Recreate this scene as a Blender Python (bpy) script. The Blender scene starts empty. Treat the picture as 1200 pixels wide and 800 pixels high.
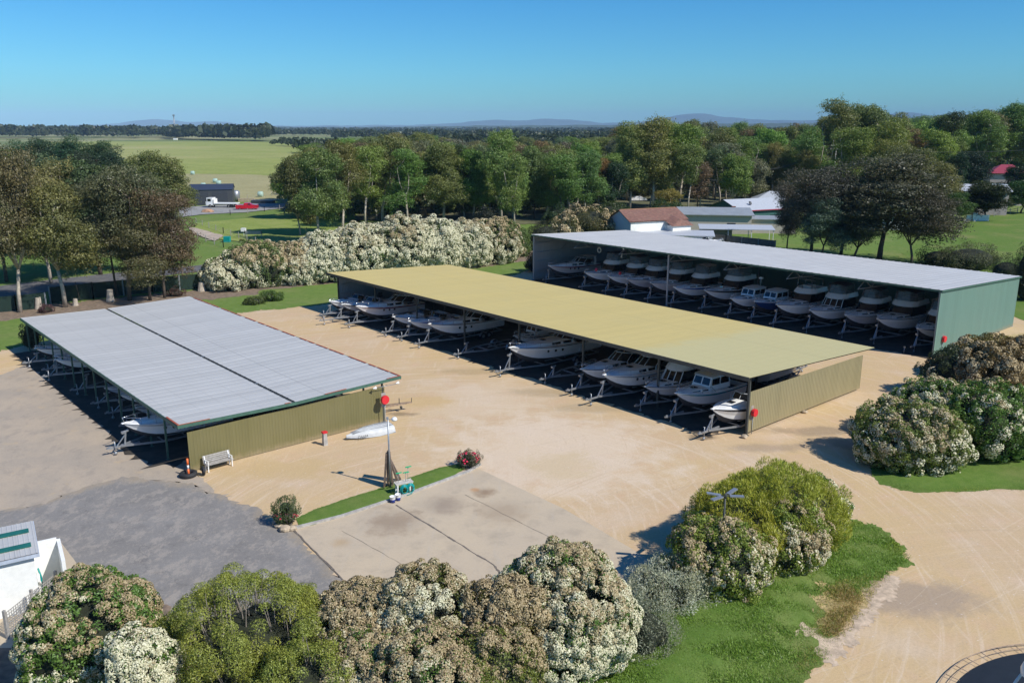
import bpy, math, random
import numpy as np
from mathutils import Vector, Matrix
R = math.radians
SC = bpy.context.scene
COL = SC.collection
rs = np.random.RandomState(7)
random.seed(7)

# ------------------------------------------------------------ camera model (used only to lay out the site plan)
CH, CF = 20.0, 1000.0
PIT = math.atan(251 / CF); SP, CP = math.sin(PIT), math.cos(PIT)
def G(x, y, z=0.0):
    a = (x - 600) / CF; v = (400 - y) / CF
    dz = -SP + v * CP; t = (z - CH) / dz
    return (a * t, (CP + v * SP) * t)
def HT(y, Y):
    v = (400 - y) / CF
    return CH + (-SP + v * CP) * Y / (CP + v * SP)
def PXM(y):                                   # metres per photo pixel across at ground row y
    v = (400 - y) / CF
    return CH / (SP - v * CP) / CF

# ------------------------------------------------------------ object helpers
def tag(o, label=None, cat=None, group=None, kind=None):
    if label: o['label'] = label
    if cat: o['category'] = cat
    if group: o['group'] = group
    if kind: o['kind'] = kind
    return o
def empty(name, loc=(0, 0, 0), rz=0, parent=None):
    o = bpy.data.objects.new(name, None); COL.objects.link(o)
    o.location = loc; o.rotation_euler = (0, 0, rz); o.empty_display_size = .3
    if parent: o.parent = parent
    return o
def thing(name, label, cat, loc=(0, 0, 0), rz=0, group=None):
    return tag(empty(name, loc, rz), label, cat, group)
def copy_tree(o, parent=None):
    c = o.copy(); COL.objects.link(c); c.parent = parent
    for ch in o.children: copy_tree(ch, c)
    return c

class MB:
    def __init__(s): s.v = []; s.f = []; s.m = []; s.s = []
    def add(s, vs, fs, mi=0, sm=False):
        b = len(s.v); s.v += [tuple(p) for p in vs]
        for f in fs: s.f.append([b + i for i in f]); s.m.append(mi); s.s.append(sm)
        return s
    def box(s, c, d, rz=0, mi=0, rx=0, ry=0, taper=1.0):
        hx, hy, hz = d[0] / 2, d[1] / 2, d[2] / 2
        Mx = Matrix.Rotation(rz, 3, 'Z') @ Matrix.Rotation(ry, 3, 'Y') @ Matrix.Rotation(rx, 3, 'X')
        vs = []
        for z in (-1, 1):
            k = taper if z > 0 else 1
            for x, y in ((-1, -1), (1, -1), (1, 1), (-1, 1)):
                vs.append(Mx @ Vector((x * hx * k, y * hy * k, z * hz)) + Vector(c))
        return s.add(vs, [(3, 2, 1, 0), (4, 5, 6, 7), (0, 1, 5, 4), (1, 2, 6, 5), (2, 3, 7, 6), (3, 0, 4, 7)], mi)
    def b2(s, p0, p1, mi=0):                   # box from min corner to max corner
        return s.box([(a + b) / 2 for a, b in zip(p0, p1)], [abs(b - a) for a, b in zip(p0, p1)], mi=mi)
    def bar(s, a, b, w, h=None, mi=0):         # rectangular bar between two points
        a = Vector(a); b = Vector(b); d = (b - a); L = d.length
        if L < 1e-6: return s
        d /= L; up = Vector((0, 0, 1)) if abs(d.z) < .95 else Vector((1, 0, 0))
        x = d.cross(up).normalized(); y = x.cross(d); h = h or w
        vs = [p + x * sx * w / 2 + y * sy * h / 2 for p in (a, b) for sx, sy in ((-1, -1), (1, -1), (1, 1), (-1, 1))]
        return s.add(vs, [(0, 1, 2, 3), (7, 6, 5, 4), (4, 5, 1, 0), (5, 6, 2, 1), (6, 7, 3, 2), (7, 4, 0, 3)], mi)
    def tube(s, pts, r, n=6, mi=0, caps=True, sm=True):
        pts = [Vector(p) for p in pts]
        rr = r if isinstance(r, (list, tuple)) else [r] * len(pts)
        vs = []; px = None
        for i, p in enumerate(pts):
            d = (pts[min(i + 1, len(pts) - 1)] - pts[max(i - 1, 0)])
            d = d.normalized() if d.length > 1e-9 else Vector((0, 0, 1))
            if px is None:
                up = Vector((0, 0, 1)) if abs(d.z) < .9 else Vector((1, 0, 0)); x = d.cross(up).normalized()
            else:
                x = (px - d * px.dot(d)); x = x.normalized() if x.length > 1e-6 else d.orthogonal().normalized()
            px = x; y = d.cross(x)
            for k in range(n):
                a = 2 * math.pi * k / n; vs.append(p + (x * math.cos(a) + y * math.sin(a)) * rr[i])
        fs = []
        for i in range(len(pts) - 1):
            for k in range(n):
                k2 = (k + 1) % n; fs.append((i * n + k, i * n + k2, (i + 1) * n + k2, (i + 1) * n + k))
        s.add(vs, fs, mi, sm)
        if caps:
            b = len(s.v) - len(vs)
            s.f.append([b + k for k in reversed(range(n))]); s.m.append(mi); s.s.append(False)
            s.f.append([b + (len(pts) - 1) * n + k for k in range(n)]); s.m.append(mi); s.s.append(False)
        return s
    def lathe(s, prof, c=(0, 0, 0), n=20, mi=0, axis='Z', sm=True):
        vs = []
        for r, z in prof:
            for k in range(n):
                a = 2 * math.pi * k / n; p = (r * math.cos(a), r * math.sin(a), z)
                if axis == 'X': p = (p[2], p[0], p[1])
                if axis == 'Y': p = (p[0], p[2], p[1])
                vs.append((p[0] + c[0], p[1] + c[1], p[2] + c[2]))
        fs = []
        for i in range(len(prof) - 1):
            for k in range(n):
                k2 = (k + 1) % n; fs.append((i * n + k, i * n + k2, (i + 1) * n + k2, (i + 1) * n + k))
        return s.add(vs, fs, mi, sm)
    def loft(s, rows, mi=0, sm=True, close=False):
        n = len(rows[0]); vs = [p for r in rows for p in r]; fs = []
        for i in range(len(rows) - 1):
            for k in range(n if close else n - 1):
                k2 = (k + 1) % n; fs.append((i * n + k, i * n + k2, (i + 1) * n + k2, (i + 1) * n + k))
        return s.add(vs, fs, mi, sm)
    def poly(s, pts, mi=0): return s.add(pts, [tuple(range(len(pts)))], mi)
    def prism(s, pts, z0, z1, mi=0):           # horizontal polygon extruded in z
        n = len(pts)
        return s.add([(x, y, z0) for x, y in pts] + [(x, y, z1) for x, y in pts],
                     [tuple(reversed(range(n))), tuple(range(n, 2 * n))] + [(i, (i + 1) % n, n + (i + 1) % n, n + i) for i in range(n)], mi)
    def build(s, name, mats, parent=None, loc=None):
        me = bpy.data.meshes.new(name); me.from_pydata(s.v, [], s.f)
        if not isinstance(mats, (list, tuple)): mats = [mats]
        for m in mats: me.materials.append(m)
        me.polygons.foreach_set('material_index', s.m); me.polygons.foreach_set('use_smooth', s.s)
        me.update()
        o = bpy.data.objects.new(name, me); COL.objects.link(o)
        if parent: o.parent = parent
        if loc: o.location = loc
        return o

# ------------------------------------------------------------ materials
MATS = {}
class NT:
    def __init__(s, name):
        m = bpy.data.materials.new(name); m.use_nodes = True; s.m = m; s.t = m.node_tree; s.t.nodes.clear()
        s.out = s.t.nodes.new('ShaderNodeOutputMaterial')
    def n(s, typ, ins=None, **kw):
        nd = s.t.nodes.new('ShaderNode' + typ)
        for k, v in kw.items(): setattr(nd, k, v)
        for k, v in (ins or {}).items(): s.set(nd.inputs[k], v)
        return nd
    def set(s, inp, v):
        if isinstance(v, bpy.types.NodeSocket): s.t.links.new(v, inp)
        elif isinstance(v, (tuple, list)) and len(v) == 3 and inp.type == 'RGBA': inp.default_value = (*v, 1)
        else: inp.default_value = v
    def co(s): return s.n('TexCoord').outputs['Object']
    def map(s, sc=(1, 1, 1), rot=(0, 0, 0), loc=(0, 0, 0), v=None):
        return s.n('Mapping', {0: v or s.co(), 1: loc, 2: rot, 3: sc}).outputs[0]
    def noise(s, scale, det=4, rough=.6, v=None, dist=0):
        return s.n('TexNoise', {'Vector': v or s.co(), 'Scale': scale, 'Detail': det, 'Roughness': rough, 'Distortion': dist}).outputs[0]
    def ramp(s, f, a, b, lo=0., hi=1.):        # smooth map range
        return s.n('MapRange', {0: f, 1: a, 2: b, 3: lo, 4: hi}, interpolation_type='SMOOTHSTEP').outputs[0]
    def mix(s, f, a, b, mode='MIX'):
        nd = s.n('Mix', data_type='RGBA', blend_type=mode); s.set(nd.inputs[0], f)
        s.set(nd.inputs[6], a); s.set(nd.inputs[7], b); return nd.outputs[2]
    def math(s, op, a, b=0.): return s.n('Math', {0: a, 1: b}, operation=op).outputs[0]
    def attr(s, nm): return s.n('Attribute', attribute_name=nm).outputs[2]
    def objcol(s): return s.n('ObjectInfo').outputs['Color']
    def pr(s, col, rough=.7, metal=0., bump=None, bstr=.3, bdist=.02, **kw):
        p = s.n('BsdfPrincipled'); s.set(p.inputs['Base Color'], col); s.set(p.inputs['Roughness'], rough); s.set(p.inputs['Metallic'], metal)
        for k, v in kw.items(): s.set(p.inputs[k.replace('_', ' ')], v)
        if bump is not None:
            b = s.n('Bump', {'Strength': bstr, 'Distance': bdist, 'Height': bump}); s.t.links.new(b.outputs[0], p.inputs['Normal'])
        s.t.links.new(p.outputs[0], s.out.inputs[0]); return p
def M(name, col, rough=.6, metal=0., var=.12, vs=3., bump=0., bs=30., dirt=None, dirtamt=.5, objc=False, **kw):
    if name in MATS: return MATS[name]
    t = NT(name)
    base = t.objcol() if objc else col
    n = t.noise(vs, 5, .65)
    c = t.mix(t.ramp(n, .3, .7, 0, 1), t.mix(1., base, (1 - var,) * 3, 'MULTIPLY'), t.mix(1., base, (1 + var,) * 3, 'MULTIPLY'))
    if dirt: c = t.mix(t.math('MULTIPLY', t.ramp(t.noise(vs * .6, 6, .7), .5, .75), dirtamt), c, dirt)
    t.pr(c, rough, metal, t.noise(bs, 3) if bump else None, bump, **kw)
    MATS[name] = t.m; return t.m

def leafmat(name, tint=(1, 1, 1), lo=.60, hi=1.42, warm=(1.10, 1.0, .82), transl=.25):
    if name in MATS: return MATS[name]
    t = NT(name)
    r = t.attr('rnd'); cl = t.attr('cl')
    base = t.mix(1., t.objcol(), tint, 'MULTIPLY')
    c = t.mix(r, t.mix(1., base, (lo,) * 3, 'MULTIPLY'), t.mix(1., base, (hi,) * 3, 'MULTIPLY'))
    c = t.mix(t.ramp(cl, .45, 1., 0, .8), c, t.mix(1., c, warm, 'MULTIPLY'))
    d = t.n('BsdfDiffuse', {0: c}); tr = t.n('BsdfTranslucent', {0: t.mix(1., c, (1.1, 1.25, .6), 'MULTIPLY')})
    g = t.n('BsdfGlossy', {0: (.5, .5, .5), 'Roughness': .45})
    m1 = t.n('MixShader', {0: transl, 1: d.outputs[0], 2: tr.outputs[0]}); m2 = t.n('MixShader', {0: .045, 1: m1.outputs[0], 2: g.outputs[0]})
    t.t.links.new(m2.outputs[0], t.out.inputs[0]); MATS[name] = t.m; return t.m
LEAF = leafmat('leaf')
BLADE = leafmat('grass_blade', warm=(2.1, 1.35, 1.1))
def flowermat():
    t = NT('flower'); r = t.attr('rnd'); cl = t.attr('cl')
    fresh = t.mix(r, (.48, .46, .28), (.84, .80, .58)); old = t.mix(r, (.24, .175, .085), (.56, .45, .27))
    c = t.mix(t.ramp(cl, .2, .8), fresh, old)
    d = t.n('BsdfDiffuse', {0: c}); tr = t.n('BsdfTranslucent', {0: c}); m = t.n('MixShader', {0: .15, 1: d.outputs[0], 2: tr.outputs[0]})
    t.t.links.new(m.outputs[0], t.out.inputs[0]); return t.m
FLOWER = flowermat()
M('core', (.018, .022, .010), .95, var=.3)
M('bark_pale', (.42, .36, .29), .85, var=.3, vs=2.5, bump=.4, bs=12, dirt=(.14, .10, .07), dirtamt=.7)
M('bark_dark', (.10, .075, .055), .9, var=.35, vs=4, bump=.6, bs=14)
M('twig', (.26, .22, .18), .9, var=.2)
M('galv', (.34, .36, .38), .42, .55, var=.12, vs=5)
M('galv_dull', (.35, .37, .38), .6, .3, var=.15, vs=5)
M('white_paint', (.78, .78, .75), .45, var=.05, dirt=(.5, .46, .38), dirtamt=.25)
M('gelcoat', (.86, .86, .84), .22, var=.03, vs=1.5, Coat_Weight=.3)
M('gelcoat_deck', (.80, .81, .81), .45, var=.05, vs=4)
M('hull_col', (.7, .7, .7), .22, var=.03, objc=True, Coat_Weight=.3)
M('stripe_col', (.7, .7, .7), .25, var=.03, objc=True)
M('antifoul', (.045, .05, .065), .8, var=.2)
M('dark_glass', (.012, .014, .017), .08, var=.02, Specular_IOR_Level=.8)
M('black_rubber', (.022, .022, .023), .75, var=.15, bump=.2)
M('black_plastic', (.02, .02, .022), .4, var=.1)
M('canvas_dark', (.035, .045, .07), .85, var=.15)
M('canvas_light', (.52, .53, .52), .85, var=.1)
M('steel_dark', (.06, .065, .06), .6, .2, var=.2)
M('steel_green', (.05, .12, .085), .6, var=.15)
M('stainless', (.62, .63, .64), .2, .9, var=.05)
M('red', (.62, .02, .03), .45, var=.08)
M('red_rust', (.36, .09, .045), .8, var=.35, vs=8)
M('orange', (.85, .16, .03), .5, var=.08)
M('timber', (.16, .115, .085), .85, var=.35, vs=8, bump=.5)
M('timber_grey', (.33, .31, .28), .85, var=.25, vs=8, bump=.3)
M('teal', (.0, .26, .25), .4, var=.1)
M('green_plastic', (.01, .42, .16), .4, var=.1)
M('blue_plastic', (.02, .05, .30), .4, var=.1)
M('grey_concrete', (.38, .36, .33), .9, var=.2, vs=4, bump=.3)
M('rock', (.42, .34, .24), .9, var=.3, vs=3, bump=.6, bs=8)
M('pink', (.70, .04, .10), .6, var=.2)
M('vent_tint', (.11, .12, .13), .25, var=.05, Alpha=.72)
def glassmat():
    t = NT('tank_glass'); t.pr((.05, .06, .07), .1); return t.m

def sheetmat(name, col, rib=None, axis=1, rough=.5, metal=.0, dirt=None, band=None, amt=.12):
    """painted or galvanised corrugated steel: faint sheet-to-sheet tone, streaks down the slope, dust"""
    t = NT(name); co = t.co()
    sx = t.n('SeparateXYZ', {0: co}).outputs[axis]
    sheet = t.n('TexWhiteNoise', {'W': t.math('FLOOR', t.math('MULTIPLY', sx, 1.28))}, noise_dimensions='1D').outputs[0]
    c = t.mix(sheet, tuple(k * (1 - amt * .5) for k in col), tuple(k * (1 + amt * .5) for k in col))
    st = t.noise(1., 6, .7, t.map((.25, 5, 1) if axis == 1 else (5, .25, .25)))
    c = t.mix(t.ramp(st, .35, .75, 0, .55), c, tuple(k * .80 for k in col))
    big = t.noise(.35, 4, .6)
    c = t.mix(t.ramp(big, .4, .7, 0, .35), c, dirt or tuple(k * 1.15 for k in col))
    if band:                                    # paler oxidised area at one end of the roof
        m = t.ramp(t.math('ADD', sx, t.math('MULTIPLY', t.noise(.9, 3), 3)), band[0] + 3, band[0] - .5 + 1.2)
        c = t.mix(t.math('MULTIPLY', m, .75), c, band[1])
    if axis == 1:                               # screw rows over the purlins and one lap across the slope
        w = t.n('SeparateXYZ', {0: co}).outputs[0]
        fr = t.math('FRACT', t.math('MULTIPLY', w, 1 / 1.58)); c = t.mix(t.math('MULTIPLY', t.math('LESS_THAN', fr, .045), .16), c, tuple(k * .5 for k in col))
        lap = t.math('LESS_THAN', t.math('ABSOLUTE', t.math('SUBTRACT', w, 9.1)), .04); c = t.mix(t.math('MULTIPLY', lap, .35), c, tuple(k * .4 for k in col))
        rb = t.math('LESS_THAN', t.math('FRACT', t.math('MULTIPLY', sx, 1 / .76)), .07); c = t.mix(t.math('MULTIPLY', rb, .12), c, tuple(k * .5 for k in col))
    else:                                       # splash and rust creeping up the sheet foot
        hgt = t.n('SeparateXYZ', {0: co}).outputs[2]; spl = t.ramp(t.math('ADD', hgt, t.math('MULTIPLY', t.noise(2.5, 5, .7), .9)), .95, .45, 0, .5); c = t.mix(spl, c, (.34, .26, .16))
        c = t.mix(t.ramp(t.noise(1., 5, .75, t.map((7, 7, .3))), .6, .78, 0, .3), c, tuple(k * .7 for k in col))
    t.pr(c, rough, metal, t.noise(60, 2), .05, .005)
    MATS[name] = t.m; return t.m
sheetmat('roof_zinc', (.47, .465, .44), axis=1, rough=.6, metal=.0, dirt=(.40, .40, .38), amt=.14)
sheetmat('roof_khaki', (.55, .435, .155), axis=1, rough=.55, dirt=(.50, .41, .17), band=(8.5, (.47, .43, .22)), amt=.06)
sheetmat('roof_pale', (.53, .52, .49), axis=1, rough=.5, metal=.1, amt=.06)
sheetmat('wall_olive', (.175, .155, .062), axis=0, rough=.5, dirt=(.20, .175, .085), amt=.06)
sheetmat('wall_khaki', (.305, .265, .145), axis=0, rough=.5, dirt=(.33, .28, .16), amt=.08)
sheetmat('wall_green', (.16, .27, .22), axis=0, rough=.5, dirt=(.18, .265, .22), amt=.08)
sheetmat('wall_inside', (.30, .33, .34), axis=0, rough=.6, amt=.1)

# ------------------------------------------------------------ ground sheets
def sdf_poly(P, poly):
    poly = np.array(poly, float); n = len(poly); d = np.full(len(P), 1e18); s = np.zeros(len(P), bool); g = np.zeros((len(P), 2))
    for i in range(n):
        a = poly[i]; b = poly[(i + 1) % n]; e = b - a; w = P - a
        t = np.clip((w @ e) / (e @ e + 1e-12), 0, 1); q = w - t[:, None] * e; dd = (q ** 2).sum(1)
        m = dd < d; d[m] = dd[m]; g[m] = q[m]
        c1 = (a[1] > P[:, 1]) != (b[1] > P[:, 1])
        with np.errstate(divide='ignore', invalid='ignore'):
            xx = (b[0] - a[0]) * (P[:, 1] - a[1]) / (b[1] - a[1]) + a[0]
        s ^= c1 & (P[:, 0] < xx)
    d = np.sqrt(d); return np.where(s, -d, d)
def vnoise(P, f, seed=0):                      # smooth pseudo-noise from sines, about -1..1
    r = np.random.RandomState(seed); o = np.zeros(len(P)); k = P.shape[1]
    for j in range(6):
        w = r.normal(size=k) * f * (1 + .35 * j); o += np.sin(P @ w + r.uniform(0, 6.28)) / (1 + .3 * j)
    return o / 2.6
def smooth_poly(pts, it=2):
    p = [np.array(q, float) for q in pts]
    for _ in range(it):
        q = []
        for i in range(len(p)):
            a, b = p[i], p[(i + 1) % len(p)]; q += [a * .75 + b * .25, a * .25 + b * .75]
        p = q
    return [tuple(q) for q in p]
def sheet(name, pts, z, res, mat, rough_edge=0., nf=1.5, seed=0, height=None, px=True, smooth=0, label=None, cat=None):
    """flat ground cover with an irregular worn edge; 'ed' holds the distance to the edge"""
    poly = [G(*p) for p in pts] if px else list(pts)
    if smooth: poly = smooth_poly(poly, smooth)
    A = np.array(poly); lo = A.min(0) - res * 2; hi = A.max(0) + res * 2
    nx, ny = int((hi[0] - lo[0]) / res) + 2, int((hi[1] - lo[1]) / res) + 2
    X, Y = np.meshgrid(lo[0] + np.arange(nx) * res, lo[1] + np.arange(ny) * res, indexing='ij')
    P = np.stack([X.ravel(), Y.ravel()], 1)
    def F(Q):
        d = sdf_poly(Q, poly)
        if rough_edge: d = d + rough_edge * (vnoise(Q, nf, seed) + .5 * vnoise(Q, nf * 3.1, seed + 1) + .3 * vnoise(Q, nf * 8, seed + 2))
        return d
    d = F(P)
    near = np.abs(d) < res * 1.6; gP = P[near]; e = res * .1
    gx = (F(gP + [e, 0]) - d[near]) / e; gy = (F(gP + [0, e]) - d[near]) / e
    L = np.maximum(np.hypot(gx, gy), .3); mv = np.where(d[near] > 0, d[near], 0)
    P[near] -= np.stack([gx / L, gy / L], 1) * np.minimum(mv / L, res * 1.3)[:, None]
    D = d.reshape(nx, ny)
    c = np.minimum(np.minimum(D[:-1, :-1], D[1:, :-1]), np.minimum(D[1:, 1:], D[:-1, 1:])) < 0
    I, J = np.nonzero(c); q = np.stack([I * ny + J, (I + 1) * ny + J, (I + 1) * ny + J + 1, I * ny + J + 1], 1)
    used, inv = np.unique(q.ravel(), return_inverse=True); q = inv.reshape(-1, 4)
    V = np.zeros((len(used), 3)); V[:, :2] = P[used]; ed = np.maximum(-d[used], 0); V[:, 2] = z
    if height is not None: V[:, 2] += height(V[:, :2], ed)
    me = bpy.data.meshes.new(name); me.from_pydata(V.tolist(), [], q.tolist()); me.materials.append(mat)
    at = me.attributes.new('ed', 'FLOAT', 'POINT'); at.data.foreach_set('value', ed.astype(np.float32))
    me.polygons.foreach_set('use_smooth', [True] * len(q)); me.update()
    o = bpy.data.objects.new(name, me); COL.objects.link(o); o['kind'] = 'structure'
    if label: o['label'] = label
    if cat: o['category'] = cat
    return o

def grassmat(name, a, b, dry, dryamt=.4, fs=1., stripe=0.):
    t = NT(name)
    n1 = t.noise(.12 * fs, 5, .6); n2 = t.noise(1.4 * fs, 6, .7); n3 = t.noise(14 * fs, 4, .7)
    c = t.mix(t.ramp(n2, .3, .7), a, b)
    c = t.mix(t.math('MULTIPLY', t.ramp(n1, .45, .68), dryamt), c, dry)
    c = t.mix(t.ramp(n3, .3, .75, 0, .5), c, tuple(k * .55 for k in a))
    c = t.mix(t.ramp(t.noise(.5 * fs, 3, .6), .62, .8, 0, .5), c, dry)
    t.pr(c, .95, 0, t.math('ADD', n3, n2), .5, .06, Specular_IOR_Level=.1)
    MATS[name] = t.m; return t.m
grassmat('lawn', (.125, .200, .040), (.17, .245, .055), (.25, .24, .10), .45)
grassmat('lawn_bright', (.105, .185, .032), (.155, .225, .05), (.27, .25, .10), .55)
grassmat('lawn_shade', (.080, .150, .035), (.105, .175, .045), (.17, .18, .07), .3, .7)
grassmat('field_green', (.20, .27, .055), (.28, .33, .085), (.36, .34, .14), .7, .15)
grassmat('field_olive', (.25, .29, .075), (.34, .36, .105), (.43, .39, .17), .9, .035)
grassmat('field_dry', (.34, .31, .15), (.41, .37, .19), (.30, .30, .13), .5, .06)
grassmat('far_land', (.15, .18, .06), (.22, .24, .09), (.32, .30, .15), .7, .006)

def sandmat():
    t = NT('gravel'); co = t.co()
    def streaks(cx, cy, sr, sa, seed):
        d = t.n('VectorMath', {0: co, 1: (cx, cy, 0)}, operation='SUBTRACT').outputs[0]
        xyz = t.n('SeparateXYZ', {0: d}); rr = t.n('VectorMath', {0: d}, operation='LENGTH').outputs['Value']
        an = t.math('ARCTAN2', xyz.outputs[1], xyz.outputs[0])
        v = t.n('CombineXYZ', {0: t.math('MULTIPLY', rr, sr), 1: t.math('MULTIPLY', an, sa), 2: seed}).outputs[0]
        return t.noise(1., 4, .65, v, .3)
    n_big = t.noise(.09, 4, .55); n_med = t.noise(.55, 5, .65); n_f = t.noise(9, 4, .75); n_ff = t.noise(45, 2, .7)
    c = t.mix(t.ramp(n_big, .35, .65), (.56, .41, .245), (.575, .415, .215))
    c = t.mix(t.ramp(n_med, .45, .75, 0, .6), c, (.60, .41, .27))
    c = t.mix(t.ramp(t.noise(.2, 4, .6, t.map(loc=(31, 7, 0))), .5, .72, 0, .55), c, (.63, .50, .37))
    s1 = streaks(G(520, 640)[0], G(520, 640)[1] + 2, 2.6, 1.6, 1.); s2 = streaks(G(1500, 900)[0], G(1500, 900)[1], 2.3, 3., 5.)
    s3 = t.noise(1., 4, .7, t.map((2.6, .18, 1), (0, 0, R(131.2 - 90))))
    c = t.mix(t.ramp(s1, .52, .70, 0, .45), c, (.70, .575, .43)); c = t.mix(t.ramp(s1, .46, .32, 0, .22), c, (.48, .37, .25))
    c = t.mix(t.ramp(s2, .52, .7, 0, .22), c, (.67, .51, .34)); c = t.mix(t.ramp(s2, .47, .33, 0, .2), c, (.48, .37, .25))
    c = t.mix(t.ramp(s3, .55, .72, 0, .35), c, (.71, .59, .44))
    # golden loose gravel against the grey shed, dark oily dust along the drip lines
    def spot(cx, cy, r, col, c, amt=.7, sq=(1, 1, 1), rot=0):
        v = t.n('Mapping', {0: co, 1: (0, 0, 0), 2: (0, 0, 0), 3: (1, 1, 1)}).outputs[0]
        d = t.n('VectorMath', {0: v, 1: (cx, cy, 0)}, operation='SUBTRACT').outputs[0]
        d = t.n('Mapping', {0: d, 1: (0, 0, 0), 2: (0, 0, -rot), 3: sq}).outputs[0]
        L = t.n('VectorMath', {0: d}, operation='LENGTH').outputs['Value']
        L = t.math('ADD', L, t.math('MULTIPLY', t.math('SUBTRACT', n_med, .5), r * 1.6))
        return t.mix(t.ramp(L, r, r * .35, 0, amt), c, col)
    for px, py, r, col, amt, sq, rot in ((650, 530, 10, (.70, .575, .44), .65, (1, 1, 1), 0), (560, 470, 7, (.68, .55, .40), .45, (1, 1, 1), 0), (330, 550, 5, (.54, .39, .20), .8, (1, 2.2, 1), R(41)), (500, 470, 2.6, (.55, .38, .17), .7, (1, 1, 1), 0),
                                     (470, 485, 1.5, (.27, .20, .12), .8, (1, 2.5, 1), R(20)), (660, 545, 3, (.55, .42, .23), .5, (1, 1, 1), 0),
                                     (825, 512, 1.2, (.16, .12, .08), .8, (1, 1.6, 1), 0), (640, 460, 4.5, (.35, .27, .16), .5, (1, 3.4, 1), R(131)),
                                     (700, 478, 4.5, (.38, .29, .17), .5, (1, 3.4, 1), R(131)), (560, 436, 5, (.42, .31, .17), .6, (1, 4, 1), R(131)), (1020, 520, 5, (.26, .20, .14), .6, (1, 3.4, 1), R(41)),
                                     (960, 505, 5, (.26, .20, .14), .6, (1, 4.2, 1), R(41)), (1070, 700, 4, (.36, .28, .21), .8, (1, 1.7, 1), R(30)), (900, 525, 3, (.30, .23, .17), .5, (1, 3, 1), R(41)),
                                     (225, 575, 2, (.40, .34, .22), .7, (1, 2, 1), R(41)), (400, 370, 5, (.46, .36, .22), .6, (1, 3, 1), R(131)), (600, 395, 5, (.40, .30, .17), .5, (1, 3, 1), R(131))):
        g = G(px, py); c = spot(g[0], g[1], r, col, c, amt, sq, rot)
    # crisp wheel ruts along the driven lines, washed-out rills, stones
    for sx_, cx, cy, sr, sd in ((1, *G(600, 520), 5.5, 2.), (2, *G(1500, 900), 6.0, 7.), (3, *G(300, 300), 5., 3.)):
        s_ = streaks(cx, cy, sr, .7, sd); mk = t.ramp(t.noise(.16, 3, .6, t.map(loc=(sd * 3, 1, 0))), .46, .60); c = t.mix(t.math('MULTIPLY', t.ramp(s_, .60, .64), t.math('MULTIPLY', mk, .30)), c, (.48, .35, .22)); c = t.mix(t.math('MULTIPLY', t.ramp(s_, .40, .36), t.math('MULTIPLY', mk, .20)), c, (.72, .60, .45))
    vs_ = t.n('TexVoronoi', {'Vector': co, 'Scale': 3.2}, feature='F1'); c = t.mix(t.math('MULTIPLY', t.math('LESS_THAN', vs_.outputs[0], .13), .5), c, t.mix(t.n('SeparateColor', {0: vs_.outputs[1]}).outputs[0], (.35, .27, .19), (.78, .70, .60)))
    ed = t.attr('ed'); c = t.mix(t.ramp(t.math('ADD', ed, t.math('MULTIPLY', n_med, 1.2)), 1.0, .2, 0, .7), c, (.30, .24, .13))
    c = t.mix(t.ramp(n_f, .3, .75, 0, .35), c, t.mix(1., c, (.6, .58, .55), 'MULTIPLY'))
    c = t.mix(t.ramp(n_ff, .55, .8, 0, .4), c, t.mix(1., c, (1.35, 1.3, 1.25), 'MULTIPLY'))
    t.pr(c, .95, 0, t.math('ADD', t.math('MULTIPLY', s1, .25), n_f), .35, .03, Specular_IOR_Level=.15)
    MATS['gravel'] = t.m
sandmat()
def oldgravel():
    t = NT('old_gravel'); n1 = t.noise(.25, 5, .65); n2 = t.noise(1.2, 6, .7, t.map((1, .55, 1), (0, 0, R(40)))); n3 = t.noise(11, 4, .7)
    c = t.mix(t.ramp(n1, .35, .65), (.46, .375, .28), (.39, .33, .26)); c = t.mix(t.ramp(n2, .50, .64, 0, .45), c, (.30, .26, .215))
    c = t.mix(t.ramp(t.noise(.5, 5, .7, t.map(loc=(9, 3, 0))), .58, .68, 0, .5), c, (.52, .39, .24))
    c = t.mix(t.ramp(n3, .3, .8, 0, .4), c, t.mix(1., c, (.6, .6, .6), 'MULTIPLY'))
    t.pr(c, .95, 0, n3, .4, .03, Specular_IOR_Level=.15); MATS['old_gravel'] = t.m
oldgravel()
def co_d(t):
    n = t.n('TexNoise', {'Vector': t.co(), 'Scale': 1.3, 'Detail': 5}); m = t.n('VectorMath', {0: n.outputs['Color'], 1: (1.6, 1.6, 0)}, operation='MULTIPLY').outputs[0]; return t.n('VectorMath', {0: t.co(), 1: m}, operation='ADD').outputs[0]
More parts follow.
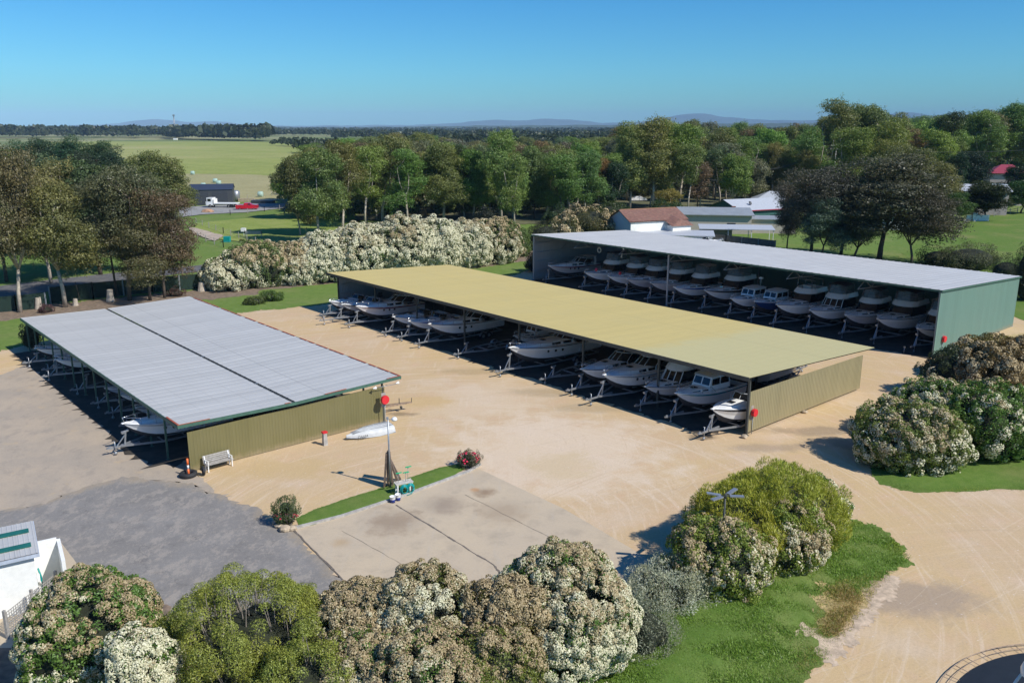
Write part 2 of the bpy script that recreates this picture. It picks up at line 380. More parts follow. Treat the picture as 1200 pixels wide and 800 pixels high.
def asphalt(name, a, b, sandy=.8):
    t = NT(name); n1 = t.noise(.35, 5, .6); n2 = t.noise(1.1, 6, .75, t.map((1, .4, 1), (0, 0, R(-35)), (4, 9, 0))); n3 = t.noise(30, 3, .7); ed = t.attr('ed')
    c = t.mix(t.ramp(n1, .3, .7), a, b); c = t.mix(t.ramp(t.noise(.8, 5, .7), .5, .75, 0, .6), c, tuple(k * .72 for k in a))
    c = t.mix(t.ramp(n2, .60, .68, 0, sandy * .8), c, (.33, .285, .235)); c = t.mix(t.ramp(t.noise(1.1, 9, .85, t.map((1, .6, 1), (0, 0, R(-30)), (14, 2, 0))), .49, .57, 0, sandy * .6), c, (.43, .375, .31)); c = t.mix(t.ramp(t.noise(5, 8, .85), .53, .60, 0, sandy * .4), c, (.40, .36, .31)); vo = t.n('TexVoronoi', {'Vector': co_d(t), 'Scale': .22}, feature='DISTANCE_TO_EDGE').outputs[0]; c = t.mix(t.math('MULTIPLY', t.math('LESS_THAN', vo, .005), .22), c, (.06, .058, .055))
    c = t.mix(t.ramp(t.math('ADD', ed, t.math('MULTIPLY', n2, 2.4)), 1.9, .9, 0, sandy), c, (.37, .30, .21))
    c = t.mix(t.ramp(n3, .3, .8, 0, .5), c, t.mix(1., c, (.55, .55, .55), 'MULTIPLY'))
    t.pr(c, .9, 0, n3, .4, .015, Specular_IOR_Level=.25); MATS[name] = t.m
asphalt('asphalt', (.225, .21, .19), (.255, .24, .22)); asphalt('road_asphalt', (.105, .105, .11), (.13, .13, .135), .3)
def concretemat():
    t = NT('concrete'); co = t.co(); nm = t.noise(.8, 5, .65); nf = t.noise(12, 4, .7)
    c = t.mix(t.ramp(t.noise(.2, 4, .6), .35, .65), (.53, .43, .30), (.50, .41, .295)); c = t.mix(t.ramp(nm, .45, .75, 0, .5), c, (.35, .29, .215))
    c = t.mix(t.ramp(t.noise(.6, 5, .7, t.map((2.2, .25, 1), (0, 0, R(-45)))), .55, .72, 0, .45), c, (.46, .405, .33))
    for px, py, r, col, am in ((462, 612, 2.0, (.25, .18, .12), .65), (520, 592, 1.7, (.24, .185, .14), .62), (568, 577, .8, (.24, .155, .09), .75), (556, 574, .4, (.45, .22, .08), .6),
                           (400, 636, .7, (.42, .28, .14), .5), (590, 600, 2, (.33, .25, .17), .6), (440, 590, 1.2, (.30, .24, .18), .5)):
        g = G(px, py); d = t.n('VectorMath', {0: co, 1: (g[0], g[1], 0)}, operation='SUBTRACT').outputs[0]
        L = t.n('VectorMath', {0: d}, operation='LENGTH').outputs['Value']; L = t.math('ADD', L, t.math('MULTIPLY', t.math('SUBTRACT', nm, .5), r * 2.))
        c = t.mix(t.ramp(L, r, r * .15, 0, am), c, col)
    c = t.mix(t.ramp(nf, .35, .8, 0, .3), c, t.mix(1., c, (.7, .7, .7), 'MULTIPLY'))
    t.pr(c, .85, 0, nf, .15, .01, Specular_IOR_Level=.25); MATS['concrete'] = t.m
concretemat()
M('mulch', (.20, .145, .10), .95, var=.35, vs=2., bump=.7, bs=9, dirt=(.11, .12, .05), dirtamt=.6)
M('soil', (.36, .28, .225), .95, var=.3, vs=2, bump=.6, bs=9)
M('far_forest', (.045, .065, .030), .95, var=.35, vs=.004)
M('joint', (.15, .125, .10), .95, var=.3, vs=3)
M('shed_dirt_shade', (.050, .042, .032), .95, var=.35, vs=1.2, bump=.5, bs=9, dirt=(.025, .022, .02), dirtamt=.8)  # oily dirt with the sheds' deep shade put into its colour
HAZE, SKY, SUN, EXPO = 6e-5, .080, 4.6, .18
# ================================================================ GROUND
def make_ground():
    n = 72; rad = [0, 15, 30, 50, 80, 120, 180, 260, 400, 650, 1000, 1600, 2600, 4500, 8000, 14000, 26000]
    mb = MB(); vs = [(0, 0, 0)]
    for r in rad[1:]:
        for k in range(n): vs.append((r * math.sin(2 * math.pi * k / n), r * math.cos(2 * math.pi * k / n), 0))
    fs = [(0, 1 + (k + 1) % n, 1 + k) for k in range(n)]
    for i in range(len(rad) - 2):
        for k in range(n):
            a = 1 + i * n; b = a + n; k2 = (k + 1) % n; fs.append((a + k, a + k2, b + k2, b + k))
    me = bpy.data.meshes.new('ground'); me.from_pydata(vs, [], fs)
    t = NT('ground_cover'); co = t.co(); L = t.n('VectorMath', {0: co}, operation='LENGTH').outputs['Value']
    n1 = t.noise(.15, 5, .6); n2 = t.noise(1.2, 6, .7); n3 = t.noise(12, 4, .7)
    c = t.mix(t.ramp(n2, .3, .7), (.125, .200, .042), (.17, .245, .058)); c = t.mix(t.ramp(n1, .45, .7, 0, .5), c, (.25, .25, .10))
    f = t.noise(.004, 3, .5); f2 = t.noise(.02, 4, .6)
    far = t.mix(t.ramp(f, .42, .6), (.17, .21, .07), (.33, .31, .16)); far = t.mix(t.ramp(f2, .5, .7, 0, .6), far, (.10, .14, .05))
    c = t.mix(t.ramp(L, 180, 420), c, far)
    c = t.mix(t.ramp(n3, .3, .75, 0, .5), c, t.mix(1., c, (.55, .55, .55), 'MULTIPLY'))
    t.pr(c, .95, 0, t.math('ADD', n3, n2), .5, .06, Specular_IOR_Level=.1)
    me.materials.append(t.m); o = bpy.data.objects.new('ground', me); COL.objects.link(o); o['kind'] = 'structure'; o['label'] = 'grassy ground of the boat yard and the country beyond'
make_ground()
# the country beyond
M('pale_drive', (.27, .265, .25), .95, var=.2, vs=.8, bump=.4, bs=8)
M('pale_track', (.42, .34, .26), .95, var=.2, vs=.8, bump=.4, bs=8)
sheet('hill_field', [(-60, 196), (60, 166), (300, 166), (390, 172), (420, 180), (330, 216), (150, 214)], .06, 12, MATS['field_olive'], 4, .01)
sheet('dry_field', [(150, 203), (300, 205), (440, 214), (440, 236), (330, 235), (150, 232)], .10, 4, MATS['field_dry'], 1, .05)
sheet('gravel_drive', [(190, 258), (215, 243), (300, 239), (420, 238), (420, 240.5), (335, 244), (290, 249), (235, 252)], .14, 1.2, MATS['pale_drive'], .4, .2)
sheet('paddock', [(228, 262), (290, 256), (350, 247), (420, 248), (400, 296), (270, 283), (232, 276)], .12, 2, MATS['field_green'], .6, .1)
sheet('farm_track', [(220, 266), (236, 270), (262, 277), (252, 283), (228, 275)], .16, .8, MATS['pale_track'], .3, .3)
sheet('road', [(-260, 372), (-60, 343), (60, 328), (145, 319), (245, 310), (330, 302), (330, 309), (245, 317), (145, 329), (60, 341), (-60, 361), (-260, 396)], .05, .8, MATS['road_asphalt'], .12, .6)
sheet('right_field', [(1055, 300), (1098, 266), (1150, 253), (1200, 250), (1500, 262), (1700, 400), (1215, 380), (1110, 345), (1040, 335)], .03, 1.5, MATS['lawn_bright'], .3, .2)
sheet('sandy_track', [(700, 262), (735, 258), (780, 258), (775, 266), (738, 268), (705, 276)], .05, 1, MATS['pale_track'], .4, .2)
sheet('mulch_strip', [(-80, 378), (0, 376), (90, 367), (200, 360), (240, 351), (300, 345), (300, 337), (230, 341), (160, 347), (60, 357), (-80, 366)], .006, .5, MATS['mulch'], .35, .8)
sheet('mulch_bed', [(225, 346), (330, 338), (420, 329), (520, 319), (600, 308), (655, 300), (640, 292), (560, 300), (400, 315), (240, 336)], .008, .5, MATS['mulch'], .3, .8)
# yard
YARD = [(-500, 470), (-60, 424), (0, 412), (45, 401), (120, 392), (285, 366), (340, 361), (392, 356), (480, 348), (560, 334), (596, 324), (622, 317), (650, 306), (730, 296), (1100, 350), (1184, 370), (1230, 352), (1400, 380), (1700, 520), (2600, 1150), (600, 1150), (-1400, 1150)]
sheet('gravel_yard', YARD, .010, .30, MATS['gravel'], .30, 1.1, smooth=1, label='pale sandy gravel yard between the sheds')
sheet('old_gravel', [(-700, 520), (0, 440), (45, 420), (90, 432), (160, 500), (215, 545), (262, 585), (160, 640), (-500, 760)], .016, .35, MATS['old_gravel'], .3, .7, 3)
sheet('asphalt', [(-600, 640), (-60, 604), (45, 592), (110, 567), (160, 560), (228, 566), (262, 580), (345, 624), (413, 690), (470, 745), (600, 1000), (-800, 1000)], .022, .3, MATS['asphalt'], .3, .8, 5, label='old blue-grey asphalt driveway')
def kerb_local():
    pass
sheet('concrete_apron', [(343, 619), (450, 585), (556, 547), (600, 568), (660, 596), (735, 640), (775, 665), (860, 760), (520, 900), (413, 692)], .034, .3, MATS['concrete'], .0, label='stained concrete wash-down apron')
j = MB()
for a, b, w in (((464, 592), (578, 662), .05), ((578, 662), (600, 690), .05), ((343, 620), (413, 691), .05), ((545, 580), (720, 668), .015), ((400, 622), (490, 672), .012)):
    p = G(*a); q = G(*b); k = 14; rr = random.Random(int(a[0])); prev = (p[0], p[1])
    d = Vector((q[0] - p[0], q[1] - p[1])); nrm = Vector((-d.y, d.x)).normalized()
    for i in range(1, k + 1):
        c = Vector(p) + d * i / k + nrm * rr.uniform(-.03, .03) * (i < k); ww = w * rr.uniform(.5, 1.3)
        j.add([(prev[0] - nrm.x * ww, prev[1] - nrm.y * ww, .040), (prev[0] + nrm.x * ww, prev[1] + nrm.y * ww, .040), (c.x + nrm.x * ww, c.y + nrm.y * ww, .040), (c.x - nrm.x * ww, c.y - nrm.y * ww, .040)], [(0, 1, 2, 3)])
        prev = (c.x, c.y)
j = j.build('concrete_joints', MATS['joint']); j['kind'] = 'structure'
def hump(h, w): return lambda P, ed: h * (1 - np.exp(-(ed / w) ** 2)) * (.8 + .2 * vnoise(P, .5, 4))
sheet('lawn_strip', [(345, 604), (445, 572), (535, 541), (551, 551), (470, 583), (400, 606), (352, 620)], .03, .12, MATS['lawn_bright'], .05, 2., 1, hump(.05, .2), smooth=1)
kb = MB(); P0 = [G(*p) for p in ((341, 621), (400, 606), (470, 583), (549, 553.5), (563, 545))]
for a, b in zip(P0, P0[1:]): kb.bar((a[0], a[1], .08), (b[0], b[1], .08), .16, .12)
kb = kb.build('kerb', MATS['grey_concrete']); kb['kind'] = 'structure'
# grassy island and verges
def isl_z(P, ed): return .55 * (1 - np.exp(-(ed / 2.2) ** 2)) * (.8 + .2 * vnoise(P, .5, 4))
def on_isl(k): return lambda P, ed: isl_z(P, np.maximum(-sdf_poly(P, ISLW), 0)) + k + .05 * (1 - np.exp(-(ed / .4) ** 2))
ISL = [(756, 672), (800, 640), (880, 610), (1000, 608), (1040, 625), (1068, 655), (1040, 672), (1000, 700), (975, 738), (972, 765), (935, 800), (880, 880), (760, 1000), (560, 1000), (600, 850), (690, 740)]
ISLW = smooth_poly([G(*p) for p in ISL], 1)
sheet('grass_island', ISL, .02, .15, MATS['lawn_bright'], .28, 1.6, 2, isl_z, smooth=1, label='long-grassed island between the driveways')
M('dry_grass', (.46, .34, .16), .95, var=.3, vs=3, bump=.8, bs=18, dirt=(.22, .20, .07), dirtamt=.6)
sheet('dry_bank', [(965, 680), (1000, 690), (1010, 705), (992, 722), (975, 750), (955, 735), (960, 700)], .0, .12, MATS['dry_grass'], .3, 1.6, 8, on_isl(.03), smooth=1)
sheet('bare_bank', [(925, 722), (955, 735), (985, 742), (1005, 722), (1030, 690), (1048, 672), (1052, 690), (1010, 742), (985, 778), (962, 772), (935, 752)], .0, .12, M('bank_sand', (.50, .385, .27), .95, var=.25, vs=3, bump=.5, bs=9, dirt=(.36, .29, .21), dirtamt=.7), .30, 1.6, 9, on_isl(.02), smooth=1)
sheet('right_verge', [(1012, 552), (1050, 540), (1200, 530), (1500, 540), (1500, 640), (1230, 585), (1200, 572), (1100, 578), (1040, 572)], .02, .15, MATS['lawn_bright'], .15, 1.2, 6, hump(.2, 1.5), smooth=1)
sheet('grass_bank', [(1060, 480), (1095, 420), (1190, 386), (1300, 400), (1500, 540), (1200, 540), (1080, 545)], .02, .25, MATS['dry_grass'], .2, 1, 7, hump(.3, 2.), smooth=1)
sheet('garden_bed', [(-200, 740), (60, 690), (140, 690), (215, 725), (420, 740), (600, 745), (720, 700), (760, 680), (790, 760), (700, 1000), (-300, 1000)], .045, .3, MATS['mulch'], .2, 1, 11)

# ================================================================ SHEDS  (local x = w across the shed, y = u along it)
RW = R(41.2)
class Frame:
    def __init__(s, O): s.O = O
    def __call__(s, w, u, z=0.): return (s.O[0] + math.cos(RW) * w - math.sin(RW) * u, s.O[1] + math.sin(RW) * w + math.cos(RW) * u, z)
FK = Frame((15.71, 53.87)); FC = Frame((37.69, 73.72)); FS = Frame((-19.21, 47.6))
def deck_roof(mb, x0, x1, y0, y1, z0, z1, per=.76, dep=.035, flat=.16, mi=0, zoff=0.):
    """ribbed sheeting, ribs running across the shed down the slope; z0 at x0, z1 at x1"""
    ys = []; y = y0
    while y < y1 - 1e-6:
        e = min(y1, y + per); w = e - y
        for f, h in ((0, 0), (flat * 1.6, 0), (flat * 1.6 + .08, 1), (flat * 1.6 + .22, 1), (flat * 1.6 + .30, 0)):
            if f * 1.0 < 1: ys.append((y + f * w, h * dep))
        y = e
    ys.append((y1, 0)); xs = [x0, (x0 + x1) / 2, x1]; zs = [z0, (z0 + z1) / 2, z1]
    rows = [[(x, yy, z + h + zoff) for yy, h in ys] for x, z in zip(xs, zs)]
    mb.loft(rows, mi, False)
    mb.loft([[(x, yy, z - .012 + zoff) for yy in (y0, y1)] for x, z in zip(xs, zs)][::-1], mi, False)
def rib_wall(mb, p0, p1, zb, zt0, zt1, per=.2, dep=.02, mi=0, nx=None):
    """ribbed wall sheet between two plan points, top sloping from zt0 to zt1"""
    a = Vector((p0[0], p0[1])); b = Vector((p1[0], p1[1])); d = b - a; L = d.length; d /= L; n = Vector((d.y, -d.x))
    k = int(L / per); lo = []; hi = []
    for i in range(k):
        for f, h in ((0, 0), (.55, 0), (.65, 1), (.9, 1)):
            s = (i + f) / k; p = a + d * L * s + n * (h * dep); lo.append((p.x, p.y, zb)); hi.append((p.x, p.y, zt0 + (zt1 - zt0) * s))
    lo.append((b.x, b.y, zb)); hi.append((b.x, b.y, zt1)); mb.loft([lo, hi], mi, False)
    mb.add([(a.x - n.x * .03, a.y - n.y * .03, zb), (b.x - n.x * .03, b.y - n.y * .03, zb), (b.x - n.x * .03, b.y - n.y * .03, zt1), (a.x - n.x * .03, a.y - n.y * .03, zt0)], [(3, 2, 1, 0)], mi)
def post(parent, w, u, z, mat, s=.12, name='post'):
    b = MB(); b.box((0, 0, z / 2), (s, s, z)); b.box((0, 0, .02), (s * 2.2, s * 2.2, .04)); return b.build(name, mat, parent, (w, u, 0))
def shed_root(name, F, label): return thing(name, label, 'shed', F(0, 0), RW)

# ---- khaki roofed shed
kh = shed_root('boat_shed', FK, 'long open-sided boat shed with a pale khaki yellow roof')
zf, zb = 4.30, 3.42; W0, W1 = -.92, 16.1; U0, U1 = -.5, 54.2
kz = lambda w: zf + (zb - zf) * (w - W0) / (W1 - W0)
m = MB(); deck_roof(m, W0, W1, U0, U1, zf, zb, .25, .008); m.build('roof', MATS['roof_khaki'], kh)
m = MB(); m.b2((W0 - .06, U0, zf - .26), (W0 - .01, U1, zf + .02)); m.build('fascia', MATS['steel_dark'], kh)
m = MB(); rib_wall(m, (0, 0), (15.3, 0), .18, 3.02, 2.86, .2, .022); m.build('end_wall', MATS['wall_khaki'], kh)
m = MB(); rib_wall(m, (0, 53.2), (15.3, 53.2), .1, 3.9, 3.3, .2, .022)
for z in (.9, 1.9, 2.9): m.b2((0, 53.08, z), (15.3, 53.17, z + .09))
m.build('far_wall', MATS['wall_inside'], kh)
for i in range(8):
    u = .0 + 53.2 / 7 * i
    for w in (-.08, 7.4, 15.4):
        if i == 0 and w > 0: continue
        post(kh, w, u, kz(w) - .2, MATS['steel_dark'], .14)
    m = MB(); m.bar((W0 + .1, u, kz(W0) - .16), (W1 - .1, u, kz(W1) - .16), .1, .22); m.build('rafter', MATS['steel_dark'], kh)
m = MB()
for i in range(11): w = W0 + .3 + i * 1.58; m.b2((w, U0 + .1, kz(w) - .08), (w + .07, U1 - .1, kz(w) - .02))
m.build('purlins', MATS['steel_dark'], kh)

# ---- pale green shed
gr = shed_root('boat_shed', FC, 'tall pale green metal boat shed with a flat whitish roof')
D, Lg = 18.8, 53.0; gz = lambda w: 6.15 + (5.25 - 6.15) * w / D
m = MB(); deck_roof(m, -.12, D + .1, -.12, Lg + .1, 6.15, 5.25, .76, .025); m.build('roof', MATS['roof_pale'], gr)
m = MB(); m.b2((-.2, -.14, 5.98), (-.135, Lg + .12, 6.13)); m.bar((-.2, -.16, 6.07), (D + .1, -.16, 5.17), .05, .12); m.bar((-.2, Lg + .16, 6.03), (D + .1, Lg + .16, 5.13), .05, .22)
m.build('gutter', MATS['steel_green'], gr)
m = MB(); rib_wall(m, (0, 0), (D, 0), .0, 6.0, 5.1, .2, .022); m.b2((-.16, -.05, 0), (.02, .03, 5.9)); m.build('end_wall', MATS['wall_green'], gr)
m = MB(); m.loft([[(0, Lg, 0), (D, Lg, 0)], [(0, Lg, 6.0), (D, Lg, 5.1)]], 0, False)
for z in (1.2, 2.4, 3.6, 4.8): m.b2((.02, Lg - .16, z), (D, Lg - .02, z + .12), 0)
m.bar((2, Lg - .1, .1), (7, Lg - .1, 5.3), .06, .06)
m.build('far_wall', MATS['wall_inside'], gr)
m = MB(); rib_wall(m, (D, Lg), (D, 0), .0, 4.35, 4.35, .2, .022); m.build('back_wall', MATS['wall_green'], gr)
for i in range(8):
    u = .1 + (Lg - .2) / 7 * i
    for w in (.12, D - .15) if i in (0, 4, 7) else (D - .15,): post(gr, w, u, gz(w) - .2, MATS['galv_dull'], .15)
    m = MB(); a = (.1, u, gz(0) - .22); b = (D - .1, u, gz(D) - .22); m.bar(a, b, .08, .1); m.bar((a[0], u, a[2] - .8), (b[0], u, b[2] - .8), .08, .08)
    for k in range(14):
        w = .1 + (D - .2) * k / 14; w2 = .1 + (D - .2) * (k + 1) / 14
        m.bar((w, u, gz(w) - (.22 if k % 2 else 1.02)), (w2, u, gz(w2) - (1.02 if k % 2 else .22)), .05, .05)
    m.build('truss', MATS['galv_dull'], gr)
m = MB()
for i in range(12): w = .3 + i * 1.62; m.b2((w, .1, gz(w) - .1), (w + .07, Lg - .1, gz(w) - .03))
m.build('purlins', MATS['galv_dull'], gr)

# ---- grey zinc shed
gs = shed_root('boat_shed', FS, 'low boat shed with a ribbed silver grey roof and olive end wall')
SW0, SW1, SU0, SU1, SV = -.55, 14.95, -.22, 38.35, 6.85
sz = lambda w: 3.12 - .17 * (1 - abs(w - SV) / 8)
m = MB(); deck_roof(m, SW0, SV - .12, SU0, SU1, 3.12, 2.95, .80, .014); m.build('roof_left', MATS['roof_zinc'], gs)['label'] = 'left slope of the ribbed grey roof'
m = MB(); deck_roof(m, SV + .12, SW1, SU0, SU1, 2.95, 3.12, .80, .014); m.build('roof_right', MATS['roof_zinc'], gs)['label'] = 'right slope of the ribbed grey roof'
m = MB(); m.b2((SV - .13, SU0, 2.86), (SV + .13, SU1, 2.90)); m.build('valley_gutter', MATS['steel_dark'], gs)
m = MB()
for a in (5.2, 14.6, 24, 33): m.b2((SV - .14, a, 2.955), (SV + .14, a + .10, 2.985))
m.build('gutter_straps', MATS['galv'], gs)
m = MB(); m.bar((SW0 - .05, SU0 - .03, 3.04), (SV, SU0 - .03, 2.87), .05, .2); m.bar((SV, SU0 - .03, 2.87), (SW1 + .05, SU0 - .03, 3.04), .05, .2)
m.b2((SW0 - .06, SU0, 2.9), (SW0 - .01, SU1, 3.12)); m.b2((SW1 + .01, SU0, 2.9), (SW1 + .06, SU1, 3.12)); m.build('fascia', MATS['steel_green'], gs)
m = MB()
def capz(w): return sz(w) + .045
for a, b in ((SW0 - .03, SW0 + 1.9), (SW0 + 9.6, SW0 + 11.2), (SW1 - 1.1, SW1), (6.2, 6.6)): m = MB(); m.bar((a, SU0 + .02, capz(a)), (b, SU0 + .02, capz(b)), .09, .02); m.build('rusty_capping', MATS['red_rust'], gs)
m = MB(); m.b2((SW0 - .04, SU0, 3.15), (SW0 + .08, SU0 + 1.9, 3.175)); m.build('rusty_capping', MATS['red_rust'], gs)
rr = random.Random(4); u = SU0
while u < SU1 - 1:
    L = rr.uniform(.8, 2.6); m = MB(); m.b2((SW1 - .07, u, 3.15), (SW1 + .05, min(u + L, SU1), 3.17)); u += L + rr.uniform(.1, .9); m.build('rusty_capping', MATS['red_rust'], gs)
m = MB(); rib_wall(m, (0, 0), (13.75, 0), .05, 2.50, 2.62, .2, .009); m.build('end_wall', MATS['wall_olive'], gs)
for i in range(13):
    u = .05 + 37.9 / 12 * i
    for w in (-.3, 6.85, 14.0):
        if w < 0: post(gs, w + .02, 2.9 + 2.9 * i, 3.0, MATS['steel_green'], .11); continue
        if i == 0 and w == 14.0: w = 13.6
        if i == 0 and w == 6.85: continue
        post(gs, w, u, sz(w) - .1, MATS['steel_dark'], .11)
    if i % 2 == 0:
        m = MB(); m.bar((SW0 + .1, u, 2.98), (SV, u, 2.82), .07, .14); m.bar((SV, u, 2.82), (SW1 - .1, u, 2.98), .07, .14); m.build('rafter', MATS['steel_dark'], gs)

# oily dirt floors; the sheds' shade is painted into their dark colour and reach
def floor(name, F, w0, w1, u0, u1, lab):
    o = sheet(name, [F(w0, u0)[:2], F(w1, u0)[:2], F(w1, u1)[:2], F(w0, u1)[:2]], .028, .4, MATS['shed_dirt_shade'], .35, .8, int(u1), px=False); o['label'] = lab
floor('shaded_dirt_floor', FK, -2.0, 15.6, 1.6, 53.0, 'dirt floor darkened for shade under the khaki roof')
floor('shaded_dirt_floor', FC, -.9, 18.6, .2, 52.8, 'dirt floor darkened for shade inside the green shed')
floor('shaded_dirt_floor', FS, -1.5, 14.4, 2.2, 37.9, 'dirt floor darkened for shade under the ribbed grey roof')

# ================================================================ SMALL THINGS IN THE YARD
def bench():
    a = G(242, 553); t = thing('park_bench', 'weathered grey slatted bench against the olive wall', 'bench', (*G(257, 548.5), 0), R(42))
    for s in (-.74, .74):
        m = MB(); m.box((s, -.2, .22), (.06, .06, .44)); m.box((s, .2, .22), (.06, .06, .44)); m.bar((s, .2, .42), (s, .34, .88), .05, .06); m.box((s, 0, .41), (.06, .5, .05)); m.box((s, -.22, .56), (.05, .05, .3)); m.bar((s, -.26, .68), (s, .26, .66), .05, .04)
        m.build('leg_frame', MATS['white_paint'], t)
    m = MB()
    for i in range(5): m.box((0, -.22 + i * .1, .455), (1.7, .08, .03))
    m.build('seat', MATS['timber_grey'], t)
    m = MB()
    for i in range(4): m.box((0, .235 + i * .032, .54 + i * .105), (1.7, .025, .085), rx=R(-16))
    m.build('backrest', MATS['timber_grey'], t)
bench()
def tyre_ring(mb, R0, r, c=(0, 0, 0), axis='Z', n=28):
    prof = [(R0 - r, -.6 * r), (R0 - r * .5, -r), (R0 + r * .5, -r), (R0 + r, -.6 * r), (R0 + r, .6 * r), (R0 + r * .5, r), (R0 - r * .5, r), (R0 - r, .6 * r), (R0 - r, -.6 * r)]
    mb.lathe(prof, c, n, axis=axis)
p = G(221, 558)
m = MB(); tyre_ring(m, .38, .13, (0, 0, .13)); t = m.build('tyre', MATS['black_rubber'], loc=(*p, .03)); tag(t, 'old black tyre lying flat at the corner of the grey shed', 'tyre')
m = MB(); m.tube([(0, 0, 0), (0, 0, .45)], .06, 12, 0); m.tube([(0, 0, .45), (0, 0, .68)], .061, 12, 1); m.tube([(0, 0, .68), (0, 0, 1.08)], .06, 12, 0)
t = m.build('bollard', [MATS['orange'], MATS['white_paint']], loc=(p[0] + .02, p[1], .04)); tag(t, 'orange bollard with white bands standing inside a flat tyre', 'bollard')
m = MB(); tyre_ring(m, .2, .07, axis='X'); t = m.build('tyre', MATS['black_rubber'], loc=(*G(239, 557), .3)); t.rotation_euler = (0, 0, R(30)); tag(t, 'small black wheel leaning beside the grey bench', 'tyre')
# power post with red cap
t = thing('power_post', 'grey post with a red cap in front of the olive wall', 'post', (*G(381, 521.5), 0), R(41))
m = MB(); m.box((0, 0, .42), (.30, .26, .84), taper=.75); m.build('body', MATS['grey_concrete'], t)
m = MB(); m.box((0, 0, .9), (.32, .28, .1)); m.build('cap', MATS['red'], t)
# upturned dinghy
def dinghy():
    a = Vector(G(406, 516)); b = Vector(G(457, 503)); d = b - a; L = d.length
    t = thing('dinghy', 'upturned pale aluminium dinghy lying on the sand by the olive wall', 'boat', (a.x, a.y, 0), math.atan2(d.y, d.x))
    m = MB(); rows = []
    for i in range(15):
        s = i / 14; wdt = .74 * min(1, 1.02 * (1 - (1 - s) ** 2.6)) if s < .6 else .74 - .06 * (s - .6); wdt = max(wdt, .02); h = .50 * min(1, .45 + 1.3 * s) if s < .5 else .50
        z0 = .14 * (1 - s) ** 2
        rows.append([(s * L, -wdt, z0 + .02), (s * L, -wdt * .96, z0 + h * .4), (s * L, -wdt * .80, z0 + h * .82), (s * L, -wdt * .4, z0 + h * .97), (s * L, 0, z0 + h * 1.05), (s * L, wdt * .4, z0 + h * .97), (s * L, wdt * .80, z0 + h * .82), (s * L, wdt * .96, z0 + h * .4), (s * L, wdt, z0 + .02)])
    m.loft(rows); m.poly([rows[-1][k] for k in range(9)])
    m.build('hull', M('dinghy_alloy', (.50, .51, .50), .55, .0, var=.08, bump=.1), t)
    k = MB()
    for y in (-.42, -.2, 0, .2, .42):
        k.tube([(L * s, y * min(1, .3 + s), .14 * (1 - s) ** 2 + .50 * min(1, .45 + 1.3 * s) * (1.05 if y == 0 else .98) + .01) for s in (.12, .3, .5, .75, 1)], .018, 5)
    k.build('keel_strips', MATS['galv'], t)
    k = MB(); k.tube([(r[0][0], r[0][1] - .01, r[0][2]) for r in rows], .03, 6); k.tube([(r[-1][0], r[-1][1] + .01, r[-1][2]) for r in rows], .03, 6); k.build('gunwale', MATS['galv'], t)
    tx = bpy.data.curves.new('registration', 'FONT'); tx.body = 'QA684'; tx.size = .24; tx.extrude = .003; o = bpy.data.objects.new('registration_letters', tx); COL.objects.link(o)
    bpy.context.view_layer.update(); me = bpy.data.meshes.new_from_object(o.evaluated_get(bpy.context.evaluated_depsgraph_get())); bpy.data.objects.remove(o)
    o = bpy.data.objects.new('registration_letters', me); COL.objects.link(o); me.materials.clear(); me.materials.append(MATS['black_plastic']); o.parent = t; o.location = (.50, -.66, .20); o.rotation_euler = (R(72), 0, R(-10))
dinghy()
# red hose reels
def hose_reel(px, py, z, label, rz, r=.32):
    t = thing('hose_reel', label, 'hose reel', (*G(px, py), 0), rz)
    m = MB(); m.box((0, .16, z - .05), (.34, .03, 1.0)); m.build('backboard', MATS['timber_grey'], t)
    m = MB(); m.lathe([(.0, -.14), (r * .96, -.14), (r, -.11), (r, .05), (r * .96, .08), (0, .08)], (0, 0, z), 12, axis='Y', sm=False); m.build('cover', MATS['red'], t)
    m = MB(); m.tube([(.05, .1, z - .3), (.05, .12, .5), (.05, .12, .02)], .03, 6); m.build('pipe', MATS['galv_dull'], t)
hose_reel(452, 498, 1.85, 'red octagonal hose reel cover on the olive wall end', RW, .31)
hose_reel(882, 509, 1.55, 'red hose reel on the pale khaki end wall', RW, .27)
hose_reel(1104, 416, 1.5, 'faded pink hose reel on the green end wall', RW, .3)
m = MB(); m.tube([(0, 0, 0), (0, 0, .55)], .035, 8); m.box((0, 0, .6), (.16, .1, .14)); tag(m.build('tap_post', MATS['galv'], loc=(*G(1059, 414), 0)), 'small pale tap post on the sand before the green shed opening', 'post')
# low rock by the khaki wall
m = MB(); 
def rock(mb, c, r, seed, n=9):
    q = random.Random(seed); rows = []
    for i in range(6):
        a = math.pi * i / 5 * .98 + .01; rows.append([(c[0] + r * (1 + q.uniform(-.18, .18)) * math.sin(a) * math.cos(6.283 * k / n) * 1.2, c[1] + r * (1 + q.uniform(-.18, .18)) * math.sin(a) * math.sin(6.283 * k / n), c[2] + r * .7 * math.cos(a)) for k in range(n)])
    mb.loft(rows, 0, False, True)
for i, (x, y, r, lab) in enumerate(((334, 622, .28, 'largest sandy rock at the foot of the left rose bush'), (342, 621, .22, 'sandy rock between the left rose bush and the kerb'), (327, 618, .2, 'low tan rock at the asphalt side of the left rose bush'), (322, 613, .15, 'small tan rock furthest left of the rose bush'),
                                (943, 484, .18, 'pale rock at the foot of the khaki end wall'), (872, 513, .22, 'rubble stone at the front corner of the khaki shed'))):
    m = MB(); rock(m, (0, 0, r * .4), r, i); tag(m.build('rock', MATS['rock'], loc=(*G(x, y), .02)), lab, 'rock')
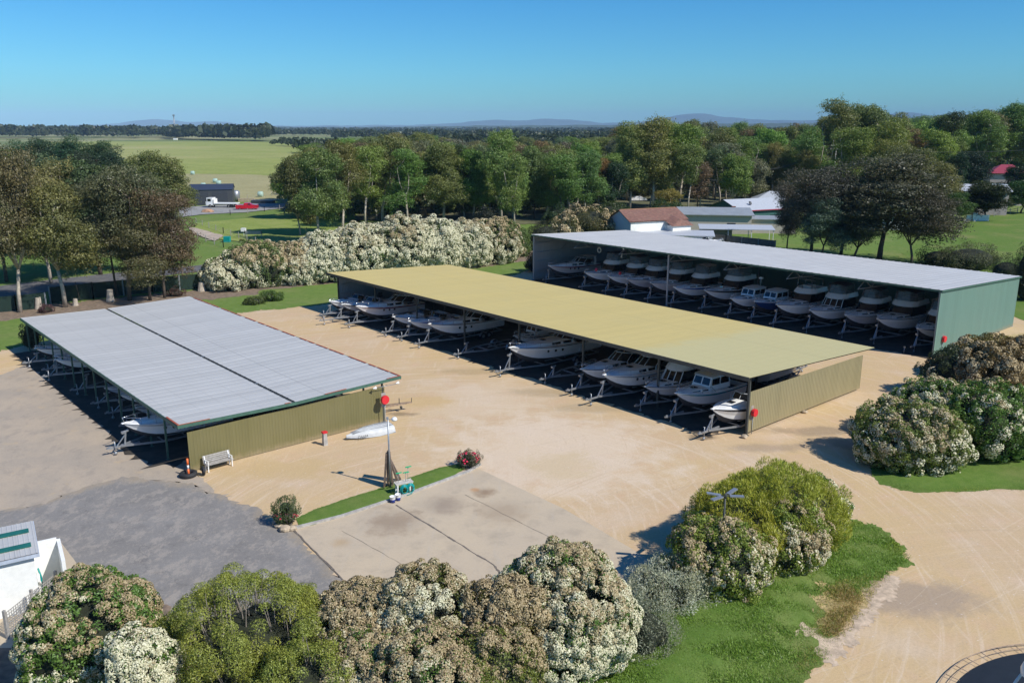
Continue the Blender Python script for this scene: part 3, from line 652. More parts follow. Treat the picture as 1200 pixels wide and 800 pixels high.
# lamp post in the yard
t = thing('lamp_post', 'slim grey pole with a small flood lamp above the leaning sleepers', 'lamp', (*G(457.5, 571), 0), 0)
m = MB(); m.tube([(0, 0, 0), (0, 0, 4.25)], [.055, .04], 10); m.build('pole', MATS['galv'], t)
m = MB(); m.tube([(0, 0, 4.1), (.28, 0, 4.12)], .02, 6); m.build('arm', MATS['galv'], t)
m = MB(); m.lathe([(.0, .1), (.1, .09), (.17, 0), (.15, -.09), (0, -.1)], (.36, 0, 4.14), 14); m.build('lamp_head', MATS['white_paint'], t)
m = MB(); m.box((-.02, -.06, 4.2), (.12, .1, .14)); m.build('sensor', MATS['galv_dull'], t)
# eave lamps of the grey shed
for i, (w, u, lab) in enumerate(((13.9, -.35, 'small twin flood lamp at the top right corner of the olive wall'),)):
    p = FS(w, u); t = thing('flood_lamp', lab, 'lamp', (p[0], p[1], 2.7), RW)
    m = MB(); m.tube([(-1.1, .05, 0), (.6, -.05, 0)], .02, 6); m.tube([(-.1, .2, 0), (-.1, 0, 0)], .02, 6); m.build('bracket', MATS['galv'], t)
    for x, sx in ((-1.15, -.2), (.7, .25)):
        m = MB(); m.lathe([(.03, -.12), (.06, -.02), (.12, .1), (0, .12)], (x, 0, .02), 10, axis='X'); m.build('lamp_head', MATS['white_paint'], t)
# leaning sleepers
g0 = G(457.5, 571)
for i, (x, y, dx, dy, h, lab) in enumerate(((450.5, 571, .18, .08, 2.05, 'leftmost dark timber sleeper leaning on the lamp post'), (454.5, 570, .07, .06, 2.15, 'dark sleeper upright just left of the lamp post'),
                                    (460, 569, -.12, .03, 2.05, 'dark sleeper leaning just right of the lamp post'), (469.5, 563, -.72, -.1, 1.75, 'widest dark sleeper sloping down to the right'), (466, 565, -.50, -.1, 1.85, 'dark sleeper second from the right against the lamp post'))):
    a = G(x, y); m = MB(); m.bar((0, 0, .02), (dx, dy, h), .20, .1); m.bar((.0, .05, .02), (dx * .98, dy + .05, h * .97), .03, .1)
    tag(m.build('timber_sleeper', MATS['timber'], loc=(a[0], a[1], .02)), lab, 'timber', 'sleepers leaning on the lamp post')
M('timber_pale', (.50, .47, .42), .8, var=.15)
# hose stand with teal hoses
a = Vector(G(464.5, 580)); b = Vector(G(482.5, 576)); d = b - a; t = thing('hose_stand', 'white trough-topped stand on the lawn strip beside the sleepers', 'stand', (a.x, a.y, .05), math.atan2(d.y, d.x)); L = d.length
m = MB(); m.box((L / 2, 0, .62), (L + .1, .36, .06)); m.box((L / 2, .17, .66), (L + .1, .03, .1)); m.build('top', MATS['timber_pale'], t)
for x in (.04, L - .04):
    for y in (-.14, .14): m = MB(); m.box((x, y, .3), (.07, .07, .6)); m.build('leg', MATS['white_paint'], t)
for k, (x, lab) in enumerate(((L * .40, 'coiled teal hose on the side of the stand nearer the sleepers'), (L * .80, 'coiled teal hose on the far right of the white stand'))):
    m = MB()
    for q in range(4):
        rr = .24 - q * .03; m.tube([(rr * math.cos(i / 16 * 6.283), -.03 * q, .30 + (rr + .06) * math.sin(i / 16 * 6.283)) for i in range(17)], .028, 5)
    m.tube([(.1, -.02, .08), (.05, -.1, .03), (-.3, -.2, .02)], .02, 5)
    o = m.build('hose', MATS['teal'], loc=(a.x + d.x / L * x + math.sin(t.rotation_euler.z) * .26, a.y + d.y / L * x - math.cos(t.rotation_euler.z) * .26, .05)); o.rotation_euler = t.rotation_euler
    tag(o, lab, 'hose', 'teal hoses on the stand')
for k, (f, h, lab) in enumerate(((.15, 1.25, 'low tap with a green handle beside the sleeper end'), (.62, 1.2, 'short tap with a green handle in the middle of the stand'), (.78, 1.5, 'tallest tap with a green handle over the white stand'))):
    q = thing('tap', lab, 'tap', (a.x + d.x * f, a.y + d.y * f, .72), 0, 'taps with green handles')
    m = MB(); m.tube([(0, 0, 0), (0, 0, h - .7)], .014, 6); m.tube([(0, 0, h - .7), (.1, -.05, h - .72)], .014, 6); m.build('stem', MATS['galv'], q)
    m = MB(); m.box((.05, 0, h - .66), (.34, .10, .03), rz=.5); m.lathe([(0, -.02), (.04, 0), (0, .04)], (-.1, -.08, h - .68), 8); m.build('handle', MATS['green_plastic'], q)
# buckets
for x, y, lab in ((460.3, 589, 'left white and blue bucket on the concrete'), (466.5, 586.5, 'right white and blue bucket on the concrete')):
    t = thing('bucket', lab, 'bucket', (*G(x, y), .036), 0, 'two buckets on the concrete')
    m = MB(); m.lathe([(0, 0), (.13, 0), (.152, .2)], n=18); m.build('label_band', MATS['blue_plastic'], t)
    m = MB(); m.lathe([(.152, .2), (.163, .34), (.17, .345), (.17, .36), (.155, .36), (.15, .31), (0, .305)], n=18); m.build('body', MATS['white_paint'], t)
    m = MB(); m.tube([(.165 * math.cos(a), .165 * math.sin(a) * .4 - .1, .33 - .08 * math.sin(a)) for a in [math.pi * i / 8 for i in range(9)]], .006, 4); m.build('handle', MATS['galv'], t)
# four-headed light on the island
t = thing('light_pole', 'slim pole with four long lamp heads rising out of the island bushes', 'lamp', (9.52, 35.26, 0), R(12))
m = MB(); m.tube([(0, 0, 0), (0, 0, 4.05)], [.06, .045], 8); m.lathe([(.0, .14), (.05, .1), (.06, -.1), (0, -.12)], (0, 0, 4.05), 10); m.build('pole', MATS['steel_dark'], t)
for k, (ang, up) in enumerate(((162, .10), (200, 0), (-18, .0), (30, .10))):
    m = MB(); ca, sa = math.cos(R(ang)), math.sin(R(ang)); m.bar((ca * .06, sa * .06, 4.05), (ca * .22, sa * .22, 4.06 + up * .2), .04, .03, 1); m.bar((ca * .2, sa * .2, 4.06 + up * .2), (ca * .82, sa * .82, 4.06 + up), .20, .05)
    m.build('lamp_head', [MATS['galv'], MATS['steel_dark']], t)
# beams of a spare trailer frame behind the olive wall end
p = G(462, 484); t = thing('trailer_frame', 'bare rusty boat trailer drawbar poking out behind the grey shed', 'trailer', (p[0] - .8, p[1], 0), R(18))
m = MB(); m.bar((-1.2, .25, .5), (2.1, 0, .62), .08, .1); m.bar((-1.2, -.45, .5), (2.1, 0, .62), .08, .1); m.bar((.5, -.2, .52), (.5, .2, .54), .06, .08); m.build('frame', M('rusty_steel', (.33, .24, .17), .7, .2, var=.3, vs=6), t)
m = MB(); m.bar((1.2, .05, .6), (1.2, .05, 1.0), .05); m.bar((2.1, 0, .6), (2.1, 0, .95), .04); m.lathe([(0, -.04), (.1, -.04), (.1, .04), (0, .04)], (1.3, -.1, .35), 12, axis='Y'); m.build('jockey_wheel', MATS['steel_dark'], t)

# toilet block bottom left
def toilet():
    t = thing('amenities_block', 'white flat-roofed amenities block with green skylight strips', 'building', (*G(38, 652), 0), R(41.5))
    # local: x = along the side that runs to the right rear, y = up-left. corner at rear right = origin
    WH = M('white_render', (.80, .80, .76), .8, var=.05, dirt=(.6, .58, .5), dirtamt=.3)
    zr = 2.75
    A = Vector(G(38, 602, zr)); B = Vector(G(46, 646, zr)); C = Vector(G(0, 667, zr)); 
    rz = math.atan2((A - B).y, (A - B).x)
    t.location = (B.x, B.y, 0); t.rotation_euler = (0, 0, rz); Lx = 3.6
    inv = Matrix.Rotation(-rz, 2)
    # roof occupies x 0..Lx, y 0..6
    m = MB(); m.b2((.22, .22, 0), (Lx - .2, 5.8, 2.5)); m.build('wall', WH, t)
    m = MB(); m.b2((0, 0, 2.52), (Lx, 6.2, 2.66)); m.build('fascia', M('fascia_blue', (.45, .50, .58), .5), t)
    m = MB(); deck_roof(m, .03, Lx - .03, .03, 6.17, 2.70, 2.70, .19, .012); m.build('roof', MATS['roof_pale'], t)
    for x in (.75, 2.3):
        m = MB(); m.b2((x, .25, 2.725), (x + .42, 5.9, 2.75)); m.build('skylight', M('skylight_green', (.02, .13, .09), .25), t)
    # screen walls to the right
    q = MB(); q.b2((2.2, -.75, 0), (2.35, .25, 2.2)); q.b2((.0, -.90, 0), (2.35, -.752, 2.1)); q.build('screen_wall', WH, t)
    q = MB(); q.b2((.6, .10, 1.1), (1.0, .21, 1.3)); q.tube([(.8, .15, 1.1), (.8, .1, .9)], .04); q.b2((.72, .13, .5), (.88, .21, .8)); q.build('meter_box', MATS['white_paint'], t)
    q = MB(); q.tube([(1.95, .12, 1.1), (1.9, .05, .7), (2.0, .06, .3), (1.9, .03, .05)], .04, 6); q.build('hose', MATS['teal'], t)
    return t, rz
tb, trz = toilet()
# lattice fence
p0 = G(10, 742); p1 = G(52, 700); 
a = Vector(G(12, 748)); b = Vector(G(70, 700)); d = b - a; L = d.length
t = thing('lattice_fence', 'grey timber lattice screen beside the white block', 'fence', (a.x, a.y, 0), math.atan2(d.y, d.x))
m = MB()
for i in range(int(L / .13)): m.b2((i * .13, -.01, .1), (i * .13 + .035, .0, 1.2))
for i in range(9): m.b2((0, .001, .12 + i * .13), (L, .012, .155 + i * .13))
m.build('lattice_panel', MATS['timber_grey'], t)
for x in (-.05, L * .5, L): m = MB(); m.box((x, .05, .65), (.1, .1, 1.3)); m.build('post', MATS['timber_grey'], t)
sheet('concrete_path', [(30, 640), (70, 634), (112, 690), (60, 760), (-60, 760), (-40, 700)], .05, .2, MATS['concrete'], 0)
# large dark flat disc ringed by thin bars at lower right
t = thing('round_disc', 'large round dark disc ringed by thin bars at the bottom right corner', 'tank', (21.05, 23.1, 0), 0)
m = MB(); m.lathe([(6.36, 0), (6.36, .10), (6.32, .13), (0, .16)], n=96); m.build('disc_top', M('disc_dark', (.022, .026, .030), .6, var=.15), t)
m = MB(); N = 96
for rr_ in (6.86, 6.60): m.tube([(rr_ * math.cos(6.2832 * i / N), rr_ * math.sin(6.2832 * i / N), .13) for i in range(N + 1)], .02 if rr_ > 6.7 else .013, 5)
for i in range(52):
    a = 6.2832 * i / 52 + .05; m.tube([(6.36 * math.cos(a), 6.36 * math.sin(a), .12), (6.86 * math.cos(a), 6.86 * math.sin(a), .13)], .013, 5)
m.build('bar_ring', MATS['rusty_steel'], t)
gd = G(1213, 780, 1.9); t = thing('domed_frame', 'white domed cap on slanted struts cut by the bottom right edge', 'frame', (gd[0], gd[1], .12), 0)
m = MB()
for k in range(7):
    a = 6.2832 * k / 7; m.tube([(.9 * math.cos(a), .9 * math.sin(a), 0), (.32 * math.cos(a), .32 * math.sin(a), 1.5)], .03, 6)
m.build('struts', MATS['white_paint'], t)
m = MB(); m.lathe([(.40, 1.4), (.42, 1.6), (.36, 1.8), (.22, 1.95), (0, 2.0)], (0, 0, 0), 20); m.build('dome', MATS['gelcoat'], t)
# ================================================================ BOATS AND TRAILERS
def col(o, c): o.color = (*c, 1); return o
def hull_funcs(L, B, Hs, rake=.36):
    def b(s): return max(.015, B / 2 * ((.93 + .07 * min(1, s / .35)) if s < .45 else (1 - ((s - .45) / .55) ** 2.5)))
    def zs(s): return Hs * (.80 + .28 * s ** 2)
    def zk(s): return 0 if s < 1 - rake else zs(s) * .90 * ((s - 1 + rake) / rake) ** 2.3
    return b, zs, zk
def make_boat(kind, L, B, Hs, label, loc, rz, hullc=(.84, .84, .82), stripe=None, group=None, bz=.5, glass='dark_glass', rail=True, canopy=None, radar=False, name='motor_boat', letters=None):
    t = thing(name, label, 'boat', loc, rz, group); b, zs, zk = hull_funcs(L, B, Hs); N = 16
    X = lambda s: -L * (1 - s) ; S = [i / N for i in range(N + 1)]; Z = lambda z: z + bz
    def row(s):
        bs, z1, z0 = b(s), zs(s), zk(s); bc = bs * (.90 - .45 * max(0, (s - .5) / .5) ** 1.5); zc = z0 + (z1 - z0) * .36
        return [(0, z0), (bc, zc), (bs * .35 + bc * .65, zc + (z1 - zc) * .4), (bs * .97 + bc * .03, z1 - (z1 - zc) * .20), (bs, z1)]
    h = MB()
    for k, mi in ((0, 2), (1, 0), (2, 0), (3, 1)):
        for sg in (1, -1):
            rows = [[(X(s), sg * row(s)[k][0], Z(row(s)[k][1])), (X(s), sg * row(s)[k + 1][0], Z(row(s)[k + 1][1]))] for s in S]
            h.loft(rows if sg < 0 else [r[::-1] for r in rows], mi)
    r0 = row(0); h.poly([(X(0), y, Z(z)) for y, z in r0[::-1]] + [(X(0), -y, Z(z)) for y, z in r0[1:]], 0)
    o = h.build('hull', [MATS['hull_col'], MATS['stripe_col'], MATS['antifoul']], t); col(o, hullc)
    if stripe: o.data.materials[1] = MATS['stripe_' + stripe]
    else: o.data.materials[1] = MATS['hull_col']
    # rub rail
    m = MB()
    for sg in (1, -1): m.tube([(X(s), sg * (b(s) + .01), Z(zs(s))) for s in S], .028, 5)
    m.build('rub_rail', MATS['black_plastic'] if stripe in ('black', None) and kind != 'cabin' else MATS['gelcoat'], t)
    # deck and cockpit
    sc = {'runabout': .52, 'cabin': .30, 'cruiser': .30, 'flybridge': .26}[kind]
    m = MB(); ds = [sc + (1 - sc) * i / 9 for i in range(10)]
    m.loft([[(X(s), y * b(s) * .985, Z(zs(s) + .012 + (1 - y * y) * .07 * min(1, b(s)))) for y in (1, .8, .4, 0, -.4, -.8, -1)] for s in ds][::1], 0)
    zf = Hs * .36
    cs = [sc * i / 5 for i in range(6)]
    for sg in (1, -1):
        m.loft([[(X(s), sg * b(s) * .985, Z(zs(s) + .012)), (X(s), sg * (b(s) - .18), Z(zs(s) + .03)), (X(s), sg * (b(s) - .2), Z(zf))] for s in cs], 0, False)
    m.loft([[(X(s), b(s) - .2, Z(zf)), (X(s), -b(s) + .2, Z(zf))] for s in cs], 1, False)
    m.add([(X(sc), b(sc) * .98, Z(zf)), (X(sc), -b(sc) * .98, Z(zf)), (X(sc), -b(sc) * .98, Z(zs(sc) + .02)), (X(sc), b(sc) * .98, Z(zs(sc) + .02))], [(0, 1, 2, 3)], 0)
    m.b2((X(0) + .01, -b(0) * .96, Z(zf)), (X(0) + .12, b(0) * .96, Z(zs(0) + .02)), 0)
    m.b2((X(0) + .5, -b(0) * .6, Z(zf + .01)), (X(0) + .95, b(0) * .6, Z(zf + .42)), 2)
    m.build('deck', [MATS['gelcoat_deck'], MATS['galv_dull'], MATS['canvas_dark']], t)
    # raised foredeck / cabin trunk
    s1, s2, hc, wf = {'runabout': (.50, .86, .26, .70), 'cabin': (.56, .88, .24, .66), 'cruiser': (.34, .90, .42, .76), 'flybridge': (.50, .88, .26, .74)}[kind]
    m = MB(); rows = []
    for i in range(10):
        f = i / 9; s = s1 + (s2 - s1) * f; w = b(s) * wf * (1 - .25 * f); hh = hc * (1 - f ** 1.8) * (1.0); zd = zs(s) + .04
        rows.append([(X(s), y * w, Z(zd + hh * g)) for y, g in ((1, 0), (.92, .75), (.7, .98), (0, 1.12), (-.7, .98), (-.92, .75), (-1, 0))])
    m.loft(rows, 0); m.poly([p for p in rows[0]], 0)
    m.build('cabin_trunk', MATS['gelcoat'], t)
    m = MB(); sh = s1 + (s2 - s1) * .5; m.box((X(sh), 0, Z(zs(sh) + .05 + hc * .86)), (.42, .42, .05), ry=R(-2)); m.build('hatch', MATS['dark_glass'], t)
    if kind in ('cruiser', 'flybridge', 'cabin'):
        m = MB()
        for sg in (1, -1):
            if kind == 'cruiser':
                for sp in (.52, .60, .68):
                    y, z = row(sp)[3]; m.lathe([(0, -.01), (.11, -.01), (.11, .03), (0, .03)], (X(sp), sg * (y - .005), Z(z - .12)), 10, axis='Y')
            for i in range(2):
                sa = s1 + .03 + i * .13; sb = sa + .10
                P = []
                for s, g in ((sa, .18), (sb, .18), (sb, .68), (sa, .68)):
                    f = (s - s1) / (s2 - s1); w = b(s) * wf * (1 - .25 * f) * (1 - .08 * g / .75) + .012; P.append((X(s), sg * w, Z(zs(s) + .04 + hc * (1 - f ** 1.8) * g)))
                m.poly(P if sg > 0 else P[::-1])
        m.build('side_windows', MATS['dark_glass'], t)
    x1 = X(s1); zt = zs(s1) + .04 + hc; w1 = b(s1) * wf
    if kind == 'runabout':
        fx = .5; base = [(x1 - .55, w1 * 1.1, zt - .2), (x1 + .10, w1 * .8, zt - .02), (x1 + .3, 0, zt), (x1 + .10, -w1 * .8, zt - .02), (x1 - .55, -w1 * 1.1, zt - .2)]
        top = [(x - .28, y * .93, z + .42) for x, y, z in base]; top[0] = (x1 - .75, w1 * 1.02, zt + .16); top[-1] = (x1 - .75, -w1 * 1.02, zt + .16)
        m = MB(); m.loft([[(x, y, Z(z)) for x, y, z in base], [(x, y, Z(z)) for x, y, z in top]], 0, False); m.build('windscreen', MATS[glass], t)
        m = MB(); m.tube([(x, y, Z(z)) for x, y, z in top], .022, 5); m.tube([(x, y, Z(z)) for x, y, z in base], .018, 5)
        for a_, b_ in zip(base, top): m.tube([(a_[0], a_[1], Z(a_[2])), (b_[0], b_[1], Z(b_[2]))], .016, 5)
        m.build('windscreen_frame', MATS['stainless'] if not canopy else MATS['white_paint'], t)
        m = MB()
        for y in (-.42, .42): m.box((x1 - 1.1, y, Z(zf + .45)), (.5, .45, .12)); m.box((x1 - 1.34, y, Z(zf + .72)), (.1, .45, .5))
        m.build('seats', MATS['canvas_light'], t)
    if kind == 'cabin':
        xa, xb = x1 + .05, x1 - 1.9; w = b(.5) * .78; zb_, ze = zs(s1) + .05, zs(s1) + 1.02
        m = MB(); m.add([(xa + .35, w * .8, Z(zb_)), (xa + .35, -w * .8, Z(zb_)), (xa - .05, -w * .74, Z(ze)), (xa - .05, w * .74, Z(ze)), (xb, w, Z(zb_)), (xb, -w, Z(zb_)), (xb, -w * .9, Z(ze)), (xb, w * .9, Z(ze))],
                        [(0, 1, 2, 3), (1, 5, 6, 2), (4, 0, 3, 7)]); m.build('cabin', MATS['gelcoat'], t)
        m = MB()
        def qd(y0, y1, z0, z1):
            f = lambda z: xa + .35 - .4 * (z - zb_) / (ze - zb_) + .012
            m.add([(f(z0), y0, Z(z0)), (f(z0), y1, Z(z0)), (f(z1), y1 * .95, Z(z1)), (f(z1), y0 * .95, Z(z1))], [(0, 1, 2, 3)])
        qd(w * .70, .05, zb_ + .38, zb_ + .86); qd(-.05, -w * .70, zb_ + .38, zb_ + .86)
        for sg in (1, -1):
            for u0, u1 in ((.08, .46), (.52, .93)):
                P = []
                for u, g in ((u0, .38), (u1, .38), (u1, .86), (u0, .86)):
                    y = w * (.8 + .2 * u) * (1 - .08 * g) + .02; P.append((xa + .30 * (1 - u) * (1 - g) + (xb - xa) * u, sg * y, Z(zb_ + (ze - zb_) * g)))
                m.poly(P)
        m.build('windscreen', MATS['dark_glass'], t)
        m = MB(); m.loft([[(x, y * ww, Z(ze + .03 + (1 - y * y) * .07)) for y in (1, .6, 0, -.6, -1)] for x, ww in ((xa + .12, w * .72), (xa - .1, w * .84), (xb - .1, w * .98))], 0)
        m.loft([[(x, y * ww, Z(ze - .03)) for y in (-1, 0, 1)] for x, ww in ((xa + .12, w * .72), (xa - .1, w * .84), (xb - .1, w * .98))], 0)
        m.build('hardtop', MATS['gelcoat_deck'], t)
        m = MB()
        for y in (-.3, .3): m.tube([(xa - .2, y * w * 1.8, Z(ze + .16)), (xb + .1, y * w * 1.8, Z(ze + .16))], .018, 5)
        m.build('roof_rail', MATS['stainless'], t)
    if kind == 'cruiser':
        w = b(.4) * .82; zb_ = zs(.4) + .3
        m = MB(); base = [(x1 - .9, w * 1.05, zb_ - .1), (x1 + .2, w * .92, zb_ + .05), (x1 + .95, w * .45, zb_ + .16), (x1 + 1.1, 0, zb_ + .18), (x1 + .95, -w * .45, zb_ + .16), (x1 + .2, -w * .92, zb_ + .05), (x1 - .9, -w * 1.05, zb_ - .1)]
        top = [(x - .75, y * .86, z + .52) for x, y, z in base]; m.loft([[(x, y, Z(z)) for x, y, z in base], [(x, y, Z(z)) for x, y, z in top]], 0, True); m.build('windscreen', MATS['dark_glass'], t)
        m = MB(); m.tube([(x, y, Z(z)) for x, y, z in top], .035, 6)
        for a_, b_ in list(zip(base, top))[1:-1]: m.tube([(a_[0], a_[1], Z(a_[2])), (b_[0], b_[1], Z(b_[2]))], .025, 5)
        m.build('windscreen_frame', MATS['white_paint'], t)
        m = MB(); xr = X(.16)
        rows = []
        for i in range(9):
            a = math.pi * i / 8; rows.append([(xr - .35 * math.sin(a) - dx, w * 1.12 * math.cos(a) * (1 if abs(math.cos(a)) > .5 else 1), Z(zs(.2) + 1.05 * min(1, math.sin(a) * 1.6))) for dx in (0, .4)])
        m.loft(rows, 0, False); m.build('targa_arch', MATS['gelcoat'], t)
        if canopy: 
            m = MB(); m.loft([[(x, y * w, Z(zs(.3) + 1.05 + (1 - y * y) * .12)) for y in (1, .5, 0, -.5, -1)] for x in (x1 - .4, x1 - 1.2, x1 - 2.3)], 0); m.build('canopy', MATS[canopy], t)
    if kind == 'flybridge':
        w = b(.45) * .80; zb_ = zs(s1) + .08; ze = zb_ + .86; xa, xb = x1 + .25, X(.20)
        m = MB()
        prof = [(xa + .55, .0, .0), (xa + .45, .55, .0), (xa + .05, .92, .0), (xb, 1., .0)]
        P0 = [(x, y * w, zb_) for x, y, _ in prof[::-1]] + [(x, -y * w, zb_) for x, y, _ in prof[1:]]
        P1 = [(x - .55 * (1 if i not in (0, len(P0) - 1) else 0), y * .92, ze) for i, (x, y, z) in enumerate(P0)]
        m.loft([[(x, y, Z(z)) for x, y, z in P0], [(x, y, Z(z)) for x, y, z in P1]], 0, False); m.build('windscreen', MATS['dark_glass'], t)
        m = MB()
        for i in (1, 2, 3, 4, 5):
            if i < len(P0): m.bar((P0[i][0] + .01, P0[i][1] * 1.01, Z(zb_)), (P1[i][0] + .01, P1[i][1] * 1.01, Z(ze)), .05)
        if 'four cabin windows' in label or 'upper deck' in label: m.build('window_frame', MATS['gelcoat'], t)
        # flybridge moulding
        m = MB(); xf = xa - .25; xe = xb - .3
        def ring(z, k, fx): return [(xe, w * 1.04 * k, z), (xf - .9 + fx, w * 1.04 * k, z), (xf - .25 + fx, w * .78 * k, z), (xf + .05 + fx, w * .35 * k, z), (xf + .1 + fx, 0, z), (xf + .05 + fx, -w * .35 * k, z), (xf - .25 + fx, -w * .78 * k, z), (xf - .9 + fx, -w * 1.04 * k, z), (xe, -w * 1.04 * k, z)]
        rr = [ring(ze, .97, .15), ring(ze + .10, 1.03, .25), ring(ze + .30, .98, .02), ring(ze + .52, .93, -.30), ring(ze + .50, .85, -.42), ring(ze + .18, .82, -.5)]
        m.loft([[(x, y, Z(z)) for x, y, z in r] for r in rr], 0, False, True); m.poly([(x, y, Z(z)) for x, y, z in rr[-1]]); m.poly([(x, y, Z(z)) for x, y, z in rr[0][::-1]])
        m.build('flybridge', MATS['gelcoat'], t)
        m = MB(); m.box((xf - 1.5, 0, Z(ze + .45)), (.5, w * 1.1, .5)); m.box((xf - .95, .25, Z(ze + .55)), (.25, .5, .4)); m.build('helm_seat', MATS['canvas_light'], t)
        zc = ze + 1.35; xg, xh = xf - .75, xf - 2.3
        m = MB(); lo = [(xh, w * .9), (xg + .1, w * .9), (xg + .55, w * .5), (xg + .55, -w * .5), (xg + .1, -w * .9), (xh, -w * .9)]
        if canopy:
            m.loft([[(x, y, Z(ze + .52)) for x, y in lo], [(x - .15, y * .88, Z(zc)) for x, y in lo]], 0, False); m.build('clear_curtains', MATS['vent_tint'], t)
            m = MB(); m.loft([[(x, y * w * .86, Z(zc + .02 + (1 - y * y) * .1)) for y in (1, .5, 0, -.5, -1)] for x in (xg + .42, xg, xh - .1)], 0); m.build('bimini_top', MATS[canopy], t)
        m = MB()
        for sg in (1, -1):
            for x in (xh, xg): m.tube([(x, sg * w * .88, Z(ze + .4)), (x - .1, sg * w * .80, Z(zc))], .018, 5)
        m.tube([(xh - .1, w * .8, Z(zc)), (xh - .1, -w * .8, Z(zc))], .018, 5); m.tube([(xg - .1, w * .8, Z(zc)), (xg - .1, -w * .8, Z(zc))], .018, 5); m.build('bimini_frame', MATS['stainless'], t)
    if radar:
        m = MB(); m.tube([(X(.25), 0, Z(zs(.3) + 1.1)), (X(.25), 0, Z(zs(.3) + 1.9))], .03, 6); m.lathe([(.05, 1.9), (.26, 1.92), (.26, 2.06), (0, 2.12)], (X(.25), 0, Z(zs(.3))), 14); m.build('radar', MATS['gelcoat'], t)
    if rail:
        m = MB(); rsn = [.56 + .44 * i / 7 for i in range(8)]
        off = lambda s: max(.04, b(s) * .9)
        hr = .42 if kind != 'runabout' else .28
        for sg in (1, -1):
            m.tube([(X(min(s, .995)) + (.12 if s > .99 else 0), sg * off(s), Z(zs(s) + hr * (1 if i else .1))) for i, s in enumerate(rsn)], .017, 5)
            for s in rsn[1::2]: m.tube([(X(s) - .03, sg * off(s), Z(zs(s))), (X(s) + (.1 if s > .99 else 0), sg * off(s), Z(zs(s) + hr))], .014, 4)
        m.tube([(X(1) + .12, off(1), Z(zs(1) + hr)), (X(1) + .12, -off(1), Z(zs(1) + hr))], .017, 5); m.build('bow_rail', MATS['stainless'], t)
    m = MB(); m.b2((X(1) - .45, -.1, Z(zs(1) + .03)), (X(1) + .18, .1, Z(zs(1) + .08))); m.tube([(X(1) - .3, 0, Z(zs(1) + .1)), (X(1) + .15, 0, Z(zs(1) + .1))], .02, 5); m.build('bow_roller', MATS['gelcoat'], t)
    if kind in ('runabout', 'cabin'):
        m = MB(); m.box((X(0) - .28, 0, Z(zs(0) + .28)), (.52, .34, .48), taper=.8); o = m.build('outboard', MATS['black_plastic'], t)
        k = MB(); k.b2((X(0) - .36, -.07, Z(-.1)), (X(0) - .12, .07, Z(zs(0) + .05))); k.lathe([(.02, 0), (.09, .05), (.09, .4), (.02, .5)], (X(0) - .45, 0, Z(-.02)), 8, axis='X'); k.build('motor_leg', MATS['black_plastic'], o)
    return t
for k, c in dict(blue=(.03, .08, .30), red=(.30, .03, .03), black=(.03, .03, .035), navy=(.015, .03, .12), teal=(.02, .16, .20), grey=(.3, .31, .32), maroon=(.16, .02, .03)).items():
    M('stripe_' + k, c, .25, var=.05)
WC = [0]

def make_trailer(L, B, label, loc, rz, ext=1.3, axles=2, h=.5, group=None, mat='galv', post_h=1.0):
    """origin under the bow tip, drawbar reaching forward along +x"""
    t = thing('boat_trailer', label, 'trailer', loc, rz, group); w = B * .40; m = MB(); G_ = MATS[mat]
    for sg in (1, -1):
        m.bar((-L * .98, sg * w, h), (-L * .30, sg * w, h), .07, .12); m.bar((-L * .30, sg * w, h), (ext * .35, sg * .06, h), .07, .12)
    m.bar((-L * .12, 0, h - .03), (ext, 0, h - .03), .09, .12)
    for f in (.97, .75, .52, .3): m.bar((-L * f, -w, h), (-L * f, w, h), .06, .08)
    for sg in (1, -1): m.bar((-L * .95, sg * w * .5, h + .14), (-L * .35, sg * w * .5, h + .16), .12, .06)
    for f in (.9, .6):
        for sg in (1, -1): m.bar((-L * f, sg * w * .5, h), (-L * f, sg * w * .5, h + .14), .05)
    m.build('frame', G_, t)
    m = MB(); xp = ext * .12; m.bar((xp, 0, h), (xp - .12, 0, h + post_h), .09, .09); m.bar((xp + .5, 0, h), (xp - .06, 0, h + post_h * .75), .06, .06); m.box((xp + .02, 0, h + post_h * .95), (.22, .2, .14)); m.bar((xp - .3, 0, h + post_h + .02), (xp, 0, h + post_h), .07, .1)
    m.build('winch_post', G_, t)
    m = MB(); m.box((ext + .1, 0, h + .0), (.26, .12, .09)); m.box((ext + .05, 0, h + .09), (.16, .05, .06)); m.build('coupling', MATS['galv'], t)
    m = MB(); m.tube([(ext - .25, .14, .1), (ext - .25, .14, h + .42)], .03, 8); m.tube([(ext - .25, .14, h + .42), (ext - .12, .14, h + .44)], .014, 5); m.lathe([(0, -.035), (.1, -.035), (.1, .035), (0, .035)], (ext - .25, .14, .11), 12, axis='Y'); m.build('jockey_wheel', G_, t)
    for a in range(axles):
        x = -L * .70 + (a - (axles - 1) / 2) * .72
        for sg in (1, -1):
            k = MB(); tyre_ring(k, .24, .085, (x, sg * (B * .40 + .22), .32), 'Y', 20); o = k.build('wheel', MATS['black_rubber'], t)
            k = MB(); k.lathe([(0, -.03), (.1, -.05), (.17, -.06), (.17, .06), (.1, .05), (0, .03)], (x, sg * (B * .40 + .22), .32), 12, axis='Y'); k.build('rim', MATS['galv'], o)
    m = MB()
    for sg in (1, -1):
        y = sg * (B * .40 + .22); x0 = -L * .70; hw = .36 * axles + .05; P = [(x0 + hw, .36), (x0 + hw - .12, .62), (x0 + hw - .3, .70), (x0 - hw + .3, .70), (x0 - hw + .12, .62), (x0 - hw, .36)]
        m.loft([[(x, y - .13, z), (x, y + .13, z)] for x, z in P], 0, False)
    m.build('mudguards', G_, t)
    return t
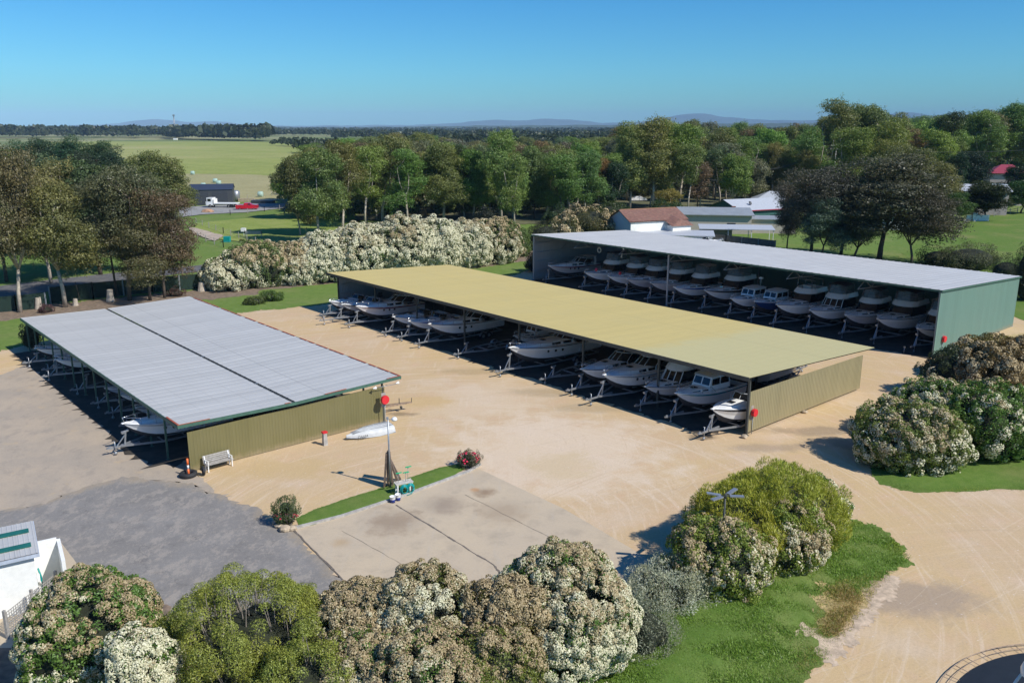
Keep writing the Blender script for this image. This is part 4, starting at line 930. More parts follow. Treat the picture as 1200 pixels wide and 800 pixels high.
def copy_thing(o, loc, rz, label, group=None):
    c = copy_tree(o); c.location = loc; c.rotation_euler = (0, 0, rz); c['label'] = label
    if group: c['group'] = group
    return c
RB = R(221.2)                                   # bows point out of the sheds, to the lower left
GK = 'boats parked under the khaki roof'; TK = 'trailers under the khaki roof'
ordn = ['first', 'second', 'third', 'fourth', 'fifth', 'sixth', 'seventh', 'eighth', 'ninth', 'tenth', 'eleventh', 'twelfth', 'thirteenth', 'fourteenth']
# (u, w of bow, kind, L, B, H, hull, stripe, options, description, trailer ext)
W_ = (.85, .85, .83)
KB = [(50.6, -2.6, 'runabout', 6.0, 2.3, 1.15, W_, 'grey', {}, 'white runabout with a low windscreen, leftmost in the front row under the khaki roof', 1.2),
      (48.0, -2.6, 'runabout', 6.4, 2.4, 1.2, (.45, .46, .48), 'black', dict(canopy='canvas_dark'), 'grey-hulled runabout with a dark stripe, second from the left under the khaki roof', 2.6),
      (45.0, -2.6, 'cruiser', 7.6, 2.6, 1.45, (.74, .70, .69), 'maroon', {}, 'big white cruiser with a maroon rub line, third from the left under the khaki roof', 1.4),
      (39.4, -1.9, 'runabout', 6.2, 2.3, 1.2, W_, None, {}, 'plain white runabout, fourth from the left under the khaki roof', 1.3),
      (36.8, -1.8, 'runabout', 6.2, 2.3, 1.2, W_, 'blue', {}, 'white boat with a bright blue gunwale, fifth from the left under the khaki roof', 1.3),
      (33.5, -1.8, 'cruiser', 8.2, 2.7, 1.45, W_, None, {}, 'long white cruiser beside the blue-edged boat under the khaki roof', 1.6),
      (26.4, 2.6, 'cabin', 5.0, 2.0, .95, W_, 'black', {}, 'small white cabin boat set further back behind an empty trailer', .9),
      (21.4, -2.3, 'cruiser', 9.6, 3.0, 1.6, (.76, .76, .74), None, dict(canopy=None), 'largest white cruiser with dark portholes in the middle of the khaki shed', 1.5),
      (13.9, -1.5, 'cruiser', 6.6, 2.4, 1.25, W_, None, dict(), 'white sports cruiser with a dark windscreen, fifth from the right under the khaki roof', 1.5),
      (11.3, -1.8, 'cruiser', 7.4, 2.7, 1.4, W_, 'grey', dict(canopy='canvas_dark'), 'broad white cruiser with a long trailer drawbar, fourth from the right under the khaki roof', 1.8),
      (8.0, -.9, 'flybridge', 6.0, 2.3, 1.1, (.62, .63, .64), None, dict(canopy=None), 'grey-white boat with a small upper deck, third from the right under the khaki roof', 1.0),
      (5.0, -1.2, 'cabin', 6.8, 2.5, 1.35, (.70, .69, .68), 'teal', {}, 'cream cabin boat with two square front windows, second from the right under the khaki roof', 1.0),
      (1.45, -1.9, 'runabout', 6.4, 2.4, 1.25, (.76, .76, .74), 'black', dict(canopy='canvas_light', rail=False), 'white runabout with a black side band beside the khaki end wall', 1.3)]
for i, (u, w, kind, L, B, H, hc, st, kw, lab, ext) in enumerate(KB):
    make_boat(kind, L, B, H, lab, FK(w, u, .03), RB, hc, st, GK, **kw)
    make_trailer(L, B, 'galvanised trailer carrying the ' + ' '.join(lab.split(',')[0].split()[:9]).rstrip(','), FK(w, u, .03), RB, ext, 1 if L < 5.5 else 2, .5, TK, post_h=H * .75)
for (u, w, L, lab) in ((28.2, -1.5, 5.8, 'empty galvanised trailer in front of the small set-back cabin boat'), (17.5, -1.0, 5.6, 'empty low trailer right of the largest cruiser under the khaki roof')):
    make_trailer(L, 2.2, lab, FK(w, u, .03), RB, 1.4, 1, .45, TK, post_h=.8)
# second row, backs to the first
RBb = R(41.2)
backs = [('cruiser', 'canvas_light'), ('cabin', None), ('cruiser', 'canvas_light'), ('cabin', None), ('cruiser', 'canvas_dark'), ('cruiser', None), ('cabin', None), ('runabout', None), ('cruiser', 'canvas_light'), ('cabin', None)]
for i, (kd, cn) in enumerate(backs):
    u = 50.5 - i * 5.0; L = (6.6, 6, 7, 6.2, 7, 6.8, 6, 6, 6.5, 6)[i]
    lab = 'white boat in the dark back row under the khaki roof, %s from the left' % ordn[i]
    make_boat(kd, L, 2.4, (1.3 if kd != 'cabin' else 1.35), lab, FK(15.6, u, .03), RBb, W_, (None, 'grey', 'blue')[i % 3], 'back row under the khaki roof', canopy=None if kd == 'flybridge' else cn)
    make_trailer(L, 2.4, 'trailer in the dark back row under the khaki roof, %s from the left' % ordn[i], FK(15.6, u, .03), RBb, 1.1, 2, .5, 'back row trailers under the khaki roof')
# green shed
CB = [(50.0, .2, 'cruiser', 8.6, 2.8, 1.5, (.55, .52, .50), 'maroon', dict(canopy='canvas_light'), 'grey-white cruiser with a dark band against the inside left wall of the green shed'),
      (43.2, .0, 'flybridge', 8.4, 2.9, 1.5, W_, None, dict(canopy='canvas_dark'), 'white boat with a pink buoy, second from the left in the green shed'),
      (39.4, .2, 'flybridge', 8.2, 2.8, 1.5, W_, None, dict(canopy='canvas_dark'), 'white boat with a red buoy, third from the left in the green shed'),
      (36.2, .0, 'flybridge', 8.6, 2.9, 1.55, (.55, .52, .53), None, dict(canopy='canvas_dark'), 'white boat with a tall smoked enclosure, fourth from the left in the green shed'),
      (32.8, .3, 'flybridge', 8.2, 2.8, 1.55, (.62, .58, .57), None, dict(canopy='canvas_dark'), 'pale boat with a smoked enclosure, fifth from the left in the green shed'),
      (29.3, .2, 'flybridge', 8.4, 2.8, 1.5, W_, 'blue', dict(canopy='canvas_light'), 'white boat with a blue gunwale, sixth from the left in the green shed'),
      (25.3, .6, 'flybridge', 9.4, 3.1, 1.65, (.74, .72, .70), 'black', dict(canopy='canvas_dark', radar=False), 'large flybridge boat just right of the middle post of the green shed'),
      (21.6, .2, 'cabin', 7.2, 2.6, 1.35, W_, None, dict(radar=True), 'white cabin boat with slanted windows, eighth from the left in the green shed'),
      (18.9, .5, 'cabin', 6.8, 2.5, 1.4, (.02, .05, .17), None, dict(), 'navy-hulled cabin boat in the green shed'),
      (15.9, -.1, 'flybridge', 9.2, 3.0, 1.6, W_, None, dict(canopy=None), 'white flybridge boat with a long open foredeck, fifth from the right in the green shed'),
      (12.5, .5, 'flybridge', 8.6, 2.9, 1.5, W_, None, dict(canopy='canvas_dark'), 'flybridge boat with four cabin windows, fourth from the right in the green shed'),
      (9.1, 1.2, 'flybridge', 8.2, 2.8, 1.45, (.60, .57, .56), 'grey', dict(canopy='canvas_dark'), 'rounded white boat, third from the right in the green shed'),
      (5.9, 1.2, 'flybridge', 9.4, 3.1, 1.6, W_, None, dict(canopy='canvas_dark'), 'wide white flybridge cruiser, second from the right in the green shed'),
      (2.1, 1.2, 'flybridge', 7.4, 2.6, 1.35, (.70, .68, .66), 'navy', dict(canopy='canvas_light'), 'white boat with a smoked front, closest to the green end wall')]
for i, (u, w, kind, L, B, H, hc, st, kw, lab) in enumerate(CB):
    make_boat(kind, L, B, H, lab, FC(w, u, .03), RB, hc, st, 'boats lined up inside the green shed', bz=.62, **kw)
    make_trailer(L, B, 'trailer under the ' + lab.replace(' in the green shed', '').replace('the inside left wall of the green shed', 'the inside left wall'), FC(w, u, .03), RB, .95, 2, .55, 'trailers inside the green shed', post_h=H * .8)
for u, w, c, lab in ((43.2, .7, 'pink', 'round pink buoy hanging at the bow rail of the second boat in the green shed'), (39.4, .9, 'red', 'round red buoy hanging at the bow rail of the third boat in the green shed')):
    p = FC(w + .7, u - .55, 2.55); m = MB(); m.lathe([(0, -.22), (.14, -.17), (.21, 0), (.16, .14), (.05, .24), (0, .25)], n=14); tag(m.build('buoy', MATS[c], loc=p), lab, 'buoy')
p = FC(6.0, 46.5, 4.2); m = MB(); tyre_ring(m, .3, .07, axis='Y'); o = m.build('life_ring', MATS['white_paint'], loc=p); o.rotation_euler = (0, 0, R(131)); tag(o, 'white life ring hanging under the left end of the green shed roof', 'life ring')
# grey shed, left face
SB = [(31.8, -.9, 'runabout', 5.2, 2.0, .95, W_, None, {}, 'white runabout bow at the far left end of the grey shed'),
      (28.4, -.2, 'runabout', 4.8, 1.9, .85, (.5, .55, .6), None, {}, 'small pale boat second from the far end of the grey shed'),
      (26.2, -.7, 'runabout', 5.6, 2.1, 1.05, W_, 'grey', {}, 'larger white boat third from the far end of the grey shed'),
      (16.2, .2, 'runabout', 4.6, 1.9, .8, (.35, .42, .52), 'navy', dict(rail=False), 'low blue-grey dinghy hull midway along the grey shed'),
      (13.2, .3, 'runabout', 5.0, 2.0, .95, W_, 'blue', {}, 'white runabout right of the low blue-grey hull in the grey shed'),
      (9.8, .2, 'runabout', 5.0, 2.0, .9, (.5, .52, .55), None, {}, 'small grey-white boat behind the fourth post of the grey shed'),
      (5.9, -1.75, 'cruiser', 6.6, 2.4, 1.25, W_, 'grey', dict(), 'white boat with a chrome bow rail nearest in the grey shed')]
for i, (u, w, kind, L, B, H, hc, st, kw, lab) in enumerate(SB):
    make_boat(kind, L, B, H, lab, FS(w, u, .03), RB, hc, st, 'boats along the left face of the grey shed', bz=.5, **kw)
    make_trailer(L, B, 'trailer under the ' + lab, FS(w, u, .03), RB, 1.0, 1, .48, 'trailers along the left face of the grey shed', post_h=H * .7)
make_trailer(4.6, 1.9, 'empty trailer with a white coupling between two posts of the grey shed', FS(.1, 20.8, .03), RB, 1.1, 1, .45, 'trailers along the left face of the grey shed')
# ================================================================ FOLIAGE
def unit(v): return v / np.maximum(np.linalg.norm(v, axis=1, keepdims=True), 1e-9)
def quads_mesh(name, P, N, size, aspect, rnd, cl, mats, U=None, rng=rs, extra=None, sub=None):
    """leaf-sized rhombic faces at P facing N; U optional long-axis direction"""
    n = len(P)
    if U is None: U = rng.normal(size=(n, 3))
    U = unit(U - N * (U * N).sum(1, keepdims=True)); V = np.cross(N, U)
    a = (size * .5)[:, None]; b = a * aspect
    bend = N * a * .18
    Q = np.stack([P + U * a - bend, P + V * b, P - U * a - bend, P - V * b], 1).reshape(-1, 3)
    F = np.arange(4 * n).reshape(n, 4)
    return raw_mesh(name, [(Q, F)], np.asarray(rnd), np.asarray(cl), mats)
def raw_mesh(name, blocks, rnd, cl, mats, midx=None, smooth=False):
    V = []; loops = []; cnt = []; b = 0
    for Q, F in blocks: V.append(Q); loops.append((F + b).ravel()); cnt.append(np.full(len(F), F.shape[1])); b += len(Q)
    V = np.concatenate(V); loops = np.concatenate(loops); cnt = np.concatenate(cnt)
    me = bpy.data.meshes.new(name); me.vertices.add(len(V)); me.vertices.foreach_set('co', V.astype(np.float32).ravel())
    me.loops.add(len(loops)); me.loops.foreach_set('vertex_index', loops.astype(np.int32))
    me.polygons.add(len(cnt)); me.polygons.foreach_set('loop_start', np.concatenate([[0], np.cumsum(cnt)[:-1]]).astype(np.int32))
    if midx is not None: me.polygons.foreach_set('material_index', midx.astype(np.int32))
    for nm, a in (('rnd', rnd), ('cl', cl)):
        at = me.attributes.new(nm, 'FLOAT', 'FACE'); at.data.foreach_set('value', np.asarray(a, np.float32))
    for m in (mats if isinstance(mats, (list, tuple)) else [mats]): me.materials.append(m)
    me.update(calc_edges=True); me.validate(); return me
def sph(n, rng): return unit(rng.normal(size=(n, 3)))

TWN = dict(gum=9.0, tall=7.0, dense=10.2, iron=9.8, pine=10.4)
def crown_mesh(seed, kind='gum'):
    """unit tree: height 16, crown about 9 wide; returns crown and trunk meshes"""
    g = np.random.RandomState(seed); H = 16.0
    if kind == 'gum': zc, Rz, Rx, ncl, cr, nl, ls, asp = 9.6, 6.3, 4.0, 52, (.85, 1.6), 640, .27, .36
    if kind == 'tall': zc, Rz, Rx, ncl, cr, nl, ls, asp = 9.6, 6.3, 2.9, 42, (.75, 1.35), 620, .26, .36
    if kind == 'dense': zc, Rz, Rx, ncl, cr, nl, ls, asp = 8.8, 7.0, 4.6, 60, (1.0, 1.8), 480, .32, .42
    if kind == 'iron': zc, Rz, Rx, ncl, cr, nl, ls, asp = 9.3, 6.5, 4.3, 84, (.8, 1.45), 600, .25, .36
    if kind == 'pine': zc, Rz, Rx, ncl, cr, nl, ls, asp = 8.4, 7.4, 5.0, 80, (.9, 1.6), 420, .34, .26
    # the crown is a handful of uneven limbs' worth of leaf masses, not one ball
    lob = []
    for k in range({'gum': 6, 'tall': 6, 'dense': 7, 'iron': 8, 'pine': 9}[kind]):
        a = g.uniform(0, 6.283); q = g.uniform(.15, .62) if k else 0; zz = g.uniform(-.62, .55) if k else .42; q *= 1.15 if zz < 0 else .8
        lob.append((np.array([math.cos(a) * q * Rx, math.sin(a) * q * Rx, zc + zz * Rz]), np.array([Rx * g.uniform(.42, .62), Rx * g.uniform(.42, .62), Rz * g.uniform(.26, .44)])))
    C = []; tries = 0
    while len(C) < ncl and tries < 9000:
        tries += 1; c0, r0_ = lob[tries % len(lob)]; d = sph(1, g)[0]; p = c0 + d * r0_ * g.uniform(.3, 1.0) ** .5; rad = g.uniform(*cr)
        if p[2] < zc - Rz * .95: continue
        if all(np.linalg.norm(p - q[0]) > .62 * (rad + q[1]) * (.5 if kind in ('dense', 'pine', 'iron') else .62) for q in C): C.append((p, rad))
    P = []; N = []; S = []; CL = []; RN = []
    for c, r in C:
        m = int(nl * (r / 1.3) ** 2); d = sph(m, g); d[:, 2] = d[:, 2] * .9 + .12; d = unit(d)
        rr = r * (.55 + .5 * g.rand(m) ** .5) * (1 + .25 * np.sin(d[:, 0] * 5 + c[0]) * np.sin(d[:, 1] * 5 + c[1]) + .15 * np.sin(d[:, 2] * 9 + c[2]))
        p = c + d * rr[:, None] * np.array([1.1, 1.1, .78]); P.append(p); N.append(unit(d + g.normal(size=(m, 3)) * .55))
        S.append(ls * g.uniform(.6, 1.35, m)); CL.append(np.full(m, g.rand())); RN.append(g.rand(m))
    # sprays hanging off the clumps for a ragged outline
    for c, r in C:
        m = int(nl * .16); d = sph(m, g); k = g.randint(0, 5, m); dirs = sph(5, g)[k]; t = g.rand(m)[:, None]
        p = c + dirs * r * (.9 + .75 * t) + d * .22; p[:, 2] -= .2; P.append(p); N.append(sph(m, g)); S.append(ls * g.uniform(.5, 1., m)); CL.append(np.full(m, g.rand())); RN.append(g.rand(m))
    P = np.concatenate(P); N = np.concatenate(N)
    zt = np.percentile(P[:, 2], 99.8); wr = np.percentile(np.hypot(P[:, 0], P[:, 1]), 97) / (TWN[kind] / 2); kz_ = 16.0 / zt; P = P * np.array([1 / wr, 1 / wr, kz_]); C = [(c * np.array([1 / wr, 1 / wr, kz_]), r) for c, r in C]; zc *= kz_; Rx /= wr
    U = np.tile([0, 0, -1.0], (len(P), 1)) + g.normal(size=P.shape) * .8
    crown = quads_mesh('crown_' + kind, P, N, np.concatenate(S), asp * 1.3, np.concatenate(RN), np.concatenate(CL), LEAF, U, g)
    # trunk and limbs
    mb = MB(); r0 = .19 if kind != 'tall' else .16; lean = g.uniform(-.6, .6, 2)
    fork = {'gum': 5.0, 'tall': 6.2, 'dense': 3.2, 'iron': 4.2, 'pine': 12}[kind]
    tr = [(0, 0, -.1), (lean[0] * .2, lean[1] * .2, fork * .5), (lean[0], lean[1], fork)]
    mb.tube(tr, [r0 * 1.25, r0, r0 * .82], 9); top = Vector(tr[-1])
    k = 1 if kind == 'pine' else (5 if kind in ('gum', 'iron') else 4); limbs = []
    for i in range(k):
        a = 6.283 * i / k + g.uniform(-.5, .5); q = Rx * g.uniform(.3, .55); e = Vector((math.cos(a) * q + lean[0], math.sin(a) * q + lean[1], zc + g.uniform(-.5, 2.4)))
        mid = top.lerp(e, .5) + Vector((math.cos(a), math.sin(a), -.3)) * .35; mb.tube([top, mid, e], [r0 * .62, r0 * .42, r0 * .2], 7); limbs += [top.lerp(mid, .5), mid, mid.lerp(e, .5), e]
    for c, r in C:
        q = min(limbs, key=lambda l: (l - Vector(c)).length + max(0, l.z - c[2]) * 1.2); md = q.lerp(Vector(c), .5) + Vector((0, 0, -.25))
        mb.tube([q, md, Vector(c)], [r0 * .26, r0 * .17, .03], 5, caps=False)
    tm = mb.build('trunk_src', MATS['bark_pale']); me = tm.data; bpy.data.objects.remove(tm); me.name = 'trunk_' + kind
    return crown, me
TREES = {'gum': [crown_mesh(s, 'gum') for s in (1, 2, 3, 4)], 'tall': [crown_mesh(s, 'tall') for s in (11, 12, 13)], 'dense': [crown_mesh(s, 'dense') for s in (21, 22, 23)],
         'iron': [crown_mesh(s, 'iron') for s in (31, 32, 33)], 'pine': [crown_mesh(s, 'pine') for s in (41, 42)]}
TW = dict(TWN)
trunk_dark = {}
OLIVE = (.190, .220, .065); MID = (.145, .205, .055); BRIGHT = (.185, .26, .06); DARK = (.022, .048, .022); BROWN = (.115, .085, .042); PURP = (.085, .060, .052); GREYG = (.16, .18, .11); RUST = (.20, .12, .05); YEL = (.24, .20, .05)
tcount = [0]
def tree(px, yb, yt, kind, colr, wpx, label, group=None, bark=None, X=None, var=None, name='gum_tree'):
    i = tcount[0]; tcount[0] += 1; q = random.Random(i * 7 + 3)
    loc = G(px, yb); h = HT(yt, loc[1]); w = wpx * PXM(yb) * 1.12; vs = TREES[kind]; cm, tm = vs[(var if var is not None else i) % len(vs)]
    sx = w / TW[kind]; szz = h / 15.9
    t = thing(name, label, 'tree', (*loc, 0), q.uniform(0, 6.28), group)
    for nm, me in (('trunk', tm), ('crown', cm)):
        o = bpy.data.objects.new(nm, me); COL.objects.link(o); o.parent = t; o.scale = (sx, sx, szz)
        if nm == 'crown': o.color = tuple(c * q.uniform(.85, 1.18) for c in colr) + (1,)
        elif bark == 'dark': o.material_slots[0].link = 'OBJECT'; o.material_slots[0].material = MATS['bark_dark']
    return t

# -------- flowering shrubs
def shrub_data(ells, lr, dens, leaf, seed, flower=0., cov=.9, fsize=.11, old=.5, gap=-.45, ftop=0., frnd=.5, nfac=1.25, core=.86, aspect=.5, up=0., nsd=.55, fl_noise=.5, spread=1., hang=0.):
    g = np.random.RandomState(seed); E = [np.array(e, float) for e in ells]; L = []; LN = []
    for k, e in enumerate(E):
        rx, ry, rz = e[3:]; area = 4 * math.pi * (((rx * ry) ** 1.6 + (rx * rz) ** 1.6 + (ry * rz) ** 1.6) / 3) ** (1 / 1.6); n = int(area / (lr * lr * nfac))
        d = sph(n, g); p = e[:3] + d * e[3:]; nn = unit(d / e[3:]); ok = p[:, 2] > .12
        for j, f in enumerate(E):
            if j != k: ok &= (((p - f[:3]) / f[3:]) ** 2).sum(1) > .92
        L.append(p[ok]); LN.append(nn[ok])
    L = np.concatenate(L); LN = np.concatenate(LN); n = len(L); R_ = lr * g.uniform(.45, 1.45, n); rb_ = max(E[0][3], .4); L = L + LN * (vnoise(L, 1.5 / rb_, seed + 50) * .11 * rb_ + vnoise(L, 3.6 / rb_, seed + 51) * .05 * rb_)[:, None]; sp_ = g.rand(n) < .06; L = L + LN * (sp_ * lr * .9)[:, None]; R_ = np.where(sp_, R_ * .6, R_); L = L + LN * (g.normal(size=n) * lr * .5 + lr * .5 * vnoise(L, .9 / lr * .45, seed + 31))[:, None]
    fn = vnoise(L, fl_noise, seed + 5); fl = (g.rand(n) * frnd + np.clip((fn + 1) * .5, 0, 1) * (1.3 - frnd)) < flower * 1.12 - ftop * np.clip(LN[:, 2] - .25, 0, 1)
    oldn = 1 / (1 + np.exp(-2.2 * (vnoise(L, .55, seed + 9) * .7 + (LN[:, 2] - .35) * .9 + (old - .5) * 2.2 + g.normal(size=n) * .3)))
    # leaves
    m = np.maximum((dens * R_ ** 2 / lr ** 2).astype(int), 4); idx = np.repeat(np.arange(n), m); d = unit(sph(len(idx), g) + LN[idx] * .75)
    rad = R_[idx] * (.70 + .38 * g.rand(len(idx)) ** .5); P = L[idx] - LN[idx] * (R_[idx] * .35)[:, None] + d * rad[:, None] * spread
    N = unit(d + g.normal(size=P.shape) * nsd); U = None
    if up: U = d * .8 + np.array([0, 0, up]) + g.normal(size=P.shape) * .25; N = sph(len(idx), g)
    ok = P[:, 2] > .03; clv = g.rand(n)
    leaves = (P[ok], N[ok], leaf * g.uniform(.6, 1.3, ok.sum()), g.rand(ok.sum()), clv[idx][ok], None if U is None else U[ok])
    # flower heads: little five-sided domes
    fi = np.nonzero(fl)[0]; fm = np.maximum((cov * 2 * math.pi * .75 * R_[fi] ** 2 / (fsize ** 2 * .6)).astype(int), 2); idx = np.repeat(fi, fm); d = unit(sph(len(idx), g) + LN[idx] * 1.0)
    P = L[idx] - LN[idx] * (R_[idx] * .35)[:, None] + d * (R_[idx] * (1.04 + .08 * g.rand(len(idx))))[:, None]; ok = (P[:, 2] > .05) & (vnoise(P, 1.1 / max(fsize, .08) ** .5, seed + 3) > gap + g.normal(size=len(P)) * .2)
    P = P[ok]; N = unit(d[ok] + g.normal(size=P.shape) * .35); s = fsize * .5 * g.uniform(.65, 1.35, len(P)); U = unit(np.cross(N, sph(len(P), g))); V = np.cross(N, U)
    ring = [P + (U * math.cos(6.283 * k / 5) + V * math.sin(6.283 * k / 5)) * s[:, None] for k in range(5)]; Q = np.stack(ring + [P + N * (s * .55)[:, None]], 1).reshape(-1, 3)
    b = np.arange(len(P))[:, None] * 6; F = np.concatenate([np.concatenate([b + k, b + (k + 1) % 5, b + 5], 1) for k in range(5)]); rn = np.tile(g.rand(len(P)), 5); oc = np.tile(np.clip(oldn[idx][ok] + g.normal(size=len(P)) * .15, 0, 1), 5)
    return leaves, (Q, F, rn, oc), E, core, L, R_
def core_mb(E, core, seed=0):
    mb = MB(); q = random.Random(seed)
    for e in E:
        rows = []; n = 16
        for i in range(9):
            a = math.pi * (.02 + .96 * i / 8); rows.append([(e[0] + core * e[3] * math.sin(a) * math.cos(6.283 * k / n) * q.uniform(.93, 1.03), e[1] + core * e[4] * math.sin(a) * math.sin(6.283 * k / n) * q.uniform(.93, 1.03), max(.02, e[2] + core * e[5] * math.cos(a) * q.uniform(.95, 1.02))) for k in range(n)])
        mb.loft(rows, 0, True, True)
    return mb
def shrub(name, label, loc, ells, colr, lr=.42, dens=60, leaf=.13, seed=0, group=None, twigs=0, cat='shrub', **kw):
    lv, fl, E, core, L, R_ = shrub_data(ells, lr, dens, leaf, seed, **kw)
    t = thing(name, label, cat, (loc[0], loc[1], 0), 0, group); up = kw.get('up', 0)
    me = quads_mesh('foliage', lv[0], lv[1], lv[2], kw.get('aspect', .5), lv[3], lv[4], LEAF, lv[5], np.random.RandomState(seed))
    o = bpy.data.objects.new('foliage', me); COL.objects.link(o); o.parent = t; o.color = (*colr, 1)
    if core > 0: core_mb(E, core, seed).build('branch_core', MATS['core'], t)
    if len(fl[1]) > 10:
        me = raw_mesh('blossom', [(fl[0], fl[1])], fl[2], fl[3], FLOWER); o = bpy.data.objects.new('blossom', me); COL.objects.link(o); o.parent = t
    if twigs:
        mb = MB(); g = np.random.RandomState(seed + 77); sel = g.choice(len(L), min(twigs, len(L)), False)
        for i in sel:
            e = min(E, key=lambda e: np.linalg.norm(e[:2] - L[i][:2])); b = np.array([e[0], e[1], .1]); md = b * .45 + L[i] * .55 + g.normal(size=3) * .12; md[2] -= .15
            mb.tube([b, md, L[i] * .98 + md * .02], [.045, .028, .010], 5, caps=False)
        mb.build('branches', MATS['twig'], t)
    return t
LF = (.115, .205, .040); LFY = (.14, .155, .030); LFG = (.20, .215, .03)
def gx(px, Y): return (px - 600) / CF * (CP + 0) and 0
def atY(px, py, Y):                            # world x,z of a photo point at depth Y
    v = (400 - py) / CF; a = (px - 600) / CF; t = Y / (CP + v * SP); return (a * t, Y, CH + (-SP + v * CP) * t)
def fshrub(cpx, Y, toppy, wpx, label, seed, name='flowering_shrub', depth=1., lobes=3, extra=(), **kw):
    """shrub whose crest reaches photo row toppy at depth Y"""
    x, _, z = atY(cpx, toppy, Y); xl = atY(cpx - wpx / 2, toppy, Y)[0]; xr = atY(cpx + wpx / 2, toppy, Y)[0]; rx = (xr - xl) / 2; g = np.random.RandomState(seed)
    ells = [(0, 0, z * .48, rx * .92, rx * .85 * depth, z * .52)]
    for i in range(lobes):
        a = 6.283 * i / lobes + g.uniform(-.4, .4); ells.append((math.cos(a) * rx * .42, math.sin(a) * rx * .42 * depth, z * g.uniform(.38, .46), rx * g.uniform(.55, .62), rx * g.uniform(.5, .6), z * g.uniform(.40, .50)))
    ells += list(extra)
    return shrub(name, label, (x, Y), ells, kw.pop('colr', LF), seed=seed, **kw)
# foreground row, left to right
GF = 'big shrubs along the front garden bed'
fshrub(104, 27.6, 682, 178, 'tan and cream flowering shrub beside the white amenities block', 101, depth=.95, flower=.58, old=.44, frnd=.85, lr=.19, dens=40, leaf=.11, fsize=.055, cov=.9, gap=-.9, group=GF)
fshrub(160, 25.1, 742, 88, 'small white blossomed shrub at the bottom edge between two bigger shrubs', 102, flower=.85, old=.15, lr=.2, dens=34, leaf=.09, fsize=.055, cov=.95, group=GF)
fshrub(290, 27.0, 690, 210, 'open green shrub with bare grey twigs showing and no blossom', 103, name='green_shrub', depth=.9, lobes=4, colr=(.28, .31, .06), lr=.40, nfac=1.75, dens=300, leaf=.08, flower=0., core=.55, aspect=.35, twigs=900, spread=.85, group=GF)
fshrub(425, 27.4, 686, 134, 'brown-topped flowering shrub right of the open green shrub', 104, flower=.96, old=.66, lr=.19, dens=34, leaf=.09, fsize=.052, cov=.9, gap=-.9, group=GF, colr=(.10, .12, .03))
fshrub(498, 27.6, 675, 146, 'mottled brown and cream shrub in the middle of the front row', 105, flower=.90, old=.56, lr=.19, frnd=.7, dens=34, leaf=.09, fsize=.052, cov=.9, gap=-.9, group=GF, colr=(.11, .13, .03))
fshrub(590, 27.1, 686, 112, 'dull olive-brown shrub squeezed against the biggest white shrub', 106, flower=.72, old=.95, lr=.24, dens=50, leaf=.09, fsize=.06, cov=1., group=GF, colr=(.13, .12, .03))
fshrub(662, 28.4, 648, 158, 'largest shrub in the front row covered in cream white blossom', 107, lobes=5, flower=.88, old=.40, frnd=.8, lr=.20, dens=36, leaf=.10, fsize=.055, cov=.95, gap=-.9, group=GF)
fshrub(360, 24.9, 752, 150, 'low green shrub at the bottom edge below the open green shrub', 108, name='green_shrub', colr=(.26, .30, .06), lr=.38, nfac=1.75, dens=260, leaf=.085, flower=0., core=.6, aspect=.35, twigs=300, spread=.85, group=GF)
fshrub(500, 25.0, 756, 190, 'cream and brown blossomed shrub at the bottom centre edge', 109, flower=.9, old=.5, lr=.2, dens=36, leaf=.09, fsize=.055, group=GF)
fshrub(575, 25.4, 742, 120, 'olive-brown blossomed shrub at the bottom edge left of the biggest white shrub', 131, flower=.75, old=.85, lr=.2, dens=36, leaf=.09, fsize=.05, cov=.9, gap=-.6, group=GF, colr=(.16, .19, .04))
fshrub(420, 25.2, 752, 110, 'tan blossomed shrub low at the bottom edge beside the open green shrub', 132, flower=.8, old=.6, lr=.2, dens=36, leaf=.09, fsize=.05, cov=.9, gap=-.6, group=GF)
# grey-green shrubs right of them
fshrub(783, 33.0, 668, 92, 'silvery grey-green shrub beside the corner of the concrete', 110, name='grey_shrub', colr=(.50, .52, .40), lr=.3, dens=80, leaf=.11, flower=0., core=.72, aspect=.22, up=.7, spread=1.15, twigs=60)
fshrub(757, 29.6, 712, 66, 'dark grey-green shrub tucked behind the biggest white shrub', 111, name='grey_shrub', colr=(.28, .30, .21), lr=.3, dens=80, leaf=.10, flower=0., core=.75, aspect=.22, up=.7, spread=1.15)
# island group
GI = 'shrubs on the grass island'
fshrub(846, 34.4, 612, 112, 'cream-brown flowering shrub at the left front of the island', 112, flower=.85, old=.78, ftop=.15, frnd=.8, lobes=5, lr=.26, dens=60, leaf=.11, fsize=.075, cov=.85, gap=-.2, colr=(.22, .28, .05), group=GI)
fshrub(874, 37.0, 578, 128, 'golden green feathery shrub around the four-headed light pole', 113, name='golden_shrub', colr=(.38, .38, .05), lr=.36, dens=150, leaf=.20, flower=0., core=.82, aspect=.13, up=.8, spread=1.05, group=GI)
fshrub(912, 38.4, 554, 146, 'tallest golden green shrub at the crest of the island group', 114, name='golden_shrub', colr=(.34, .36, .05), lr=.38, dens=150, leaf=.20, flower=0., core=.82, aspect=.13, up=.8, spread=1.05, group=GI)
fshrub(930, 36.3, 592, 84, 'white blossomed shrub overhanging the grass on the right of the island', 115, flower=1.0, old=.5, ftop=.6, lr=.24, dens=60, leaf=.11, fsize=.075, cov=.85, gap=-.2, colr=(.22, .28, .05), group=GI)
fshrub(956, 39.8, 562, 74, 'small grey-white flowering shrub at the far right end of the island group', 116, flower=.9, old=.40, lr=.24, dens=60, leaf=.11, fsize=.075, cov=.8, gap=-.2, group=GI)
